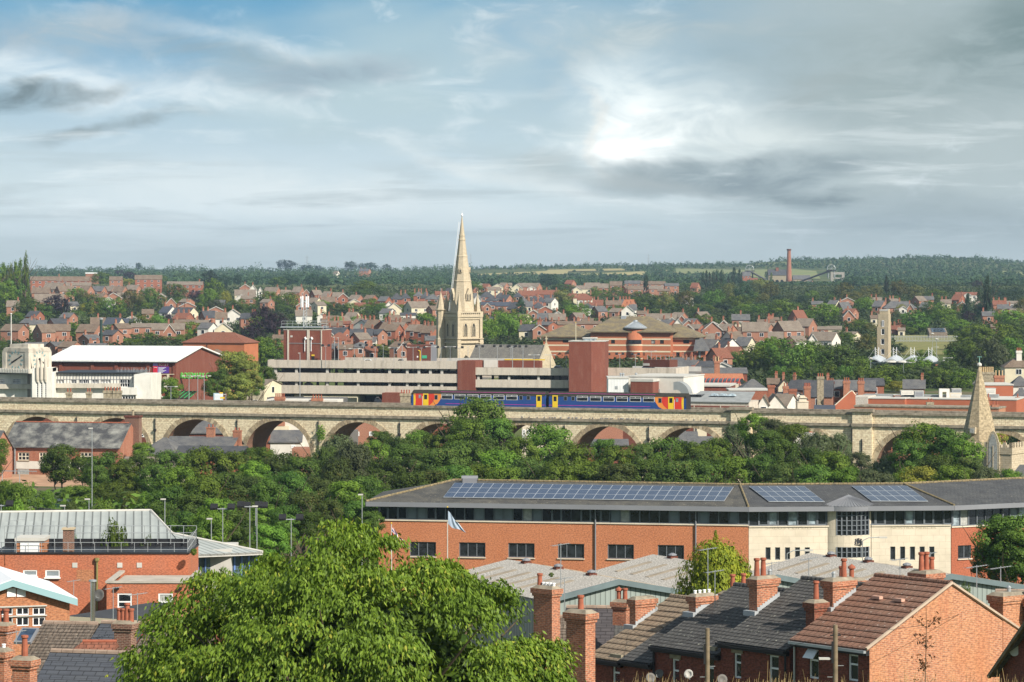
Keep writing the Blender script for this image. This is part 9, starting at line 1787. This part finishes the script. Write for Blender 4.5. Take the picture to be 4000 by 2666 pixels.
# dry grass along the hill brow
rs = np.random.RandomState(12); n = 9500; gx = rs.uniform(2330, 4050, n); pos = []; 
dd = rs.uniform(57, 62, n); X = (gx-2000)/F*dd; wv = .08*np.sin(gx*.011)+.06*np.sin(gx*.031); ztop = CZ-(2664-HZ-9*np.sin(gx*.013)-7*np.sin(gx*.05))/F*dd+rs.uniform(-.42, -.15, n)
l = .5; ax_ = rs.normal(size=(n, 3))*.28+np.array([.1, 0, 1]); base = np.stack([X, dd, ztop-l], 1); sd = rs.normal(size=(n, 3))*np.array([1, 1, 0]); sd /= np.linalg.norm(sd, axis=1)[:, None]; w = .007
v = np.stack([base-sd*w, base+sd*w, base+ax_*l+sd*w*.4, base+ax_*l-sd*w*.4], 1).reshape(-1, 3); mb = MB(); mb.raw(v.tolist(), [(4*i, 4*i+1, 4*i+2, 4*i+3) for i in range(n)]); g = mb.build('dry_grass', P('straw', (.30, .22, .10), .9, var=.3, scale=3), None); g['kind'] = 'stuff'
for nm, a, b, s in (('sagging telephone wire from the leaning pole to the tan roof', B(2, 1797, 1110)+(126,), B(2, 1100, 1080)+(142,), .5), ('sagging telephone wire from the leaning pole to the black slates', B(2, 1797, 1110)+(126,), B(3, 395, 900)+(133,), .4), ('sagging telephone wire from the mossy pole across the brown roof', B(3, 620, 1080)+(118,), B(3, 1960, 860)+(134,), .4), ('low telephone wire leaving the mossy pole towards the white dishes', B(3, 620, 1090)+(118,), B(2, 1840, 1190)+(134,), .5)):
 p, q = W(*a), W(*b); o = thing('telephone_wire', nm, 'wire', p, 0, 'telephone wires over the terrace'); v = q-p; MB().bars([v*(i/12)-Vector((0, 0, s*4*(i/12)*(1-i/12))) for i in range(13)], .008, 4).build('cable', BLK, o)
# ------------------------------------------------------------------ garden greenery and far wood between the houses
def greenery():
 global rs; rs = np.random.RandomState(31); r = random.Random(9); A = []; N_ = []; V = []
 blocked = [(T(3, 1120, 0)[0], T(3, 1740, 0)[0], 850, 1130)]
 y = 1128
 while y < 1520:
  px = -120
  while px < 4150:
   p = px+r.uniform(-7, 7); q = y+r.uniform(-4, 4); d = solve(p, q, 0, 640)
   if d > 2780 or any(a < p < b and c < d < e for a, b, c, e in blocked) or (p < 2650 and d < 830) : px += 15; continue
   h = r.uniform(1.6, 3.6) if p < 2600 else r.uniform(2.2, 6.5)
   if r.random() < .1: h *= 1.7
   h = min(h, 40*d/F, 3.2 if d < 705 else 9); w = h*r.uniform(1.1, 1.9); n = 22 if h < 4 else 34; x = (p-2000)/F*d; z = gz(x, d)
   dd = rs.normal(size=(n, 3)); dd /= np.linalg.norm(dd, axis=1)[:, None]; dd[:, 2] = np.abs(dd[:, 2]); kk = rs.rand(n)[:, None]**.4
   A.append(np.array([x, d, z])+dd*kk*np.array([w/2, w/2, h])); N_.append(dd+rs.normal(size=(n, 3))*.5+np.array([0, 0, .3])); t = r.random(); V.append(np.clip(t*.7+.3*rs.rand(n), 0, 1)); px += 15
  y += 6.5
 me = leafmesh('garden_greenery', np.concatenate(A), np.concatenate(N_), .62, np.concatenate(V)); me.materials.clear(); me.materials.append(LEAF('leaf_gardens', (.028, .058, .020), (.095, .14, .042))); o = bpy.data.objects.new('garden_greenery', me); COL.objects.link(o); o['kind'] = 'stuff'
 # undergrowth on the valley floor
 A, N_, V = [], [], []
 for i in range(1500):
  d = r.uniform(300, 545); x = r.uniform(-.19, .19)*d
  if x < -.11*d and d > 380: continue
  h = r.uniform(1, 4); n = 30; dd = rs.normal(size=(n, 3)); dd /= np.linalg.norm(dd, axis=1)[:, None]; dd[:, 2] = np.abs(dd[:, 2]); A.append(np.array([x, d, gz(x, d)])+dd*rs.rand(n)[:, None]**.4*np.array([h, h, h])); N_.append(dd+rs.normal(size=(n, 3))*.5); V.append(rs.rand(n))
 me = leafmesh('undergrowth', np.concatenate(A), np.concatenate(N_), .55, np.concatenate(V)); me.materials.clear(); me.materials.append(MATS['leaf_dark']); o = bpy.data.objects.new('undergrowth', me); COL.objects.link(o); o['kind'] = 'stuff'
greenery()
# ------------------------------------------------------------------ air
hm = bpy.data.materials.new('haze'); hm.use_nodes = True; nt = hm.node_tree; nt.nodes.remove(nt.nodes['Principled BSDF']); pvn = nt.nodes.new('ShaderNodeVolumePrincipled'); pvn.inputs['Color'].default_value = (.52, .72, 1.0, 1); pvn.inputs['Density'].default_value = 6e-5; pvn.inputs['Anisotropy'].default_value = .0; nt.links.new(pvn.outputs[0], nt.nodes['Material Output'].inputs['Volume'])
zs_v = [v.co.z for v in bpy.data.objects['ground'].data.vertices]
hz = MB().box(-2700, 2700, -60, 5750, min(zs_v)-1.5, 125).build('haze', hm); hz['kind'] = 'stuff'
# ------------------------------------------------------------------ finish the labels: say where each one stands
LMK = [(60, 1150, 'the tall poplar clump'), (190, 1090, 'the long brick flats'), (360, 1085, 'the brick lift tower'), (580, 1085, 'the red flats block'), (720, 1110, 'the low brown flats'), (880, 1240, 'the white gabled house'),
  (40, 1290, 'the white flagpole'), (280, 1290, 'the twin brick homes'), (395, 1290, 'the dark steel pole'), (100, 1400, 'the clock tower'), (450, 1390, 'the white supermarket roof'), (850, 1330, 'the hipped orange brick block'),
  (870, 1440, 'the rust flecked tree'), (1180, 1180, 'the phone mast'), (1185, 1350, 'the brown stair tower'), (1350, 1060, 'the skyline farmhouse'), (1400, 1400, 'the car park deck'), (1350, 1310, 'the hipped red roof'), (1560, 1270, 'the terrace chimneys'),
  (1795, 950, 'the church spire'), (1800, 1270, 'the church belfry'), (1730, 1180, 'the small pinnacle'), (1230, 1130, 'the twin navy trees'), (1660, 1150, 'the hipped slate villas'), (2030, 1290, 'the broad churchyard tree'), (2060, 1360, 'the nave roof'),
  (2420, 1110, 'the far brick estate'), (2525, 1100, 'the lone tall poplar'), (2150, 1170, 'the orange tiled terrace'), (2430, 1180, 'the orange gabled terrace'), (2220, 1370, 'the brown brick shaft'), (2480, 1260, 'the glazed rotunda'), (2700, 1290, 'the brick court building'),
  (2790, 1090, 'the row of poplars'), (2930, 1060, 'the dark pit headframe'), (3080, 1040, 'the factory chimney'), (3240, 1060, 'the concrete headframe'), (2850, 1280, 'the gabled brick homes'), (2880, 1430, 'the orange pantiled roof'), (2760, 1400, 'the crowded slate roofs'),
  (3100, 1300, 'the solar roofed house'), (3320, 1300, 'the low brown bungalows'), (3450, 1300, 'the drill tower'), (3480, 1400, 'the wavy white canopy'), (3640, 1340, 'the meadow'), (3665, 1290, 'the solar shed'), (3500, 1190, 'the grey roofed villas'), (3840, 1150, 'the tall dark poplar'), (3770, 1180, 'the dark conifers'),
  (3940, 1190, 'the far eastern roofs'), (3940, 1420, 'the brown rendered house'), (3810, 1500, 'the small stone spire'), (3500, 1560, 'the long brick parapet'), (3150, 1520, 'the stone chimney roof'), (3330, 1500, 'the twin brick chimneys'), (3500, 1500, 'the yellow tree'), (2640, 1540, 'the white plant room'), (2900, 1500, 'the barrel glass roof'),
  (1870, 1600, 'the two car train'), (900, 1650, 'the tall viaduct arches'), (2380, 1680, 'the middle viaduct arches'), (3370, 1680, 'the broad viaduct pier'), (250, 1700, 'the mossy slate mill'), (700, 1720, 'the low slate roofs'), (300, 2050, 'the ribbed metal roof'), (360, 1700, 'the tall lamp mast'), (100, 1960, 'the curving road'),
  (1550, 1960, 'the solar roofed office'), (2300, 1960, 'the solar array'), (3340, 1990, 'the glazed entrance bay'), (980, 2050, 'the twin floodlight masts'), (3900, 1730, 'the battlemented tower'), (2400, 2250, 'the ribbed warehouse'), (3800, 2250, 'the long green cladding'), (1700, 2400, 'the huge leafy cherry'),
  (120, 2400, 'the white roofed hall'), (550, 2250, 'the flat roofed brick block'), (100, 2600, 'the slate terrace below'), (3500, 2450, 'the orange brick gable'), (2800, 2400, 'the stepped terrace'), (2260, 2480, 'the tall brick stack')]
def finish_labels():
 bag = {}
 for o, desc, px, py in AUTO:
  b = min(LMK, key=lambda q: hypot(q[0]-px, (q[1]-py)*1.4)); dx, dy = px-b[0], py-b[1]
  if hypot(dx, dy) < 22: rel = 'at'
  elif abs(dx) > abs(dy)*1.1: rel = 'right of' if dx > 0 else 'left of'
  else: rel = 'below' if dy > 0 else 'above'
  bag.setdefault((desc, rel, b[2]), []).append((px, py, o))
 for (desc, rel, lm), v in bag.items():
  v.sort(key=lambda q: (q[0], q[1])); n = len(v)
  for i, (px, py, o) in enumerate(v):
   if n == 1: o['label'] = f'{desc} {rel} {lm}'
   elif n == 2: o['label'] = f'{"left" if i == 0 else "right"} one of two, {desc} {rel} {lm}'
   else: o['label'] = f'{ORD[i]} from the left, {desc} {rel} {lm}'
# beyond the 300 trees that show largest, the rest become one mass
def mass_of_trees():
 tr_ = sorted([t for t in TREES if t[1]['category'] == 'tree'], key=lambda t: -t[0])[288:]; gone = set(); Vs, Vv, Mi, mats = [], [], [], []
 for _, o, c in tr_:
  me = c.data; n = len(me.vertices); co = np.empty(n*3, 'f'); me.vertices.foreach_get('co', co); co = co.reshape(-1, 3)*np.array(c.scale)+np.array(c.location); a = o.rotation_euler.z
  x, y = co[:, 0]*cos(a)-co[:, 1]*sin(a), co[:, 0]*sin(a)+co[:, 1]*cos(a); Vs.append(np.stack([x+o.location.x, y+o.location.y, co[:, 2]+o.location.z], 1)); v = np.empty(len(me.polygons), 'f'); me.attributes['v'].data.foreach_get('value', v); Vv.append(v)
  m = c.material_slots[0].material
  if m not in mats: mats.append(m)
  Mi.append(np.full(len(v), mats.index(m), 'i')); gone.add(o.name)
 AUTO[:] = [q for q in AUTO if q[0].name not in gone]
 v = np.concatenate(Vs).astype('f'); n = len(v)//4; me = bpy.data.meshes.new('distant_trees'); me.vertices.add(4*n); me.vertices.foreach_set('co', v.ravel()); me.loops.add(4*n); me.loops.foreach_set('vertex_index', np.arange(4*n, dtype='i')); me.polygons.add(n); me.polygons.foreach_set('loop_start', np.arange(0, 4*n, 4, dtype='i')); me.polygons.foreach_set('material_index', np.concatenate(Mi)); me.update(calc_edges=True)
 me.attributes.new('v', 'FLOAT', 'FACE').data.foreach_set('value', np.concatenate(Vv))
 for m in mats: me.materials.append(m)
 g = bpy.data.objects.new('distant_trees', me); COL.objects.link(g); g['kind'] = 'stuff'
 for _, o, c in tr_:
  for ch in list(o.children): bpy.data.objects.remove(ch)
  bpy.data.objects.remove(o)
mass_of_trees()
finish_labels()
